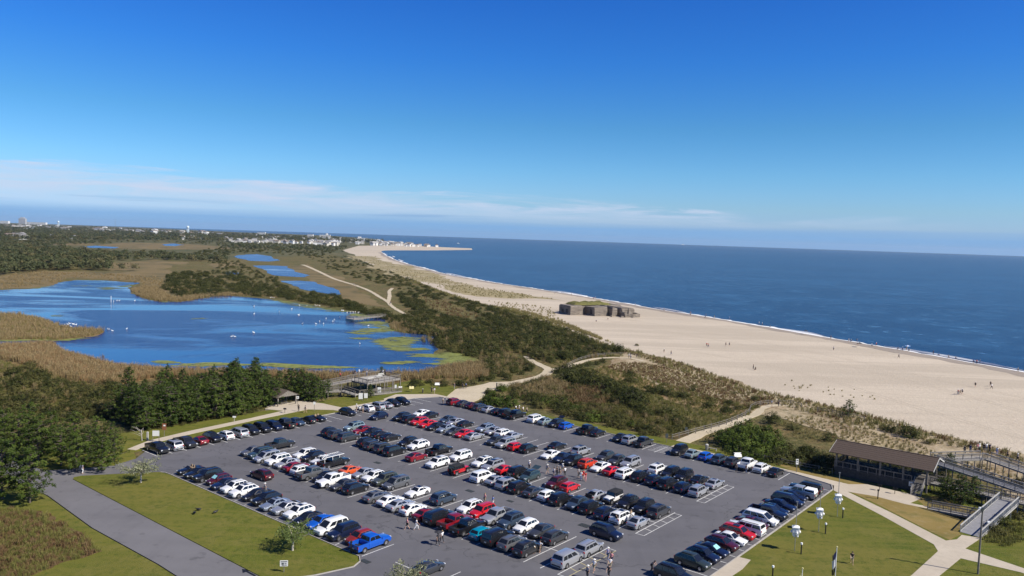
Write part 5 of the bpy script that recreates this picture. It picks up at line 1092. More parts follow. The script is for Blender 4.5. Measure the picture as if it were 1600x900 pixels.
# ------------------------------------------------------------------ bird houses on poles, lamps, flags, signs
def sph(m, c, r, n=8, mi=0, sz=1.0):
    m.lathe([(.01*r, -r*sz)]+[(r*sin(pi*k/5), -r*sz*cos(pi*k/5)) for k in range(1, 5)]+[(.01*r, r*sz)], n, mi, c)
for i, (x, y, lab) in enumerate(((1241.5, 861, 'white purple-martin house with gourds on a pole, nearest the camera on the lawn'), (1279, 831, 'white bird house cluster on a pole, between the two other bird houses'), (1308, 807, 'white bird house cluster on a pole near the footpath, farthest from the camera'))):
    lab = lab.replace('purple-martin', 'bird')
    r = thing('bird_house', lab, 'bird house', P(x, y, .09), LOT_R+.4, 'bird houses on the lawn')
    q = MB(); q.tube([(0, 0, -.2), (0, 0, 6.9)], .045, 8); q.build('pole', 'galvanised', r)
    q = MB(); q.box((0, 0, 2.9), (.86, .86, .95)); q.box((0, 0, 3.40), (.98, .98, .06)); h_ = q.build('house_box', 'white_paint', r); q = MB(); q.box((0, 0, 3.52), (.96, .96, .2), taper=.3); q.build('house_roof', 'white_paint', h_)
    for sx_ in (-1, 1):
        for z in (2.65, 3.05):
            for yy in (-.22, .22): q = MB(); q.box((sx_*.435, yy, z), (.02, .12, .12)); q.build('entrance_hole', 'black_paint', h_)
    for k in range(8):
        a = k*pi/4+.2; z = 2.2 if k % 2 else 2.75; g_r = .28 if k % 2 else .56; q = MB(); sph(q, (g_r*cos(a), g_r*sin(a), z-.02), .15, 8, 0, 1.25); q.tube([(g_r*cos(a), g_r*sin(a), z+.15), (g_r*.8*cos(a), g_r*.8*sin(a), z+.36)], [.06, .02], 6); q.build('gourd', 'white_paint', r, smooth=60)
    q = MB(); q.box((0, 0, 6.95), (.3, .14, .1)); q.build('pulley_head', 'galvanised', r)
for x, y, lab in ((1251.6, 865.8, 'short black path lamp beside the nearest bird house'), (1289.7, 833.9, 'short black path lamp beside the middle bird house'), (1316.6, 809.5, 'short black path lamp beside the farthest bird house'), (1207, 903, 'short black path lamp low at the frame edge, left of the flags'), (548.5, 864, 'black lamp post on the lawn tip behind the bright blue pickup'), (131, 706, 'black lamp post on the grass where the road meets the trees'), (1371.5, 779.5, 'black lamp post in the dry grass before the pavilion')):
    r = thing('path_lamp', lab, 'lamp', P(x, y, .1), 0, 'short black path lamps'); q = MB(); q.tube([(0, 0, -.1), (0, 0, 1.35)], .085, 10); q.build('post', 'black_paint', r)
    q = MB(); q.lathe([(.02, 1.35), (.15, 1.36), (.16, 1.52), (.14, 1.60), (.02, 1.66)], 10); q.build('lamp_head', 'white_paint' if x > 1000 and x < 1371 else 'black_paint', r, smooth=40)
r = thing('lamp_post', 'tall grey pole with two floodlights beside the concrete path crossing', 'lamp post', P(1528, 897, .09), 0)
q = MB(); q.tube([(0, 0, -.3), (0, 0, 8.6)], [.13, .10], 10); q.build('pole', 'weathered_wood', r)
for ax, ay, az, bx, by, bz in ((0, 0, 7.2, .75, -.2, 7.05), (0, 0, 8.0, -.25, .1, 8.75)):
    q = MB(); q.tube([(ax, ay, az), (bx*.75, by*.75, bz)], .035, 6); o = q.build('arm', 'galvanised', r); q = MB(); q.box((bx, by, bz), (.34, .26, .2)); q.build('floodlight', 'white_paint', o)
q = MB(); q.box((-.02, 0, 8.65), (.24, .24, .45)); q.build('top_box', 'sign_dark', r)
def flag_pole(x, ytop, ybase, lab, cols):
    b_ = P(x, ybase, .09); best = min((i*.05 for i in range(40, 400)), key=lambda z: abs(_py(b_, z)-ytop)); r = thing('flag_pole', lab, 'flag', b_, 0)
    q = MB(); q.tube([(0, 0, -.3), (0, 0, best)], [.06, .04], 8); q.build('pole', 'white_paint', r); q = MB(); sph(q, (0, 0, best+.08), .11, 8); q.build('finial', 'sign_yellow', r)
    z = best-.5
    for i, (c_, hh) in enumerate(cols):
        q = MB(); n = 6
        for k in range(n): q.beam((-.06-.07*k+.03*sin(k*2+i), .05*sin(k*1.7), z-.10*k), (-.10-.05*k+.03*sin(k+i*2), .07*sin(k*1.3+1), z-hh-.08*k), .10, .05)
        q.build('flag_cloth', c_, r); z -= hh
def _py(b_, z):
    d = Vector((b_.x, b_.y, z-H)); f = d.dot(_F); return 450-F*d.dot(_u)/f
plain('flag_navy', (.02, .025, .10), .8); plain('flag_white', (.7, .7, .72), .8); plain('flag_black', (.015, .015, .02), .8); plain('flag_yellow', (.62, .55, .25), .8); plain('flag_red', (.45, .03, .04), .8)
flag_pole(1303.5, 857, 925, 'flag pole on the lawn with a furled navy and white flag', [('flag_navy', .75), ('flag_white', 1.1), ('flag_black', .8)])
flag_pole(1250.5, 890, 950, 'flag pole with a pale yellow flag rising from the bottom frame edge', [('flag_yellow', .9), ('flag_white', .6)])
def sign(x, y, w, h, zb, mat, lab, posts=2, post='weathered_wood', mark=None, tilt=0.0, face=None, z=.1):
    r = thing('sign', lab, 'sign', P(x, y, z), face if face is not None else radians(8))
    q = MB(); q.box((0, 0, 0), (w, .06, h)); o = q.build('sign_board', mat, r, (0, 0, zb+h/2)); o.rotation_euler = (tilt, 0, 0)
    if mark:
        for mx, mz, mw, mh in mark[1]: q = MB(); q.box((mx*w, -.035, mz*h), (mw*w, .02, mh*h)); q.build('sign_print', mark[0], o)
    for px_ in ((-w*.45, w*.45) if posts == 2 else (0,)): q = MB(); q.box((px_, .07, (zb+h*.9)/2-.1), (.09, .09, zb+h*.9+.2)); q.build('post', post, r)
    return r
sign(443.5, 894, .95, .72, .75, 'sign_white', 'small white sign with dark symbols on the lawn near the road', 1, mark=('sign_dark', [(0, .3, .8, .14), (-.15, -.05, .3, .3), (.2, 0, .25, .12), (.22, -.28, .3, .12), (-.12, -.34, .3, .1)]))
sign(243.5, 690, 1.25, 1.05, 1.1, 'sign_white', 'white notice board on two posts at the corner of the cedar path')
sign(256.5, 682, .8, 1.35, 1.3, 'sign_brown', 'brown trail sign with a red and white panel below the cedars', 1, mark=('sign_white', [(.05, .18, .5, .2)]))
sign(366, 659, .7, .35, .9, 'sign_white', 'small pale sign on a post beside the cedar path', 1, 'pale_trim')
sign(465, 634, .55, .6, 1.7, 'sign_white', 'white square sign on a pole at the shelter corner', 1, mark=('sign_dark', [(0, 0, .4, .3)]))
sign(491, 642.5, .5, .6, 1.6, 'sign_white', 'white sign on a dark post by the kerb above the parked convertible', 1)
sign(563.5, 626, 1.0, 1.5, .4, 'sign_white', 'tall white information board, left one of the pair below the platform'); sign(571.5, 625, .9, 1.2, .5, 'sign_white', 'lower white information board, right one of the pair below the platform')
sign(592.5, 617, .9, 1.4, .6, 'sign_white', 'white poster board fixed before the platform railing', 2)
sign(618, 613, .5, 1.1, .9, 'sign_white', 'narrow white sign under the far end of the platform', 1); sign(625.5, 611.5, .9, .55, .8, 'sign_white', 'slanted white panel on the grass beside the platform', 1, tilt=-.7)
sign(643, 612, 1.2, .8, .7, 'sign_yellow', 'slanted yellow panel on the grass beside the gravel plaza', 1, tilt=-.7); sign(683, 607, 1.3, .7, .9, 'sign_white', 'slanted white panel at the edge of the hedge by the plaza', 2, tilt=-.6)
sign(1041.5, 691.5, .6, .9, 1.0, 'sign_dark', 'dark sign board at the mouth of the sandy dune path', 1); sign(1072, 678, .6, .8, .7, 'sign_dark', 'dark sign board on the fence side of the dune path', 1)
sign(1152.5, 719, 1.5, .9, .6, 'sign_white', 'wide pale information panel behind the parked white pickup', 2, tilt=-.5); sign(1244.8, 738, .5, 1.0, 1.5, 'sign_white', 'narrow white sign on a post at the car park corner', 1, mark=('sign_dark', [(0, .25, .6, .2), (0, -.1, .6, .1)]))
for x, y, lab in ((776, 607, 'dark wooden gate post beside the gravel plaza entrance'), (660.5, 614, 'short dark bollard at the top corner of the car park'), (230.5, 688, 'pale square post at the start of the path into the cedars')):
    r = thing('bollard', lab, 'post', P(x, y, .05)); big = x != 660.5; q = MB(); q.box((0, 0, .75 if big else .5), (.3, .3, 1.7 if big else 1.1)); q.build('post', 'dark_wood' if x > 300 else 'pale_trim', r); q = MB(); q.box((0, 0, 1.64 if big else 1.09), (.36, .36, .08), taper=.7); q.build('cap', 'pale_trim', r)
r = thing('litter_bin', 'pale cylindrical litter bin beside the sandy dune path', 'bin', P(1104.3, 702.5, .1)); q = MB(); q.lathe([(.02, 0), (.32, 0), (.34, .95), (.02, .95)], 14); q.build('drum', 'galvanised', r, smooth=40); q = MB(); q.lathe([(.36, .95), (.36, 1.02), (.12, 1.2), (.02, 1.2)], 14); q.build('lid', 'pale_trim', r, smooth=40)
r = thing('bench', 'low wooden bench on the grass beside the litter bin', 'bench', P(1113.5, 704, .1), LOT_R); q = MB(); q.box((0, 0, .44), (1.7, .4, .07)); q.build('seat', 'grey_wood', r)
for sx_ in (-.7, .7): q = MB(); q.box((sx_, 0, .2), (.1, .34, .42)); q.build('leg', 'grey_wood', r)
for x, y, lab in ((1374, 766.5, 'black pedestal grill on the concrete pad nearer the bird houses'), (1398, 771.5, 'black pedestal grill on the concrete pad nearer the stair'), (445, 645, 'black pedestal grill on the grass before the small shelter')):
    r = thing('grill', lab, 'grill', P(x, y, .11), LOT_R); q = MB(); q.tube([(0, 0, -.05), (0, 0, .8)], .05, 8); q.build('pedestal', 'black_paint', r)
    q = MB(); q.box((0, 0, .82), (.62, .42, .04)); q.box((0, .2, .95), (.62, .03, .26)); q.box((-.3, 0, .95), (.03, .42, .26)); q.box((.3, 0, .95), (.03, .42, .26)); q.build('firebox', 'black_paint', r)
    for k in range(6): q = MB(); q.box((-.22+k*.09, 0, 1.03), (.03, .42, .02)); q.build('bar', 'black_paint', r)
# crows on the lawn
def bird_mesh(name, mat, s=1.0, neck=.0, mats=None):
    q = MB(); q.tube([(-.30*s, 0, .16*s), (-.18*s, 0, .20*s), (0, 0, .20*s), (.16*s, 0, .22*s), (.24*s, 0, .24*s+neck*.2)], [.02*s, .09*s, .13*s, .10*s, .05*s], 8)
    q.tube([(.18*s, 0, .22*s), (.24*s, 0, .30*s+neck*.6), (.26*s, 0, .32*s+neck), (.32*s, 0, .31*s+neck)], [.05*s, .045*s, .05*s, .035*s], 7); q.tube([(.32*s, 0, .31*s+neck), (.42*s, 0, .29*s+neck)], [.022*s, .006*s], 6, 1)
    for sy in (-1, 1): q.tube([(.12*s, sy*.10*s, .22*s), (-.1*s, sy*.135*s, .23*s), (-.34*s, sy*.06*s, .21*s)], [.04*s, .05*s, .012*s], 6)
    return q
for x, y, lab in ((304, 803.5, 'black crow on the lawn, nearest the road of the three'), (310, 798, 'black crow on the lawn, middle one of the three'), (337, 802, 'black crow on the lawn, nearest the parked cars of the three')):
    q = bird_mesh('crow', 'black_paint', 1.3)
    for sy in (-1, 1): q.tube([(0, sy*.06, .24), (.02, sy*.06, 0)], .015, 5)
    tag(q.build('crow', ['black_paint', 'black_paint'], None, P(x, y, .09), random.uniform(0, 6), 50), lab, 'bird', 'crows on the lawn')
plain('swan_white', (.82, .82, .80), .7); plain('swan_bill', (.55, .2, .03), .6)
swan = bird_mesh('swan', 'swan_white', 1.55, .34).mesh('swan', ['swan_white', 'swan_bill'], 60)
for (ox, oy, sc), pts in (((0, 320, 4), '390,758 403,752 425,748 436,742 455,745 460,748 475,750 443,762 672,777 679,779 702,788 792,776 1447,824 1467,825 1585,800 1587,635 1588,682 842,598 730,598 745,598'), ((350, 340, 4), '187,553 345,588 423,570 465,607 468,610 188,602 185,718 490,663 597,648 622,664 575,664 638,631 690,638 680,648 722,622 472,548 517,551 570,547 580,549 597,551 735,580 742,581 747,582 770,592 790,590 808,590 820,590 840,592 902,604 902,676 848,788 290,500 300,499 312,501')):
    for s_ in pts.split():
        x, y = map(float, s_.split(',')); o = put('swan', swan, None, P(ox+x/sc, oy+y/sc+1, -.12), random.uniform(0, 6.28)); tag(o, 'white swan floating on the blue pond', 'swan', 'swans on the pond')
r = thing('marker_post', 'slim white pole standing in the pond beside resting swans', 'post', P(173.5, 473, -.3)); q = MB(); q.tube([(0, 0, 0), (0, 0, 3.6)], .12, 6); q.build('pole', 'white_paint', r); q = MB(); q.tube([(1.4, 0, 0), (1.4, 0, 1.5)], .1, 6); q.build('pole', 'white_paint', r)
# ------------------------------------------------------------------ people
SKIN = plain('skin', (.52, .32, .23), .6); plain('hair_dark', (.03, .022, .016), .7); plain('hair_grey', (.32, .30, .28), .7); plain('hat_white', (.75, .74, .70), .8); plain('hair_fair', (.30, .19, .09), .7)
CL = {}
for nm, c_ in (('white', (.78, .78, .78)), ('black', (.014, .014, .016)), ('navy', (.02, .03, .09)), ('red', (.5, .03, .03)), ('blue', (.05, .22, .60)), ('grey', (.26, .26, .28)), ('tan', (.36, .28, .18)), ('pink', (.62, .25, .26)), ('green', (.08, .16, .08)), ('khaki', (.32, .27, .18)), ('denim', (.06, .09, .17)), ('lavender', (.45, .42, .58)), ('dark', (.03, .03, .035))): CL[nm] = plain('cloth_'+nm, c_, .85)
plain('shoe', (.10, .09, .09), .8)
def skin_mesh(name, nodes, edges, mat, sub=1):
    me = bpy.data.meshes.new(name); me.from_pydata([n[0] for n in nodes], edges, []); o = bpy.data.objects.new(name, me); COL.objects.link(o)
    o.modifiers.new('s', 'SKIN').use_smooth_shade = True; s_ = o.modifiers.new('d', 'SUBSURF'); s_.levels = sub; s_.render_levels = sub
    if not me.skin_vertices: me.attributes.new('x', 'FLOAT', 'POINT')
    for i, n in enumerate(nodes): sv = me.skin_vertices[0].data[i]; r_ = n[1]; sv.radius = (r_, r_) if not hasattr(r_, '__len__') else r_; sv.use_root = (i == 0)
    dg = bpy.context.evaluated_depsgraph_get(); dg.update(); ne = bpy.data.meshes.new_from_object(o.evaluated_get(dg)); bpy.data.objects.remove(o); ne.name = name
    ne.materials.clear(); ne.materials.append(mat); return ne
def pose(kind):
    """joint positions, facing +X, feet on z = 0"""
    J = dict(pelvis=(0, 0, .93), waist=(0, 0, 1.08), chest=(0, 0, 1.28), neck=(0, 0, 1.46), head=(.015, 0, 1.60), crown=(.01, 0, 1.69))
    for s_, sy in (('L', 1), ('R', -1)):
        f = sy if kind.startswith('walk') else .12*sy
        J['hip'+s_] = (0, .10*sy, .90); J['knee'+s_] = (.06+.17*f, .105*sy, .50); J['ank'+s_] = (-.02+.30*f if f > 0 else -.06+.34*f, .105*sy, .09 if f > -.5 else .14); J['toe'+s_] = (J['ank'+s_][0]+.17, .12*sy, .035 if f > -.5 else .05)
        J['sho'+s_] = (0, .185*sy, 1.40); a = -f*.9 if kind.startswith('walk') else .05
        J['elb'+s_] = (.16*a-.02, .235*sy, 1.14); J['wri'+s_] = (.34*a+.07, .225*sy, .90)
        if kind == 'bend' or kind == 'reach': J['elb'+s_] = (.26, .22*sy, 1.22); J['wri'+s_] = (.46, .17*sy, 1.12)
        if kind == 'phone' and sy > 0: J['elb'+s_] = (.10, .24, 1.16); J['wri'+s_] = (.30, .12, 1.34)
    if kind == 'bend':
        for k, v in J.items():
            if v[2] > .95: z = v[2]-.93; J[k] = (v[0]+z*.62, v[1], .93+z*.76 if not k.startswith('wri') else .93+z*.1)
    if kind == 'sit':
        for k, v in list(J.items()): J[k] = (v[0], v[1], v[2]-.50)
        for s_, sy in (('L', 1), ('R', -1)):
            J['knee'+s_] = (.42, .12*sy, .46); J['ank'+s_] = (.55, .12*sy, .08); J['toe'+s_] = (.72, .13*sy, .05); J['wri'+s_] = (.36, .16*sy, .50); J['elb'+s_] = (.10, .25*sy, .62)
    return J
def person_meshes(kind):
    J = pose(kind); V = lambda k: Vector(J[k]); nodes = []; idx = {}; edges = []
    def nd(k, p, r_, par=None):
        idx[k] = len(nodes); nodes.append((tuple(p), r_))
        if par: edges.append((idx[par], idx[k]))
    nd('pelvis', V('pelvis'), (.125, .15)); nd('waist', V('waist'), (.105, .135), 'pelvis'); nd('chest', V('chest'), (.115, .16), 'waist'); nd('neck', V('neck'), .055, 'chest'); nd('jaw', V('neck').lerp(V('head'), .55)+Vector((.02, 0, 0)), (.072, .066), 'neck'); nd('head', V('head'), (.098, .080), 'jaw'); nd('crown', V('crown'), (.06, .055), 'head')
    nd('nose', V('head')+Vector((.112, 0, -.03)), .012, 'head')
    for s_, sy in (('L', 1), ('R', -1)):
        nd('hip'+s_, V('hip'+s_), .088, 'pelvis'); nd('knee'+s_, V('knee'+s_), .056, 'hip'+s_); nd('calf'+s_, V('knee'+s_).lerp(V('ank'+s_), .35), .055, 'knee'+s_); nd('ank'+s_, V('ank'+s_), .038, 'calf'+s_); nd('toe'+s_, V('toe'+s_), (.03, .045), 'ank'+s_)
        nd('sho'+s_, V('sho'+s_), .055, 'chest'); nd('elb'+s_, V('elb'+s_), .038, 'sho'+s_); nd('wri'+s_, V('wri'+s_), .026, 'elb'+s_)
        d = (V('wri'+s_)-V('elb'+s_)).normalized(); side = Vector((1, 0, 0)) if abs(d.x) < .8 else Vector((0, 0, 1)); side = (side - d*side.dot(d)).normalized(); pm = V('wri'+s_)+d*.06; nd('palm'+s_, pm, (.016, .03), 'wri'+s_)
        inn = d.cross(side)*(.015*sy)
        for k in range(4):
            o_ = side*(.030-.019*k); ln = (.068, .078, .072, .055)[k]; nd('f%d%s' % (k, s_), pm+d*.03+o_, .0085, 'palm'+s_); nd('g%d%s' % (k, s_), pm+d*(.03+ln)+o_*1.2+inn, .0065, 'f%d%s' % (k, s_))
        nd('t'+s_, pm-d*.03+side*.045, .010, 'wri'+s_); nd('u'+s_, pm+d*.015+side*.06+inn, .008, 't'+s_)
    body = skin_mesh('body_'+kind, nodes, edges, SKIN)
    def sub(keys, ed, extra, mat, nm):
        ii = {k: i for i, k in enumerate(keys)}; return skin_mesh(nm, [(p, r_) for p, r_ in ed], extra, mat)
    R = lambda r_, g: tuple(x+g for x in r_) if hasattr(r_, '__len__') else r_+g
    def shell(chain, g, nm, ends=None):
        ks = []; es = []
        for a, b in chain:
            for k in (a, b):
                if k not in ks: ks.append(k)
            es.append((ks.index(a), ks.index(b)))
        nn = []
        for k in ks:
            if '@' in k:
                a, b, t = k.split('@'); t = float(t); p = Vector(nodes[idx[a]][0]).lerp(Vector(nodes[idx[b]][0]), t); ra = nodes[idx[a]][1]; rb = nodes[idx[b]][1]; fa = ra if not hasattr(ra, '__len__') else sum(ra)/2; fb = rb if not hasattr(rb, '__len__') else sum(rb)/2; nn.append((tuple(p), lerp(fa, fb, t)+g))
            else: nn.append((nodes[idx[k]][0], R(nodes[idx[k]][1], g)))
        return skin_mesh(nm, nn, es, CL['white'])
    shirt = shell([('waist', 'chest'), ('waist', 'pelvis'), ('chest', 'chest@neck@.55'), ('chest', 'shoL'), ('chest', 'shoR'), ('shoL', 'shoL@elbL@.6'), ('shoR', 'shoR@elbR@.6')], .016, 'shirt_'+kind)
    long_ = shell([('pelvis', 'hipL'), ('pelvis', 'hipR'), ('hipL', 'kneeL'), ('hipR', 'kneeR'), ('kneeL', 'kneeL@ankL@.92'), ('kneeR', 'kneeR@ankR@.92')], .018, 'trousers_'+kind)
    short = shell([('pelvis', 'hipL'), ('pelvis', 'hipR'), ('hipL', 'hipL@kneeL@.82'), ('hipR', 'hipR@kneeR@.82')], .024, 'shorts_'+kind)
    q = MB(); hc = V('head'); c_ = V('crown')
    q.lathe([(.108, -.02), (.112, .03), (.098, .085), (.06, .122), (.01, .133)], 12, 0, (hc.x-.018, hc.y, hc.z)); hair = q.mesh('hair_'+kind, 'hair_dark', 60)
    q = MB(); q.lathe([(.20, .05), (.20, .06), (.118, .07), (.11, .14), (.05, .165), (.01, .165)], 14, 0, (hc.x-.005, hc.y, hc.z)); hat = q.mesh('hat_'+kind, 'hat_white', 40)
    return dict(body=body, shirt=shirt, long=long_, short=short, hair=hair, hat=hat, J=J)
PM = {}
def person(loc, face, kind, top, bottom, head, label, group=None, z=None, size=1.0):
    if kind not in PM: PM[kind] = person_meshes(kind)
    m_ = PM[kind]; r = put('person', m_['body'], None, loc, face); r.scale = (size,)*3; tag(r, label, 'person', group)
    o = put('shirt', m_['shirt'], r); o.material_slots[0].link = 'OBJECT'; o.material_slots[0].material = CL[top]
    b_, ln = bottom.split('/') if '/' in bottom else (bottom, 'long'); o = put('trousers' if ln == 'long' else 'shorts', m_[ln], r); o.material_slots[0].link = 'OBJECT'; o.material_slots[0].material = CL[b_]
    o = put('hair' if head != 'hat' else 'sun_hat', m_['hat' if head == 'hat' else 'hair'], r); o.material_slots[0].link = 'OBJECT'; o.material_slots[0].material = MATS['hat_white' if head == 'hat' else 'hair_'+head]
    return r
PEOPLE = """414|771|0|walkA|200|grey|khaki/short|hat|person in grey top and white hat walking near the white SUVs by the lawn
466.5|643|0.1|stand|90|black|dark|dark|person in black standing on the pad at the small shelter corner
477|645|0.1|walkB|20|navy|khaki/short|dark|person in navy walking on the pad away from the small shelter
557|642.5|0|stand|200|white|khaki/short|hat|person in white with sun hat behind the white SUV under the platform
562|646|0|stand|100|white|dark|dark|person in white shirt between the black SUV and the white SUV
567|645|0|stand|300|grey|khaki/short|dark|person in grey beside the white SUV below the platform
628.5|806|0|stand|250|red|khaki/short|dark|person in red shirt standing at the tail of the white sedan
636|827.5|0|walkA|190|pink|black/short|fair|person in pink top walking in the aisle, left of the couple in white
650.5|828|0|walkB|10|white|white|dark|person dressed all in white walking in the aisle behind the red sedan
684|852.5|0|walkA|120|dark|dark|dark|person in dark clothes under the umbrella in the near aisle
690.5|847.5|0|walkB|120|white|dark|fair|person in white shirt beside the dark-clad walker in the near aisle
757.5|787|0|stand|220|pink|khaki/short|fair|person in pink between the white SUV and red SUV tails
770|791|0|stand|200|blue|white|dark|person in blue top beside the silver pickup
834.5|865.5|0|bend|160|white|tan|fair|person in white leaning into the charcoal SUV
843.5|863.5|0|stand|200|white|tan/short|dark|person in white standing behind the charcoal SUV
827|734|0|stand|240|white|dark|hat|person in white hat beside the teal SUV with raised tailgate
816|741|0|stand|60|white|denim|dark|person in white between the black SUV and teal SUV
803|742|0|reach|60|white|dark|fair|person in white reaching between two SUVs of the middle row
855|740|0|walkA|30|grey|khaki/short|hat|person in grey walking alone left of the group behind the maroon SUV
865.5|745|0|stand|200|white|denim/short|dark|person in white, leftmost of the group behind the maroon SUV
870|743|0|stand|320|black|dark|dark|person in black within the group behind the maroon SUV
874.5|744.5|0|stand|10|dark|khaki/short|fair|person in dark top within the group behind the maroon SUV
879|739|0|walkB|200|white|khaki/short|hat|person in white hat at the back of the group behind the maroon SUV
882.5|744|0|stand|120|white|dark|dark|person in white, rightmost of the group behind the maroon SUV
904|746|0|stand|300|grey|dark|dark|person in grey left of the people in red by the red hatchback
907.5|751|0|stand|60|white|white|fair|person in all white beside the two in red by the hatchback
911.5|749|0|walkA|80|red|red/short|fair|person in red, left one of the two by the red hatchback
914.5|752|0|walkB|260|red|pink|dark|person in red and pink, right one of the two by the hatchback
949.5|875|0|walkA|60|lavender|denim|hat|person in lavender with white hat walking over the yellow hatching
955|882|0|walkB|240|pink|navy/short|dark|person in pink top next to the lavender walker by the hatching
953|891|0|walkA|250|white|khaki/short|dark|person in white top following the pink walker near the hatching
951|903|0|walkB|250|dark|dark|dark|person in dark clothes at the bottom edge below the hatching walkers
928|894|0|walkA|230|white|khaki/short|hat|person in white hat walking left of the hatching walkers
918|904|0|stand|230|grey|dark|hat|person in grey with white hat cut by the bottom edge
962.5|821|0|stand|230|black|khaki/short|dark|person in black at the open tail of the white SUV
985.5|814|0|reach|120|tan|dark|fair|person in tan at the open door of the white SUV
1043|757|0|stand|200|white|denim|dark|person in white between dark SUVs of the farthest double row
1150.5|738|0|stand|120|dark|dark|dark|person in dark clothes left of the parked white pickup
1166|740|0|stand|150|dark|denim|dark|person in dark top behind the white pickup tail
1018|893|0|bend|330|dark|dark|dark|person in dark clothes bending at the tail of the foreground black SUV
692|631|0|stand|320|grey|khaki/short|dark|person in grey at the raised tailgate of the dark red SUV
697.5|632|0|stand|200|white|dark|hat|person in white hat at the raised tailgate of the dark red SUV
806|644|0.1|walkA|330|white|dark|dark|person in white, leftmost of the four behind the black pickup by the dunes
811|644.5|0.1|stand|330|grey|dark|hat|person in grey, second of the four behind the black pickup by the dunes
817|645.5|0.1|stand|330|white|khaki/short|fair|person in white, third of the four behind the black pickup by the dunes
823|646.5|0.1|walkB|330|tan|dark|dark|person in tan, rightmost of the four behind the black pickup by the dunes
674.5|614|0.1|stand|250|dark|dark|dark|person in dark clothes at the kerb of the gravel plaza
678.5|615.5|0.1|walkA|250|white|khaki|dark|person in white top at the kerb of the gravel plaza
710|608|0|stand|200|grey|grey|fair|person in grey at the hedge along the gravel plaza
723|607.5|0|walkB|200|dark|dark|dark|person in dark clothes beside the person in bright blue
728|607.5|0|walkA|200|blue|dark|dark|person in bright blue jacket crossing the gravel plaza
1331|881.5|0.1|walkA|250|black|khaki/short|dark|person in black walking alone on the flagpole lawn
125.5|739|0|stand|230|white|grey|hat|person in white, left one of the pair at the road corner
129|740|0|stand|40|lavender|white|dark|person in pale lavender, right one of the pair at the road corner
531.5|592|3|stand|90|red|dark|fair|person in red on the platform walkway
552|588.5|3|stand|90|dark|dark|dark|person in dark clothes at the platform rail
554.5|588|3|stand|60|black|denim|dark|person in black at the platform rail
561|587|3|stand|90|white|khaki|hat|person in white on the watch platform
573|588|3|stand|120|grey|denim|dark|person in grey in the middle of the watch platform
598|587|3|stand|60|white|dark|fair|person in white near the far platform corner
602|587|3|stand|90|navy|dark|dark|person in navy near the far platform corner
1507|709|2.6|stand|90|black|dark|dark|person in black, first along the dune overlook rail
1516|707.5|2.6|stand|60|navy|denim|dark|person in navy, second along the dune overlook rail
1527|706|2.6|stand|80|pink|khaki/short|fair|person in pink on the dune overlook
1530|706|2.6|stand|100|white|dark|hat|person in white hat on the dune overlook
1537|705.5|2.6|stand|60|black|dark|dark|person in black at the overlook corner, left of the white shirt
1541|705|2.6|stand|90|white|denim|dark|person in white shirt at the overlook corner
1546|706.5|2.6|stand|20|navy|dark|dark|person in navy just right of the overlook corner
1557.5|711.5|2.6|stand|40|white|lavender|fair|person in white on the overlook walkway right of the corner
1574|717|2.6|walkA|330|black|dark|dark|person in black on the overlook walkway near the right frame edge
1590|722|2.5|walkB|150|grey|dark|hat|person in grey with hat on the walkway at the right frame edge
1206|635|0|walkA|40|white|khaki/short|dark|person in white on the sandy dune path at the fence bend
1216|636|0|walkB|40|dark|dark|dark|person in dark clothes on the sandy dune path at the fence bend
982.5|560|0|stand|40|white|khaki|hat|person in white on the sandy dune overlook
985.5|560.5|0|stand|60|white|denim|dark|person in white and denim on the sandy dune overlook
553|446|0|walkA|200|white|dark|dark|distant person in white on the straight marsh trail
556|447|0|walkB|200|grey|dark|dark|distant person in grey on the straight marsh trail
610|475|0|walkA|250|dark|denim|dark|distant person in dark top near the trail fork
609|477|0|walkB|250|grey|khaki|fair|distant person in grey near the trail fork"""
for ln in PEOPLE.strip().split('\n'):
    x, y, z, kind, fa, top, bot, hd, lab = ln.split('|'); person(P(float(x), float(y), float(z)), radians(float(fa)), kind, top, bot, hd, lab, 'people about the car park' if float(y) > 600 else 'people on the paths')
rg = random.Random(21)
BEACHP = [(1037.5, 551.5), (1048.5, 554.5), (1104.2, 541.5), (1106.7, 543), (1134, 541), (1139.6, 541), (1302.5, 547.5), (1404.3, 559.5), (1523.8, 605), (1547.5, 604), (1549.3, 608), (1496.8, 617), (1500, 617), (1503.3, 616)]
for i, (x, y) in enumerate(BEACHP):
    tp = rg.choice(['white', 'black', 'dark', 'grey', 'red', 'navy']); person(P(x, y, -.13), rg.uniform(0, 6.28), rg.choice(['walkA', 'walkB', 'stand']), tp, rg.choice(['dark', 'denim', 'khaki/short', 'black/short']), rg.choice(['dark', 'hat', 'fair']), 'person out on the open sand between dunes and sea', 'people on the open beach')
for x, y in ((1177, 577), (1180.5, 578.5)): person(P(x, y, -.13), rg.uniform(2, 4), 'stand' if x < 1178 else 'sit', 'black', 'dark', 'dark', 'person in black standing on the sand below the dunes' if x < 1178 else 'person in black sitting on the sand beside a standing companion')
WLINE = '1037.5,485.5 1079,491 1103,495 1116,497 1139.5,500 1186,508 1191,509 1203.5,511.5 1298,530 1326,534.5 1330,534 1338.5,534.5 1339.5,538 1362,541 1369,541 1403,546.5 1410,548 1416,548 1420,549 1458,554 1466,555.5 1482,561 1493,561 1521,568 1526,568.5 1531,568.5 1590.5,581 892.5,461.5 927,467 930,467 965.5,475.5 992.5,477.5 1037.5,485 1078.5,493.5 1102,496.5 866,458.5 950,499.5 931.5,503'
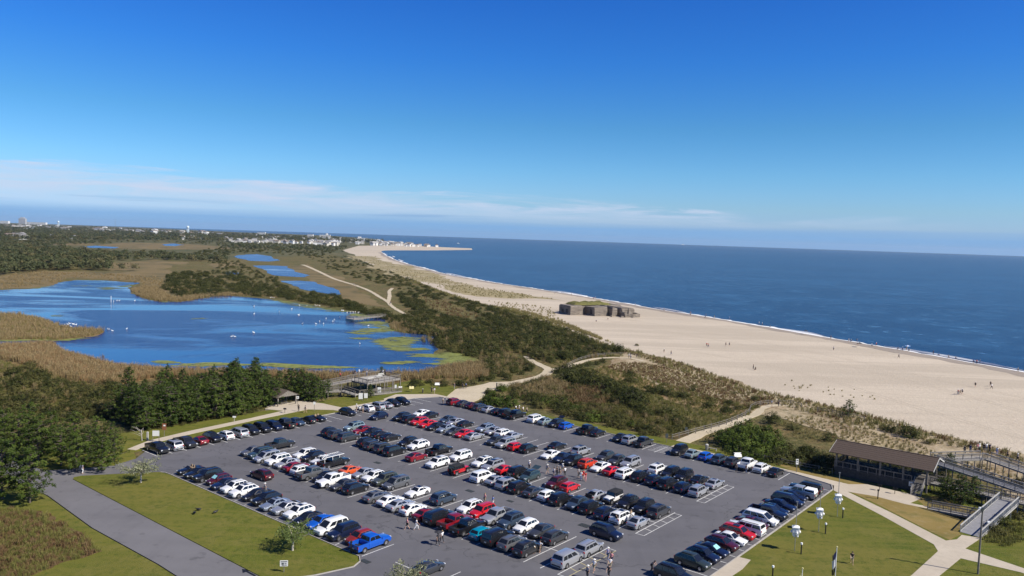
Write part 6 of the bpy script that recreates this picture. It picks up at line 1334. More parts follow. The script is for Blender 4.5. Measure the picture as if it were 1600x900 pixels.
for i, s_ in enumerate(WLINE.split()):
    x, y = map(float, s_.split(','))
    person(P(x, y, -.13), rg.uniform(0, 6.28), rg.choice(['stand', 'walkA', 'walkB', 'sit']), rg.choice(['white', 'black', 'dark', 'navy', 'red', 'grey', 'blue']), rg.choice(['dark', 'denim', 'khaki/short', 'black/short']), rg.choice(['dark', 'hat', 'fair']), 'small figure of a person along the water line' if y < 499 or x > 960 else 'person on the sand in front of the bunker', 'people along the water line' if y < 499 or x > 960 else 'people by the bunker')
for x, y, c_, lab in ((1418, 547, 'blue', 'blue and white beach umbrella at the water line'), (1342.5, 542.5, 'dark', 'dark beach tent on the sand near the water'), (1259, 522.5, 'dark', 'small dark beach umbrella at the water line toward the bunker')):
    r = thing('beach_umbrella', lab, 'umbrella', P(x, y, -.14)); q = MB(); q.tube([(0, 0, -.2), (0, 0, 2.1)], .025, 6); q.build('pole', 'white_paint', r)
    for k in range(8):
        a0 = k*pi/4; a1 = a0+pi/4; q = MB(); q.add([(0, 0, 2.15), (1.15*cos(a0), 1.15*sin(a0), 1.7), (1.15*cos(a1), 1.15*sin(a1), 1.7), (1.1*cos(a0), 1.1*sin(a0), 1.66), (1.1*cos(a1), 1.1*sin(a1), 1.66)], [(0, 1, 2), (1, 3, 4, 2)]); q.build('canopy_panel', CL['white' if (k % 2 and c_ == 'blue') else c_], r)
r = thing('umbrella', 'dark rain umbrella held over two walkers crossing the aisle', 'umbrella', P(684.6, 852, 0)); q = MB(); q.tube([(0, 0, .95), (0, 0, 1.95)], .015, 6); q.build('shaft', 'black_paint', r)
for k in range(8): a0 = k*pi/4; a1 = a0+pi/4; q = MB(); q.add([(0, 0, 2.05), (.6*cos(a0), .6*sin(a0), 1.85), (.6*cos(a1), .6*sin(a1), 1.85)], [(0, 1, 2)]); q.build('canopy_panel', CL['dark'], r)
# ------------------------------------------------------------------ the far town
HOUSE = {}
def house_meshes(w, d, h, rh, key):
    q = MB(); q.box((0, 0, h/2-.3), (w, d, h+.6)); wall = q.mesh('wall', 'house_white'); q = MB(); e = .5
    q.add([(-w/2-e, -d/2-e, h), (w/2+e, -d/2-e, h), (w/2+e, d/2+e, h), (-w/2-e, d/2+e, h), (-w/2-e, 0, h+rh), (w/2+e, 0, h+rh)], [(0, 1, 5, 4), (2, 3, 4, 5), (1, 2, 5), (3, 0, 4), (3, 2, 1, 0)]); roof = q.mesh('roof', 'roof_grey')
    wins = []
    for fl in range(max(1, int(h//3))):
        for k in range(max(2, int(w//3))):
            q = MB(); q.box((-w/2+w*(k+.5)/max(2, int(w//3)), -d/2-.03, 1.6+3*fl), (1.1, .1, 1.5)); wins.append(q.mesh('window', 'pane'))
    return wall, roof, wins
HK = [(9, 8, 5.5, 2.6), (12, 9, 6.0, 3.0), (8, 10, 7.5, 2.4), (15, 9, 5.0, 2.6), (20, 12, 8.5, 2.5)]
def house(px_, py_, k, lab, grp, wm='house_white', rm='roof_grey', sc=1.0):
    if k not in HOUSE: HOUSE[k] = house_meshes(*HK[k], k)
    wall, roof, wins = HOUSE[k]; p = P(px_, py_, -.2); r = thing('house', lab, 'house', p, rg.choice((0, pi/2))+rg.uniform(-.3, .3), grp); r.scale = (sc,)*3
    o = put('wall', wall, r); o.material_slots[0].link = 'OBJECT'; o.material_slots[0].material = MATS[wm]; o = put('roof', roof, r); o.material_slots[0].link = 'OBJECT'; o.material_slots[0].material = MATS[rm]
    if py_ > mh(px_)+13:
        for w_ in wins: put('window', w_, r)
def mh(x): return 369.6 + .0329*(x-800)
def town(poly, n, lab, grp, ks, sc=(0.8, 1.2), clump=None):
    for x, y in sample_px(poly, n, rng=rg): house(x, y, rg.choice(ks), lab, grp, rg.choice(['house_white']*6+['house_cream', 'house_cream', 'house_grey']), rg.choice(['roof_grey', 'roof_grey', 'roof_brown', 'roof_pale']), rg.uniform(*sc))
town([(360, 376), (480, 378), (500, 383), (470, 382), (400, 381), (362, 379)], 48, 'white house in the near edge of the far town above the lagoons', 'white houses along the near edge of the far town', (0, 1, 2, 3))
town([(484, 377), (530, 379), (525, 385), (484, 383)], 26, 'white house in the cluster behind the marsh trail', 'white houses clustered behind the marsh', (1, 2, 3), (1, 1.5))
town([(400, 368), (590, 377), (640, 382), (600, 385), (500, 378), (400, 373)], 80, 'pale house among the trees of the far seaside town', 'houses among the trees of the far town', (0, 1, 2, 3), (.9, 1.3))
town([(590, 377), (650, 383), (690, 386), (640, 386), (590, 384)], 55, 'pale beach house crowded on the far sandy point', 'beach houses on the far point', (0, 1, 2), (.8, 1.15))
town([(8, 371), (16, 370), (65, 373), (60, 375.5), (15, 374)], 7, 'white farmhouse roofs at the far left wood edge', 'white houses at the far left wood edge', (1, 3), (1.1, 1.6))
town([(68, 370), (135, 371), (135, 374), (70, 373)], 11, 'small white house beyond the marsh at far left', 'small white houses beyond the marsh', (0, 1), (.9, 1.2)); town([(278, 371), (322, 372), (320, 376), (280, 375)], 9, 'white house below the water tower', 'white houses below the water tower', (0, 1, 3), (.9, 1.3)); town([(345, 373), (400, 375), (398, 379), (350, 377)], 12, 'white house at the edge of the far marsh', 'white houses at the far marsh edge', (0, 1, 3), (.9, 1.3))
town([(0, 352), (150, 356), (280, 363), (380, 368), (300, 368), (120, 362), (0, 357)], 55, 'tiny pale roof in the distant wooded suburb', 'tiny pale roofs in the distant suburb', (1, 3, 4), (1.2, 2.0))
def hotel(x, y, w, d, h, rz, lab, mat='house_white', storeys=4, extra=None, z=-.2, name='hotel'):
    r = thing(name, lab, 'hotel', P(x, y, z), rz); q = MB(); q.box((0, 0, h/2), (w, d, h)); q.build('wall', mat, r); q = MB(); q.box((0, 0, h+.3), (w+.6, d+.6, .6)); q.build('roof', 'roof_pale', r)
    n = max(3, int(w/6))
    for i in range(storeys):
        for k in range(n): q = MB(); q.box((-w/2+w*(k+.5)/n, -d/2-.05, h*(i+.55)/storeys), (w/n*.55, .2, h/storeys*.5)); q.build('window', 'pane', r)
    for ex, ew, eh in (extra or []): q = MB(); q.box((ex, 0, h+eh/2+.6), (ew, d*.8, eh)); q.build('tower_block', mat, r)
hotel(566, 376.8, 46, 16, 14, .1, 'long white seafront hotel with a raised centre on the far point', extra=[(-12, 14, 5)]); hotel(588, 378, 44, 14, 11, .1, 'long low white seafront hotel next to the point'); hotel(508, 371.5, 60, 20, 17, .05, 'wide white building with a small tower rising over the far town', extra=[(10, 10, 8)]); hotel(485, 371.5, 30, 16, 18, 0, 'white block rising over the middle of the far town'); hotel(409, 367, 50, 20, 16, 0, 'flat white building on the skyline left of the far town')
hotel(35.5, 350.0, 75, 40, 66, .1, 'tall pale tower hotel on the horizon at far left', 'house_grey', 10, [(0, 40, 14)]); hotel(57, 350.6, 240, 40, 26, .05, 'low white row of buildings on the horizon beside the tower hotel', storeys=3); hotel(8, 349.2, 90, 40, 30, .05, 'low pale building on the horizon at the left frame edge', storeys=3)
def water_tower(x, y, hh, lab, legs):
    r = thing('water_tower', lab, 'water tower', P(x, y, -.2)); R = hh*.17; n = 6; q = MB()
    q.lathe([(.05, hh*.62), (R*.6, hh*.64), (R, hh*.74), (R, hh*.88), (R*.7, hh*.96), (.05, hh)], 16); q.build('tank', 'tower_blue', r, smooth=50)
    for k in range(legs): a = 2*pi*k/legs+.3; q = MB(); q.tube([(R*1.05*cos(a), R*1.05*sin(a), 0), (R*.85*cos(a), R*.85*sin(a), hh*.72)], hh*.016, 6); q.build('leg', 'tower_blue', r)
    q = MB(); q.tube([(0, 0, 0), (0, 0, hh*.64)], hh*.03, 8); q.build('riser_pipe', 'tower_blue', r)
    q = MB(); q.lathe([(R*.97, hh*.36), (R*1.0, hh*.38), (R*.94, hh*.38), (R*.97, hh*.36)], 12); q.build('brace_ring', 'tower_blue', r)
water_tower(293.5, 364.5, 43, 'pale blue water tower on legs rising over the wooded suburb', 6); water_tower(91.2, 353.6, 50, 'pale water tower on the horizon near the tower hotel', 6)
r = thing('radio_mast', 'very thin radio mast on the horizon between the water towers', 'mast', P(180, 355.5, -.2)); q = MB()
for k in range(3): a = 2*pi*k/3; q.tube([(1.5*cos(a), 1.5*sin(a), 0), (.5*cos(a), .5*sin(a), 95)], .45, 5)
q.build('lattice', 'galvanised', r)
# boats
def boat(x, y, lab, sc, wake):
    r = thing('motor_boat', lab, 'boat', P(x, y, -.26), radians(10)); r.scale = (sc,)*3; q = MB()
    loft(q, [[(xx, 0, .1), (xx, ww, .7), (xx, ww, 1.1), (xx, 0, 1.15), (xx, -ww, 1.1), (xx, -ww, .7)] for xx, ww in ((-4, 1.2), (-1, 1.5), (2, 1.2), (4.2, .15))]); q.build('hull', 'white_paint', r); q = MB(); q.box((-.3, 0, 1.8), (2.4, 1.8, 1.4), taper=.8); c_ = q.build('cabin', 'white_paint', r); q = MB(); q.box((.85, 0, 1.95), (.3, 1.5, .6)); q.build('pane', 'pane', c_)
    if wake: q = MB(); q.add([(-4, -.8, .05), (-4, .8, .05), (-34, 2.6, .05), (-34, -2.6, .05)], [(0, 1, 2, 3)]); tag(q.build('wake', 'foam', None, P(x, y, -.24), radians(10)), kind='stuff')
boat(716, 380.6, 'white motor boat with a wake off the far sandy point', 1.5, True); boat(1067, 382.8, 'tiny white boat on the horizon far out at sea', 6.0, False)
# ------------------------------------------------------------------ plants
def leaf_mesh(name, mat, cen, n_per, size, spread, rng, flat=.35, outc=None, tone_sd=.25, ow=1.25):
    """many small leaf-sized faces in clumps round the given centres; every clump gets its own tone"""
    cen = np.asarray(cen, dtype=np.float64); K = len(cen); N = K*n_per
    c = np.repeat(cen, n_per, 0) + rng.normal(0, 1, (N, 3))*np.array([spread, spread, spread*.75])
    nr = rng.normal(0, 1, (N, 3)); nr[:, 2] = np.abs(nr[:, 2])*.9+flat
    if outc is not None:
        ov = np.repeat(outc, n_per, 0); ov = ov/(np.linalg.norm(ov, axis=1)[:, None]+1e-6); nr = nr*.55+ov*ow
    nr /= np.linalg.norm(nr, axis=1)[:, None]
    a = np.cross(nr, rng.normal(0, 1, (N, 3))); a /= np.linalg.norm(a, axis=1)[:, None]; b = np.cross(nr, a)
    s = size*rng.uniform(.55, 1.25, (N, 1)); w = rng.uniform(.45, .9, (N, 1))
    v = np.stack([c-a*s*.5-b*s*w*.35, c+a*s*.5-b*s*w*.35, c+b*s*w*.75], 1).reshape(-1, 3)
    me = bpy.data.meshes.new(name); me.vertices.add(N*3); me.vertices.foreach_set('co', v.astype(np.float32).ravel())
    me.loops.add(N*3); me.loops.foreach_set('vertex_index', np.arange(N*3, dtype=np.int32)); me.polygons.add(N)
    me.polygons.foreach_set('loop_start', np.arange(0, N*3, 3, dtype=np.int32)); me.polygons.foreach_set('loop_total', np.full(N, 3, dtype=np.int32))
    tone = np.clip(np.repeat(rng.normal(.5, tone_sd, K), n_per)+rng.normal(0, .10, N), 0, 1).astype(np.float32)
    at = me.attributes.new('tone', 'FLOAT', 'FACE'); at.data.foreach_set('value', tone)
    me.materials.append(MATS[mat]); me.update(); me.validate(); return me
def limb(m, a, b, r0, r1, n=6, bend=.1, rng=random):
    a = Vector(a); b = Vector(b); mid = a.lerp(b, .5)+Vector((rng.uniform(-1, 1), rng.uniform(-1, 1), rng.uniform(-.3, .6)))*bend*(b-a).length
    m.tube([a, mid, b], [r0, (r0+r1)/2, r1], n)
def conifer(name, mat, h, R, seed, whorls=52, droop=.12, lean=.75, leaves=22, size=.24, base=.10, pine=False):
    rng = np.random.RandomState(seed); rr = random.Random(seed); cen = []; q = MB()
    q.tube([(0, 0, -.3), (rr.uniform(-.1, .1), rr.uniform(-.1, .1), h*.5), (rr.uniform(-.15, .15), rr.uniform(-.15, .15), h*.95)], [.035*h*.55, .024*h*.55, .02], 7)
    for i in range(whorls):
        t = base+(1-base)*(i/whorls)**.9; az_ = i*2.4+rr.uniform(-.4, .4)
        prof = (1-t)**lean*(min(1, (t-base)/.16+.45)); ln = R*prof*rr.uniform(.65, 1.18)+.15
        z = t*h; tipz = z-droop*ln+ (.22*ln if pine else .05*ln)+rr.uniform(-.15, .15)
        tip = (ln*cos(az_), ln*sin(az_), tipz); limb(q, (0, 0, z), tip, .035+.02*ln, .012, 4, .06, rr)
        for k in range(max(2, int(ln*2.4))):
            f = 1-(k/(max(2, int(ln*2.4))))*.75; sp = .16+.10*ln
            cen.append((tip[0]*f+rr.gauss(0, sp), tip[1]*f+rr.gauss(0, sp), lerp(z, tipz, f)+rr.gauss(0, .12)))
    cen.append((0, 0, h*.98)); cen.append((0, 0, h*.93))
    return q.mesh(name+'_trunk', 'bark', 50), leaf_mesh(name+'_crown', mat, cen, leaves, size, .15 if not pine else .17, rng, .25, tone_sd=.30, outc=np.array([(x, y, .5+.35*math.hypot(x, y)) for x, y, z in cen]), ow=.8)
def bush(name, mat, R, h, seed, clumps=100, leaves=15, size=.20, lobes=5):
    rng = np.random.RandomState(seed); rr = random.Random(seed); cen = []; q = MB()
    oc = []
    L_ = [(rr.uniform(-.5, .5)*R, rr.uniform(-.5, .5)*R, rr.uniform(.55, .8)*R, rr.uniform(.7, 1.05)*h) for _ in range(lobes)]
    for x, y, r_, hh in L_:
        for i in range(clumps//lobes):
            a = rr.uniform(0, 2*pi); u = rr.random()**.75; cz_ = 1-u; s_ = math.sqrt(max(0, 1-cz_*cz_)); k = rr.uniform(.72, 1.05)
            cen.append((x+r_*s_*cos(a)*k, y+r_*s_*sin(a)*k, .12*h+hh*.88*cz_*k)); oc.append((s_*cos(a)+.25*x/R, s_*sin(a)+.25*y/R, cz_+.15))
        limb(q, (x*.2, y*.2, -.1), (x+rr.uniform(-.2, .2), y+rr.uniform(-.2, .2), hh*.75), .06, .02, 5, .15, rr)
    return q.mesh(name+'_stems', 'bark', 50), leaf_mesh(name+'_foliage', mat, cen, leaves, size, .15*max(1, R/2), rng, .2, outc=np.array(oc))
def blades(name, mat, n, h, r_, seed, w=.035, plume=False, bend=.35):
    rng = random.Random(seed); vs = []; fs = []; tone = []
    for i in range(n):
        a = rng.uniform(0, 2*pi); d = r_*math.sqrt(rng.random()); x, y = d*cos(a), d*sin(a); b_ = rng.uniform(0, 2*pi); hh = h*rng.uniform(.65, 1.1); be = bend*hh*rng.uniform(.2, 1); c_ = rng.uniform(0, pi); wx, wy = w*cos(c_), w*sin(c_)
        k = len(vs); t = rng.random(); mx, my = x+be*.3*cos(b_), y+be*.3*sin(b_); tx, ty = x+be*cos(b_), y+be*sin(b_)
        vs += [(x-wx, y-wy, -.05), (x+wx, y+wy, -.05), (mx+wx, my+wy, hh*.6), (mx-wx, my-wy, hh*.6), (tx, ty, hh)]; fs += [(k, k+1, k+2, k+3), (k+3, k+2, k+4)]; tone += [t, t]
        if plume and i % 2 == 0:
            k = len(vs); vs += [(tx-wx*1.6, ty-wy*1.6, hh*.96), (tx+wx*1.6, ty+wy*1.6, hh*.96), (tx+be*.15*cos(b_), ty, hh*1.16)]; fs += [(k, k+1, k+2)]; tone += [min(1, t+.4)]
    me = bpy.data.meshes.new(name); me.from_pydata(vs, [], fs); at = me.attributes.new('tone', 'FLOAT', 'FACE'); at.data.foreach_set('value', tone); me.materials.append(MATS[mat]); return me
def scatter(name, pts, templates, smin, smax, zsc=(.8, 1.2), z=-.15, seed=1):
    """one object of uncountable growth: instances of the given plants on the points"""
    rg_ = random.Random(seed); n = len(pts); me = bpy.data.meshes.new(name); me.from_pydata([(p[0], p[1], (p[2] if len(p) > 2 and p[2] else z)) for p in pts], [], [])
    sc = []; ro = []; pk = []
    for i in range(n):
        s_ = rg_.uniform(smin, smax); sc += [s_, s_, s_*rg_.uniform(*zsc)]; ro += [0, 0, rg_.uniform(0, 6.283)]; pk.append(rg_.randrange(len(templates)))
    for nm, ty, dat in (('scl', 'FLOAT_VECTOR', sc), ('rot', 'FLOAT_VECTOR', ro)):
        at = me.attributes.new(nm, ty, 'POINT'); at.data.foreach_set('vector', dat)
    at = me.attributes.new('pick', 'INT', 'POINT'); at.data.foreach_set('value', pk)
    o = put(name, me); o['kind'] = 'stuff'; g = bpy.data.node_groups.new(name, 'GeometryNodeTree')
    g.interface.new_socket('Geometry', in_out='INPUT', socket_type='NodeSocketGeometry'); g.interface.new_socket('Geometry', in_out='OUTPUT', socket_type='NodeSocketGeometry')
    gi = g.nodes.new('NodeGroupInput'); go = g.nodes.new('NodeGroupOutput'); ip = g.nodes.new('GeometryNodeInstanceOnPoints'); jn = g.nodes.new('GeometryNodeJoinGeometry')
    for t in templates[::-1]:
        ob = g.nodes.new('GeometryNodeObjectInfo'); ob.inputs['Object'].default_value = t; ob.inputs['As Instance'].default_value = True; g.links.new(ob.outputs['Geometry'], jn.inputs[0])
    def attr(nm, ty):
        a = g.nodes.new('GeometryNodeInputNamedAttribute'); a.data_type = ty; a.inputs['Name'].default_value = nm; return next(s_ for s_ in a.outputs if s_.enabled and s_.name == 'Attribute')
    g.links.new(gi.outputs[0], ip.inputs['Points']); g.links.new(jn.outputs[0], ip.inputs['Instance']); ip.inputs['Pick Instance'].default_value = True
    g.links.new(attr('pick', 'INT'), ip.inputs['Instance Index']); g.links.new(attr('scl', 'FLOAT_VECTOR'), ip.inputs['Scale'])
    er = g.nodes.new('FunctionNodeEulerToRotation'); g.links.new(attr('rot', 'FLOAT_VECTOR'), er.inputs[0]); g.links.new(er.outputs[0], ip.inputs['Rotation'])
    g.links.new(ip.outputs[0], go.inputs[0]); md = o.modifiers.new('growth', 'NODES'); md.node_group = g; return o
CEDAR = [conifer('cedar', 'cedar_needles', 7.6, 3.1, 30+i, lean=.52+.07*i, whorls=60) for i in range(3)] + [conifer('cedar', 'cedar_needles', 6.6, 3.5, 37+i, lean=.34, whorls=58, droop=.05) for i in range(3)]
PINE = [conifer('pine', 'pine_needles', 8.0, 3.6, 50+i, whorls=40, lean=.50, droop=.06, leaves=26, size=.25, pine=True) for i in range(3)]
BAY = [bush('shrub', 'bayberry', 2.0, 2.2, 70+i) for i in range(4)]
OLV = [bush('shrub', 'olive_leaves', 1.9, 1.9, 80+i) for i in range(3)]
BRI = [bush('shrub', 'bright_leaves', 2.0, 2.2, 90+i, size=.22) for i in range(2)]
def plant(name, meshes, loc, s_, label, cat, group, rz=None, sz=1.0):
    tr, cr = meshes; r = thing(name, label, cat, loc, random.uniform(0, 6.28) if rz is None else rz, group); r.scale = (s_, s_, s_*sz)
    put('trunk' if name.endswith('tree') or cat == 'tree' else 'stems', tr, r); put('crown' if cat == 'tree' else 'foliage', cr, r); return r
rg = random.Random(77)
def poly_uniform(poly_px, spacing, z=0.0, jitter=.45, avoid=()):
    q = [P(x, y) for x, y in poly_px]; xs = [p.x for p in q]; ys = [p.y for p in q]; o = []; y = min(ys)
    while y < max(ys):
        x = min(xs)
        while x < max(xs):
            p = (x+rg.uniform(-jitter, jitter)*spacing, y+rg.uniform(-jitter, jitter)*spacing)
            if inside(p, q) and not any(inside(p, a) for a in avoid): o.append(Vector((p[0], p[1], z)))
            x += spacing
        y += spacing
    return o
# the cedar stand above the car park, then the pines at the left
for p in poly_uniform([(236, 672), (300, 661), (360, 651), (400, 643), (425, 634), (420, 622), (400, 612), (340, 618), (270, 628), (200, 640), (185, 655), (200, 668)], 3.3, -.1):
    plant('cedar_tree', rg.choice(CEDAR), p, rg.uniform(.75, 1.15), 'dark green cedar in the dense stand above the car park', 'tree', 'cedars of the stand above the car park', sz=rg.uniform(.95, 1.3))
for x, y, s_ in ((462, 624, .85), (478, 626, .95), (494, 628, .8), (486, 620, .9), (500, 622, .7), (470, 618, .9), (455, 616, 1.0), (512, 620, .6), (424, 633, .95), (436, 622, .9)): plant('cedar_tree', rg.choice(CEDAR), P(x, y, -.1), s_, 'cedar in the clump between the small shelter and the watch platform', 'tree', 'cedars between shelter and platform')
for x, y, s_ in ((47, 786, 1.05), (4, 780, 1.15), (-30, 800, 1.1)): plant('pine_tree', rg.choice(PINE), P(x, y, 0), s_, {47: 'large spreading green pine at the bend of the road', 4: 'green pine behind the large spreading pine at the left frame edge', -30: 'green pine partly cut by the left frame edge'}[x], 'tree', None)
for x, y, s_ in ((160, 736, .78), (120, 738, .85), (140, 722, .8), (178, 722, .7), (95, 728, .9), (60, 722, 1.0), (30, 716, 1.0), (5, 712, 1.05), (80, 708, .95), (115, 704, .9), (150, 704, .8), (-20, 725, 1.0), (45, 696, 1.0), (172, 706, .7)): plant('pine_tree', rg.choice(PINE), P(x, y, 0), s_, 'green pine in the grove left of the cedar path', 'tree', 'pines in the grove left of the cedar path')
for x, y, s_ in ((1326, 652, .55), (1478, 782, .62), (1500, 790, .7), (1520, 786, .6), (1483, 742, .55)):
    plant('pine_tree' if x < 1400 else 'cedar_tree', (PINE if x < 1400 else CEDAR)[1 if x < 1400 else rg.randrange(4)], P(x, y, 0), s_, {1326: 'small dark pine alone on the dune crest', 1478: 'cedar beside the ramp, left one of three', 1500: 'cedar beside the ramp, middle one of three', 1520: 'cedar hard against the wide ramp, right one of three', 1483: 'green shrubby cedar behind the pavilion gable end'}[x], 'tree', None)
for x, y in ((596, 600), (578, 622)): plant('cedar_tree', CEDAR[2], P(x, y-2 if x > 590 else y, 0), .6 if x > 590 else .48, 'small cedar standing behind the watch platform' if x > 590 else 'small cedar standing in front of the platform ramp', 'tree', None)
# the three lawn trees: open crowns on bare stems
def lawn_tree(name, mat, h, R, seed, clump=150, stem=.34, bark='pale_bark', flat=.55):
    rng = np.random.RandomState(seed); rr = random.Random(seed); q = MB(); cen = []; q.tube([(0, 0, -.2), (.06, .04, h*stem), (0, .1, h*.5)], [.16, .12, .09], 8)
    for i in range(13):
        a = i*2.4+rr.uniform(-.5, .5); ln = R*rr.uniform(.55, 1.05); tip = (ln*cos(a), ln*sin(a), h*(stem+.08)+rr.uniform(.15, .62)*h*flat); limb(q, (0, .05, h*rr.uniform(stem*.8, stem+.12)), tip, .06, .015, 5, .12, rr)
        for k in range(clump//13):
            f = rr.uniform(.35, 1.06); cen.append((tip[0]*f+rr.gauss(0, .34), tip[1]*f+rr.gauss(0, .34), lerp(h*stem, tip[2], f)+rr.gauss(.12, .25)))
    return q.mesh(name+'_trunk', bark, 50), leaf_mesh(name+'_crown', mat, cen, 11, .21, .20, rng, .2, tone_sd=.3)
plant('lawn_tree', lawn_tree('lawn_tree', 'grey_leaves', 4.7, 3.3, 5, 230), P(220, 754, .09), 1.0, 'grey green open tree on the lawn corner by the road', 'tree', None, rz=1.0)
plant('lawn_tree', lawn_tree('lawn_tree', 'lawn_tree_leaves', 4.5, 2.9, 9, 230), P(457, 860, .09), 1.0, 'small green tree with pale stem on the triangular lawn', 'tree', None, rz=.3)
plant('lawn_tree', lawn_tree('lawn_tree', 'grey_leaves', 4.6, 2.3, 12, 200), P(636, 935, 0), 1.0, 'bushy grey green treetop at the bottom edge before the dark grey sedan', 'tree', None, rz=2.0)
r = thing('dead_tree', 'bare grey dead tree leaning beside the cedar path', 'tree', P(222, 689, 0)); q = MB(); q.tube([(0, 0, -.2), (-.1, 0, 1.2), (-.2, .1, 2.2)], [.11, .08, .05], 7); q.build('trunk', 'dead_wood', r)
for i in range(9):
    q = MB(); a = rg.uniform(1.5, 4.6); limb(q, (-.12, 0, .9+.14*i), (2.6*cos(a)*rg.uniform(.6, 1), 1.2*sin(a), 1.6+.3*i*rg.uniform(.5, 1)), .045, .008, 5, .15, rg); q.build('branch', 'dead_wood', r)
# shrubs: individuals where they show largest, masses behind
PATHS_PX = [[(802, 553), (826, 553), (842, 566), (866, 572), (872, 580), (842, 594), (770, 612), (690, 632), (660, 610), (745, 600), (800, 594), (838, 584), (842, 577), (815, 562)], [(470, 412), (482, 413), (560, 444), (605, 466), (606, 450), (617, 450), (613, 470), (640, 494), (625, 494), (600, 473), (540, 445)], [(862, 572), (905, 560), (960, 552), (1010, 558), (1010, 568), (950, 564), (905, 573), (865, 582)], [(1040, 697), (1110, 668), (1170, 648), (1190, 632), (1245, 630), (1245, 638), (1205, 640), (1180, 652), (1120, 680), (1070, 700)]]
POND_PX = [POND]
def shrubs(poly, spacing, kinds, smin, smax, lab, grp, sz=(.75, 1.15), avoid=PATHS_PX+POND_PX, maxn=999, z=-.15, nm='shrub'):
    pts = [p for p in poly_uniform(poly, spacing, z)]; av = [[(q.x, q.y) for q in PX(a)] for a in avoid]; pts = [p for p in pts if not any(inside((p.x, p.y), a) for a in av)]
    rg.shuffle(pts)
    for p in pts[:maxn]: plant(nm, rg.choice(kinds), p, rg.uniform(smin, smax), lab, 'shrub', grp, sz=rg.uniform(*sz))
    return len(pts)
NS = 0
NS += shrubs([(752, 620), (790, 612), (800, 622), (850, 640), (905, 654), (960, 668), (1012, 682), (1045, 686), (1040, 678), (1000, 668), (960, 656), (900, 640), (850, 624), (800, 606), (760, 608)], 2.7, OLV+BRI+BAY[:2]+BAY[:2], .65, 1.2, 'bushy green shrub in the low hedge along the upper car park kerb', 'shrubs along the upper kerb')
NS += shrubs([(1120, 704), (1180, 718), (1215, 716), (1210, 690), (1180, 672), (1140, 672), (1115, 686)], 3.6, BRI, 1.3, 1.75, 'big bright green shrub beside the sandy dune path', 'big bright shrubs by the dune path', sz=(.9, 1.2))
NS += shrubs([(1200, 722), (1300, 742), (1305, 724), (1260, 704), (1220, 700)], 3.2, BAY+OLV[:1], .9, 1.4, 'dark shrub between the bright shrubs and the pavilion', 'dark shrubs beside the pavilion')
for x, y, s_, lab in ((762, 630, 1.5, 'tall bright shrub at the corner between gravel plaza and parked cars'), (780, 634, 1.65, 'largest bright shrub behind the cars at the top of the dune row'), (799, 634, 1.35, 'bright shrub just left of the four people by the dunes')): plant('shrub', rg.choice(BRI), P(x, y, -.1), s_, lab, 'shrub', None)
for x, y in ((872, 583), (884, 581), (896, 578), (908, 575), (920, 572), (932, 570), (944, 567), (846, 597), (832, 602), (818, 606)): plant('shrub', rg.choice(BAY), P(x, y, -.15), rg.uniform(.75, 1.1), 'dark shrub hugging the lower side of the sandy trail', 'shrub', 'shrubs along the sandy trail')
for k in range(9): plant('shrub', rg.choice(BAY), L(34+k*1.9+rg.uniform(-.5, .5), 94.5+rg.uniform(-1, 1), -.1), rg.uniform(.8, 1.15), 'dark shrub hidden close behind the pavilion', 'shrub', 'shrubs behind the pavilion')
for x, y, s_, K, lab in ((1212, 662, 1.45, BAY[1], 'round dark shrub at the bend of the dune path'), (1238, 672, .8, BAY[2], 'smaller shrub just right of the round one at the path bend'), (1292, 688, .9, BAY[0], 'dark shrub alone on the pale dune left of the pavilion'), (1420, 684, 1.6, BAY[3], 'largest round dark shrub on the dune above the beach'), (1395, 676, 1.0, BAY[1], 'flat dark shrub touching the largest dune shrub'), (1383, 672, .7, OLV[1], 'low olive shrub left of the large dune shrub'), (1450, 694, .6, OLV[0], 'low olive shrub right of the large dune shrub'), (1360, 664, .5, OLV[1], 'small olive shrub on the dune crest by the fence'), (1555, 834, .9, OLV[0], 'olive shrub at the foot of the wide ramp'), (1572, 824, 1.0, BAY[0], 'dark shrub beside the wide ramp at right'), (1592, 812, .9, OLV[2], 'olive shrub beside the ramp at the right frame edge'), (1590, 758, .7, BAY[1], 'low dark shrub between the two upper walkways'), (1025, 614, 1.1, BAY[2], 'blue green spreading shrub on the rusty dune slope'), (1045, 618, 1.0, BAY[0], 'shrub right of the blue green one on the rusty slope'), (1066, 623, 1.0, BAY[1], 'long dark shrub low on the rusty dune slope'), (1110, 638, 1.1, BAY[3], 'dark shrub left of the dune path fence'), (1135, 645, .9, BAY[2], 'dark shrub nearest the dune path fence'), (1155, 640, .8, OLV[1], 'olive shrub inside the fence bend'), (984, 586, .9, BAY[1], 'dark shrub below the sandy overlook'), (1085, 606, .7, OLV[2], 'olive shrub on the seaward dune slope'), (1180, 626, .8, BAY[3], 'dark shrub seaward of the fence bend'), (1146, 616, .5, OLV[0], 'small olive shrub on the dune crest'), (995.5, 540.5, .55, OLV[0], 'lone round tuft of shrub on the open beach')):
    plant('shrub', K, P(x, y, -.15), s_, lab, 'shrub', 'single shrubs on the dunes'); NS += 1
NS += shrubs([(884, 580), (935, 600), (980, 612), (1000, 618), (1020, 640), (990, 640), (960, 618), (900, 606), (880, 590)], 4.4, BAY, 1.4, 2.1, 'dark shrub in the clump below the sandy overlook', 'dark shrubs below the overlook')
NS += shrubs([(640, 606), (700, 606), (760, 598), (800, 592), (840, 578), (815, 562), (790, 552), (760, 560), (745, 575), (765, 590), (720, 596), (640, 598)], 3.4, OLV+BAY, .6, 1.05, 'mixed green shrub between the pond edge and the gravel plaza', 'shrubs between pond and plaza')
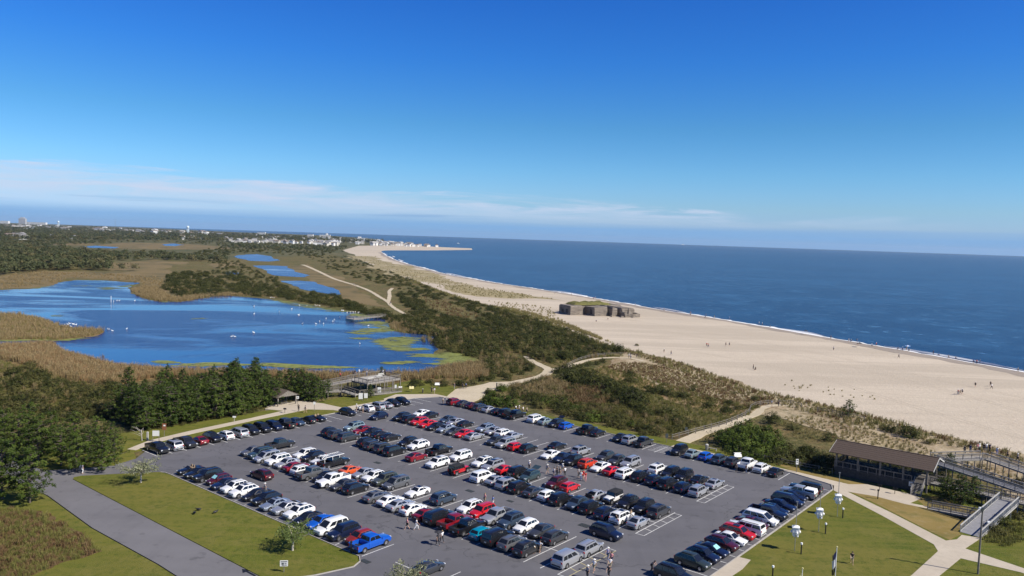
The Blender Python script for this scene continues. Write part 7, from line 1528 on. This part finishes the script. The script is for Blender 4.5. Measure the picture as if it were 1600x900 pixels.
NS += shrubs([(-10, 575), (40, 572), (75, 590), (100, 600), (140, 606), (180, 604), (185, 618), (200, 640), (180, 660), (120, 660), (60, 660), (-10, 670)], 5.6, BAY+OLV+OLV, .9, 1.5, 'olive green shrub in the scrub left of the cedars', 'shrubs in the scrub left of the cedars')
NS += shrubs([(650, 530), (690, 545), (730, 558), (760, 562), (800, 548), (835, 562), (870, 572), (920, 560), (975, 556), (985, 552), (930, 540), (880, 522), (840, 508), (800, 500), (770, 505), (720, 516)], 8.2, BAY+OLV[:1], 1.1, 1.8, 'dark green shrub in the thicket between gravel trail and beach', 'shrubs of the thicket by the beach')
print('individual shrubs', NS)
first = {}
for o in COL.objects:
    if o.type == 'MESH' and o.data.name not in first: first[o.data.name] = o
T_BAY = [first[m_[1].name] for m_ in BAY if m_[1].name in first]; T_OLV = [first[m_[1].name] for m_ in OLV if m_[1].name in first]; T_CED = [first[m_[1].name] for m_ in CEDAR if m_[1].name in first]
def seed_obj(name, me, loc): o = put(name, me, None, loc, rg.uniform(0, 6)); o['kind'] = 'stuff'; return o
ftr = []
for i in range(4):
    rng_ = np.random.RandomState(200+i); rr = random.Random(200+i); cen = [(rr.gauss(0, 1.7), rr.gauss(0, 1.7), 2.6+2.2*(1-(rr.random()**1.6))*1.6+rr.gauss(0, .5)) for _ in range(46)]
    ftr.append(seed_obj('woodland', leaf_mesh('far_tree', 'far_leaves' if i < 3 else 'far_olive', cen, 10, .9, .5, rng_, .3, outc=np.array([(x, y, z-2.6) for x, y, z in cen])), P(150+20*i, 423, -.2)))
def near_pts0(poly, spacing, z): av = [[(q.x, q.y) for q in PX(a)] for a in PATHS_PX+POND_PX]; return [p for p in poly_uniform(poly, spacing, z) if not any(inside((p.x, p.y), a) for a in av)]
THICK = [(650, 530), (690, 545), (730, 558), (760, 562), (800, 548), (835, 562), (870, 572), (920, 560), (975, 556), (985, 552), (930, 536), (880, 517), (840, 502), (800, 493), (770, 500), (720, 516)]
SCRUBL = [(-10, 575), (40, 572), (75, 590), (100, 600), (140, 606), (180, 604), (185, 618), (200, 640), (180, 660), (120, 660), (60, 660), (-10, 670)]
# masses of growth, placed evenly in the picture so that far ones stand farther apart
def pxs(poly, n, z=-.18, avoid=()): return [P(x, y, z) for x, y in sample_px(poly, n, avoid, rg)]
WOOD_L = [(0, 392), (40, 389), (110, 393), (150, 398), (165, 410), (172, 423), (120, 422), (60, 424), (0, 430)]
scatter('woodland', pxs(WOOD_L, 620), ftr, .8, 1.35, seed=2)
scatter('woodland', pxs([(140, 397), (190, 396), (260, 399), (330, 404), (360, 408), (330, 410), (250, 406), (180, 408), (165, 412)], 240), ftr, .6, 1.05, seed=3)
scatter('woodland', pxs([(0, 356), (100, 359), (200, 363), (330, 369), (400, 371), (400, 377), (330, 378), (250, 377), (150, 377), (60, 377), (0, 376)], 1500), ftr, 1.0, 1.7, z=-.2, seed=4)
scatter('woodland', pxs([(0, 351), (150, 355.5), (300, 362), (420, 368), (560, 374), (600, 379), (560, 381), (500, 380), (400, 374), (200, 366), (0, 358)], 1300), ftr, 1.1, 2.0, seed=5)
scatter('woodland', pxs([(0, 377), (60, 377), (150, 378), (260, 379), (390, 380), (490, 384), (545, 386), (535, 391), (470, 392), (400, 390), (300, 386), (150, 382), (0, 388)], 620, avoid=MARSH_FAR[1:2]), ftr, .6, 1.0, seed=6)
LAG = [[(364, 396), (440, 396), (442, 409), (366, 408)], [(390, 413), (450, 413), (488, 431), (430, 433)], [(434, 437), (512, 439), (536, 461), (460, 456)]]
scatter('thicket', pxs([(250, 452), (262, 430), (300, 424), (345, 424), (380, 436), (395, 448), (370, 458), (330, 462), (280, 464)], 330), T_BAY+T_OLV[:1], .8, 1.5, seed=7)
scatter('thicket', pxs([(360, 446), (400, 440), (430, 434), (450, 452), (470, 458), (530, 462), (545, 470), (570, 482), (600, 489), (640, 497), (690, 524), (650, 522), (600, 500), (560, 488), (500, 477), (450, 468), (400, 464), (365, 460)], 420, avoid=LAG+PATHS_PX), T_BAY+T_OLV[:1], .8, 1.4, seed=8)
scatter('thicket', pxs([(480, 400), (540, 398), (575, 412), (640, 436), (700, 462), (760, 478), (830, 500), (900, 528), (975, 552), (930, 545), (860, 535), (780, 530), (700, 516), (645, 494), (625, 470), (612, 448), (560, 436), (510, 420)], 900, avoid=PATHS_PX+[[(648, 462), (690, 470), (745, 490), (760, 497), (720, 500), (680, 488)]]), T_BAY+T_OLV[:1], .7, 1.35, zsc=(.6, 1.0), seed=9)
scatter('thicket', pxs([(360, 382), (470, 386), (540, 392), (500, 402), (440, 398), (400, 394), (360, 398), (330, 404), (290, 398)], 420, avoid=LAG), T_BAY+T_OLV, .9, 1.7, seed=10)
scatter('thicket', pxs([(300, 404), (370, 408), (392, 420), (430, 434), (380, 440), (345, 424), (330, 412)], 150, avoid=LAG), T_BAY+T_OLV, .6, 1.2, seed=11)
scatter('thicket', pxs([(900, 600), (960, 620), (1020, 650), (1090, 668), (1060, 680), (1000, 666), (940, 650), (860, 632), (800, 612), (830, 606)], 120), T_OLV, .4, .75, seed=12)
scatter('thicket', near_pts0([(800, 604), (860, 600), (930, 622), (1000, 640), (1060, 650), (1100, 662), (1050, 682), (1000, 668), (920, 652), (840, 628)], 4.2, -.2), T_OLV+T_BAY[:2], .45, 1.1, zsc=(.7, 1.0), seed=121)
scatter('thicket', near_pts0([(960, 600), (1040, 622), (1110, 640), (1170, 650), (1200, 640), (1180, 634), (1110, 616), (1040, 600), (980, 584)], 6.4, -.2), T_BAY+T_BAY+T_OLV, .5, 1.1, zsc=(.7, 1.0), seed=122)
scatter('thicket', near_pts0(THICK, 4.3, -.2), T_BAY+T_OLV[:2], .8, 1.55, zsc=(.7, 1.1), seed=123)
scatter('thicket', near_pts0(SCRUBL, 5.0, -.2), T_OLV+T_BAY[:3]+T_BAY[:1], .7, 1.5, zsc=(.6, 1.0), seed=124)
scatter('thicket', near_pts0([(895, 600), (960, 612), (1000, 632), (1060, 645), (1080, 660), (1010, 650), (950, 632), (900, 618)], 6.2, -.2), T_BAY, 1.0, 1.6, zsc=(.8, 1.1), seed=125)
scatter('undergrowth', pxs([(180, 668), (240, 676), (420, 641), (440, 628), (420, 626), (300, 652), (200, 662)], 110), T_OLV, .25, .45, seed=13)
# reeds, marsh grass, dune grass
REED = [seed_obj('reeds', blades('reed_clump', 'reed_blades', 34, 1.45, .6, i, .028, True), P(250+40*i, 578, -.1)) for i in range(3)]
RUST = [seed_obj('reeds', blades('rust_clump', 'rust_reed', 32, 1.3, .65, 20+i, .03, True), P(110+50*i, 560, -.1)) for i in range(2)]
TALL = [seed_obj('tall_grass', blades('grass_clump', 'green_grass', 30, .8, .6, 30+i, .032, True, .6), P(960+40*i, 645, -.15)) for i in range(2)]
DGR = [seed_obj('dune_grass', blades('dune_tuft', 'dune_grass', 22, .75, .30, 40+i, .028, False, .75), P(1300+50*i, 660, -.1)) for i in range(3)]
RUS = [seed_obj('weeds', blades('weed_clump', 'russet_weeds', 26, .85, .6, 50+i, .045, False, .6), P(30+20*i, 850, .05)) for i in range(2)]
def near_pts(poly, spacing, z, avoid=()): av = [[(q.x, q.y) for q in PX(a)] for a in avoid]; return [p for p in poly_uniform(poly, spacing, z) if not any(inside((p.x, p.y), a) for a in av)]
scatter('reeds', near_pts(REED_NEAR, 1.05, -.1, POND_PX), REED+RUST[:1], .8, 1.25, seed=21)
scatter('reeds', near_pts([(0, 541), (80, 538), (100, 553), (180, 573), (250, 579), (230, 590), (150, 596), (60, 572), (0, 558)], .9, -.1), RUST+REED[:1], .8, 1.25, seed=22)
scatter('reeds', near_pts(REED_ISLE, 1.2, .0), REED+TALL, .7, 1.1, seed=23)
scatter('reeds', pxs([(205, 455), (225, 447), (250, 452), (270, 466), (330, 460), (350, 458), (417, 464), (380, 462), (330, 464), (280, 472), (245, 471), (215, 463)], 700), REED, .8, 1.2, seed=24)
scatter('reeds', pxs([(600, 488), (640, 505), (690, 514), (720, 520), (700, 528), (662, 523), (630, 521), (612, 517), (605, 505)], 500), REED+TALL[:1], .7, 1.1, seed=25)
scatter('reeds', pxs([(60, 424), (240, 432), (300, 456), (210, 450), (225, 442), (160, 436), (110, 434), (90, 442), (0, 452), (0, 432)], 700), REED, .7, 1.1, seed=26)
scatter('tall_grass', near_pts([(780, 606), (850, 590), (905, 606), (960, 625), (1010, 650), (1090, 662), (1050, 684), (1000, 668), (920, 652), (840, 630)], 1.1, -.15, PATHS_PX), TALL+TALL+TALL+REED[:1], .6, 1.0, seed=27)
scatter('tall_grass', near_pts([(800, 600), (850, 588), (890, 602), (860, 626), (810, 620)], 1.1, -.15, PATHS_PX), REED, .6, 1.0, seed=271)
scatter('weeds', near_pts([(880, 608), (930, 600), (960, 618), (935, 634), (890, 630)], .9, -.15), RUS, 1.0, 1.6, seed=28)
scatter('tall_grass', near_pts([(-10, 560), (60, 576), (150, 602), (190, 604), (170, 650), (60, 660), (-10, 670)], 1.4, -.15), TALL+TALL+REED[:1], .5, .95, seed=29)
scatter('tall_grass', near_pts([(640, 590), (760, 594), (830, 575), (800, 552), (745, 565), (700, 580)], 1.3, -.15, PATHS_PX+POND_PX), TALL+REED[:1], .6, 1.1, seed=30)
scatter('tall_grass', near_pts([(870, 585), (900, 578), (940, 572), (985, 584), (1040, 600), (1110, 620), (1180, 636), (1170, 652), (1120, 670), (1060, 660), (1000, 640), (930, 620)], 1.35, -.15, PATHS_PX), TALL+TALL+DGR[:1], .6, 1.1, seed=301)
scatter('weeds', pxs([(652, 462), (690, 470), (742, 488), (755, 498), (715, 499), (680, 488)], 170), RUS+DGR, 1.0, 1.8, seed=303)
scatter('tall_grass', near_pts(THICK, 2.6, -.15), TALL+REED[:1], .8, 1.3, seed=304)
scatter('tall_grass', near_pts([(790, 552), (862, 572), (842, 578), (810, 562)], 1.4, -.15, PATHS_PX), TALL, .6, 1.0, seed=302)
scatter('weeds', near_pts(MEADOW, .62, .05), RUS+TALL+TALL, .3, .8, seed=31)
scatter('weeds', near_pts([(940, 575), (1010, 590), (1060, 612), (1120, 630), (1170, 640), (1215, 634), (1190, 622), (1110, 598), (1040, 575), (985, 562)], .9, -.1, PATHS_PX), RUS+DGR, .45, .9, seed=32)
scatter('dune_grass', near_pts([(970, 546), (1049, 562), (1112, 584), (1187, 610), (1262, 625), (1375, 653), (1450, 674), (1544, 696), (1600, 711), (1600, 728), (1530, 706), (1440, 688), (1360, 670), (1250, 642), (1180, 622), (1100, 596), (1040, 574)], 1.35, -.1), DGR+DGR+TALL[:1]+RUS[:1], .7, 1.5, seed=33)
scatter('dune_grass', near_pts([(1215, 652), (1260, 650), (1330, 662), (1420, 690), (1480, 712), (1560, 735), (1600, 745), (1640, 780), (1560, 760), (1480, 720), (1420, 705), (1330, 690), (1290, 690), (1240, 684)], 1.25, -.1), DGR, .55, 1.05, seed=34)
EDGE = [p+Vector((rg.gauss(0, 1.6), rg.gauss(0, 1.6))) for p in catmull(PX([(640, 437), (690, 457), (750, 475), (800, 486), (830, 495), (870, 509), (920, 531), (970, 548), (1000, 550)]), .55)]
scatter('dune_grass', EDGE, DGR+TALL[:1], .9, 1.7, z=-.14, seed=350)
scatter('thicket', EDGE[::13], T_OLV, .3, .6, z=-.2, seed=351)
scatter('dune_grass', pxs([(760, 478), (830, 492), (870, 506), (930, 528), (985, 546), (960, 538), (900, 512), (840, 492), (790, 480)], 420), DGR, 1.0, 2.0, seed=35)
scatter('dune_grass', pxs([(760, 470), (860, 480), (870, 495), (900, 515), (860, 505), (800, 485)], 260), DGR, .8, 1.5, seed=36)
scatter('dune_grass', pxs(FORE, 700), DGR, .8, 1.6, seed=37)
scatter('dune_grass', pxs([(1200, 592), (1290, 600), (1350, 612), (1380, 628), (1330, 624), (1250, 612)], 30), DGR, .5, .9, seed=38)
scatter('tall_grass', near_pts([(1530, 845), (1600, 815), (1600, 850), (1560, 856)], .8, .08), TALL, .5, .9, seed=39)
# ------------------------------------------------------------------ the air: thin even haze
m = bpy.data.materials.new('haze_air'); m.use_nodes = True; n = m.node_tree; n.nodes.clear(); o_ = n.nodes.new('ShaderNodeOutputMaterial'); v_ = n.nodes.new('ShaderNodeVolumePrincipled')
v_.inputs['Color'].default_value = (.72, .85, 1.0, 1); v_.inputs['Density'].default_value = 2.8e-5; v_.inputs['Anisotropy'].default_value = .2; n.links.new(v_.outputs[0], o_.inputs['Volume'])
q = MB(); q.box((0, 0, 46.5), (29200, 29200, 99)); hz_ = q.mesh('haze', []); hz_.materials.append(m); o = put('haze', hz_); o['kind'] = 'stuff'
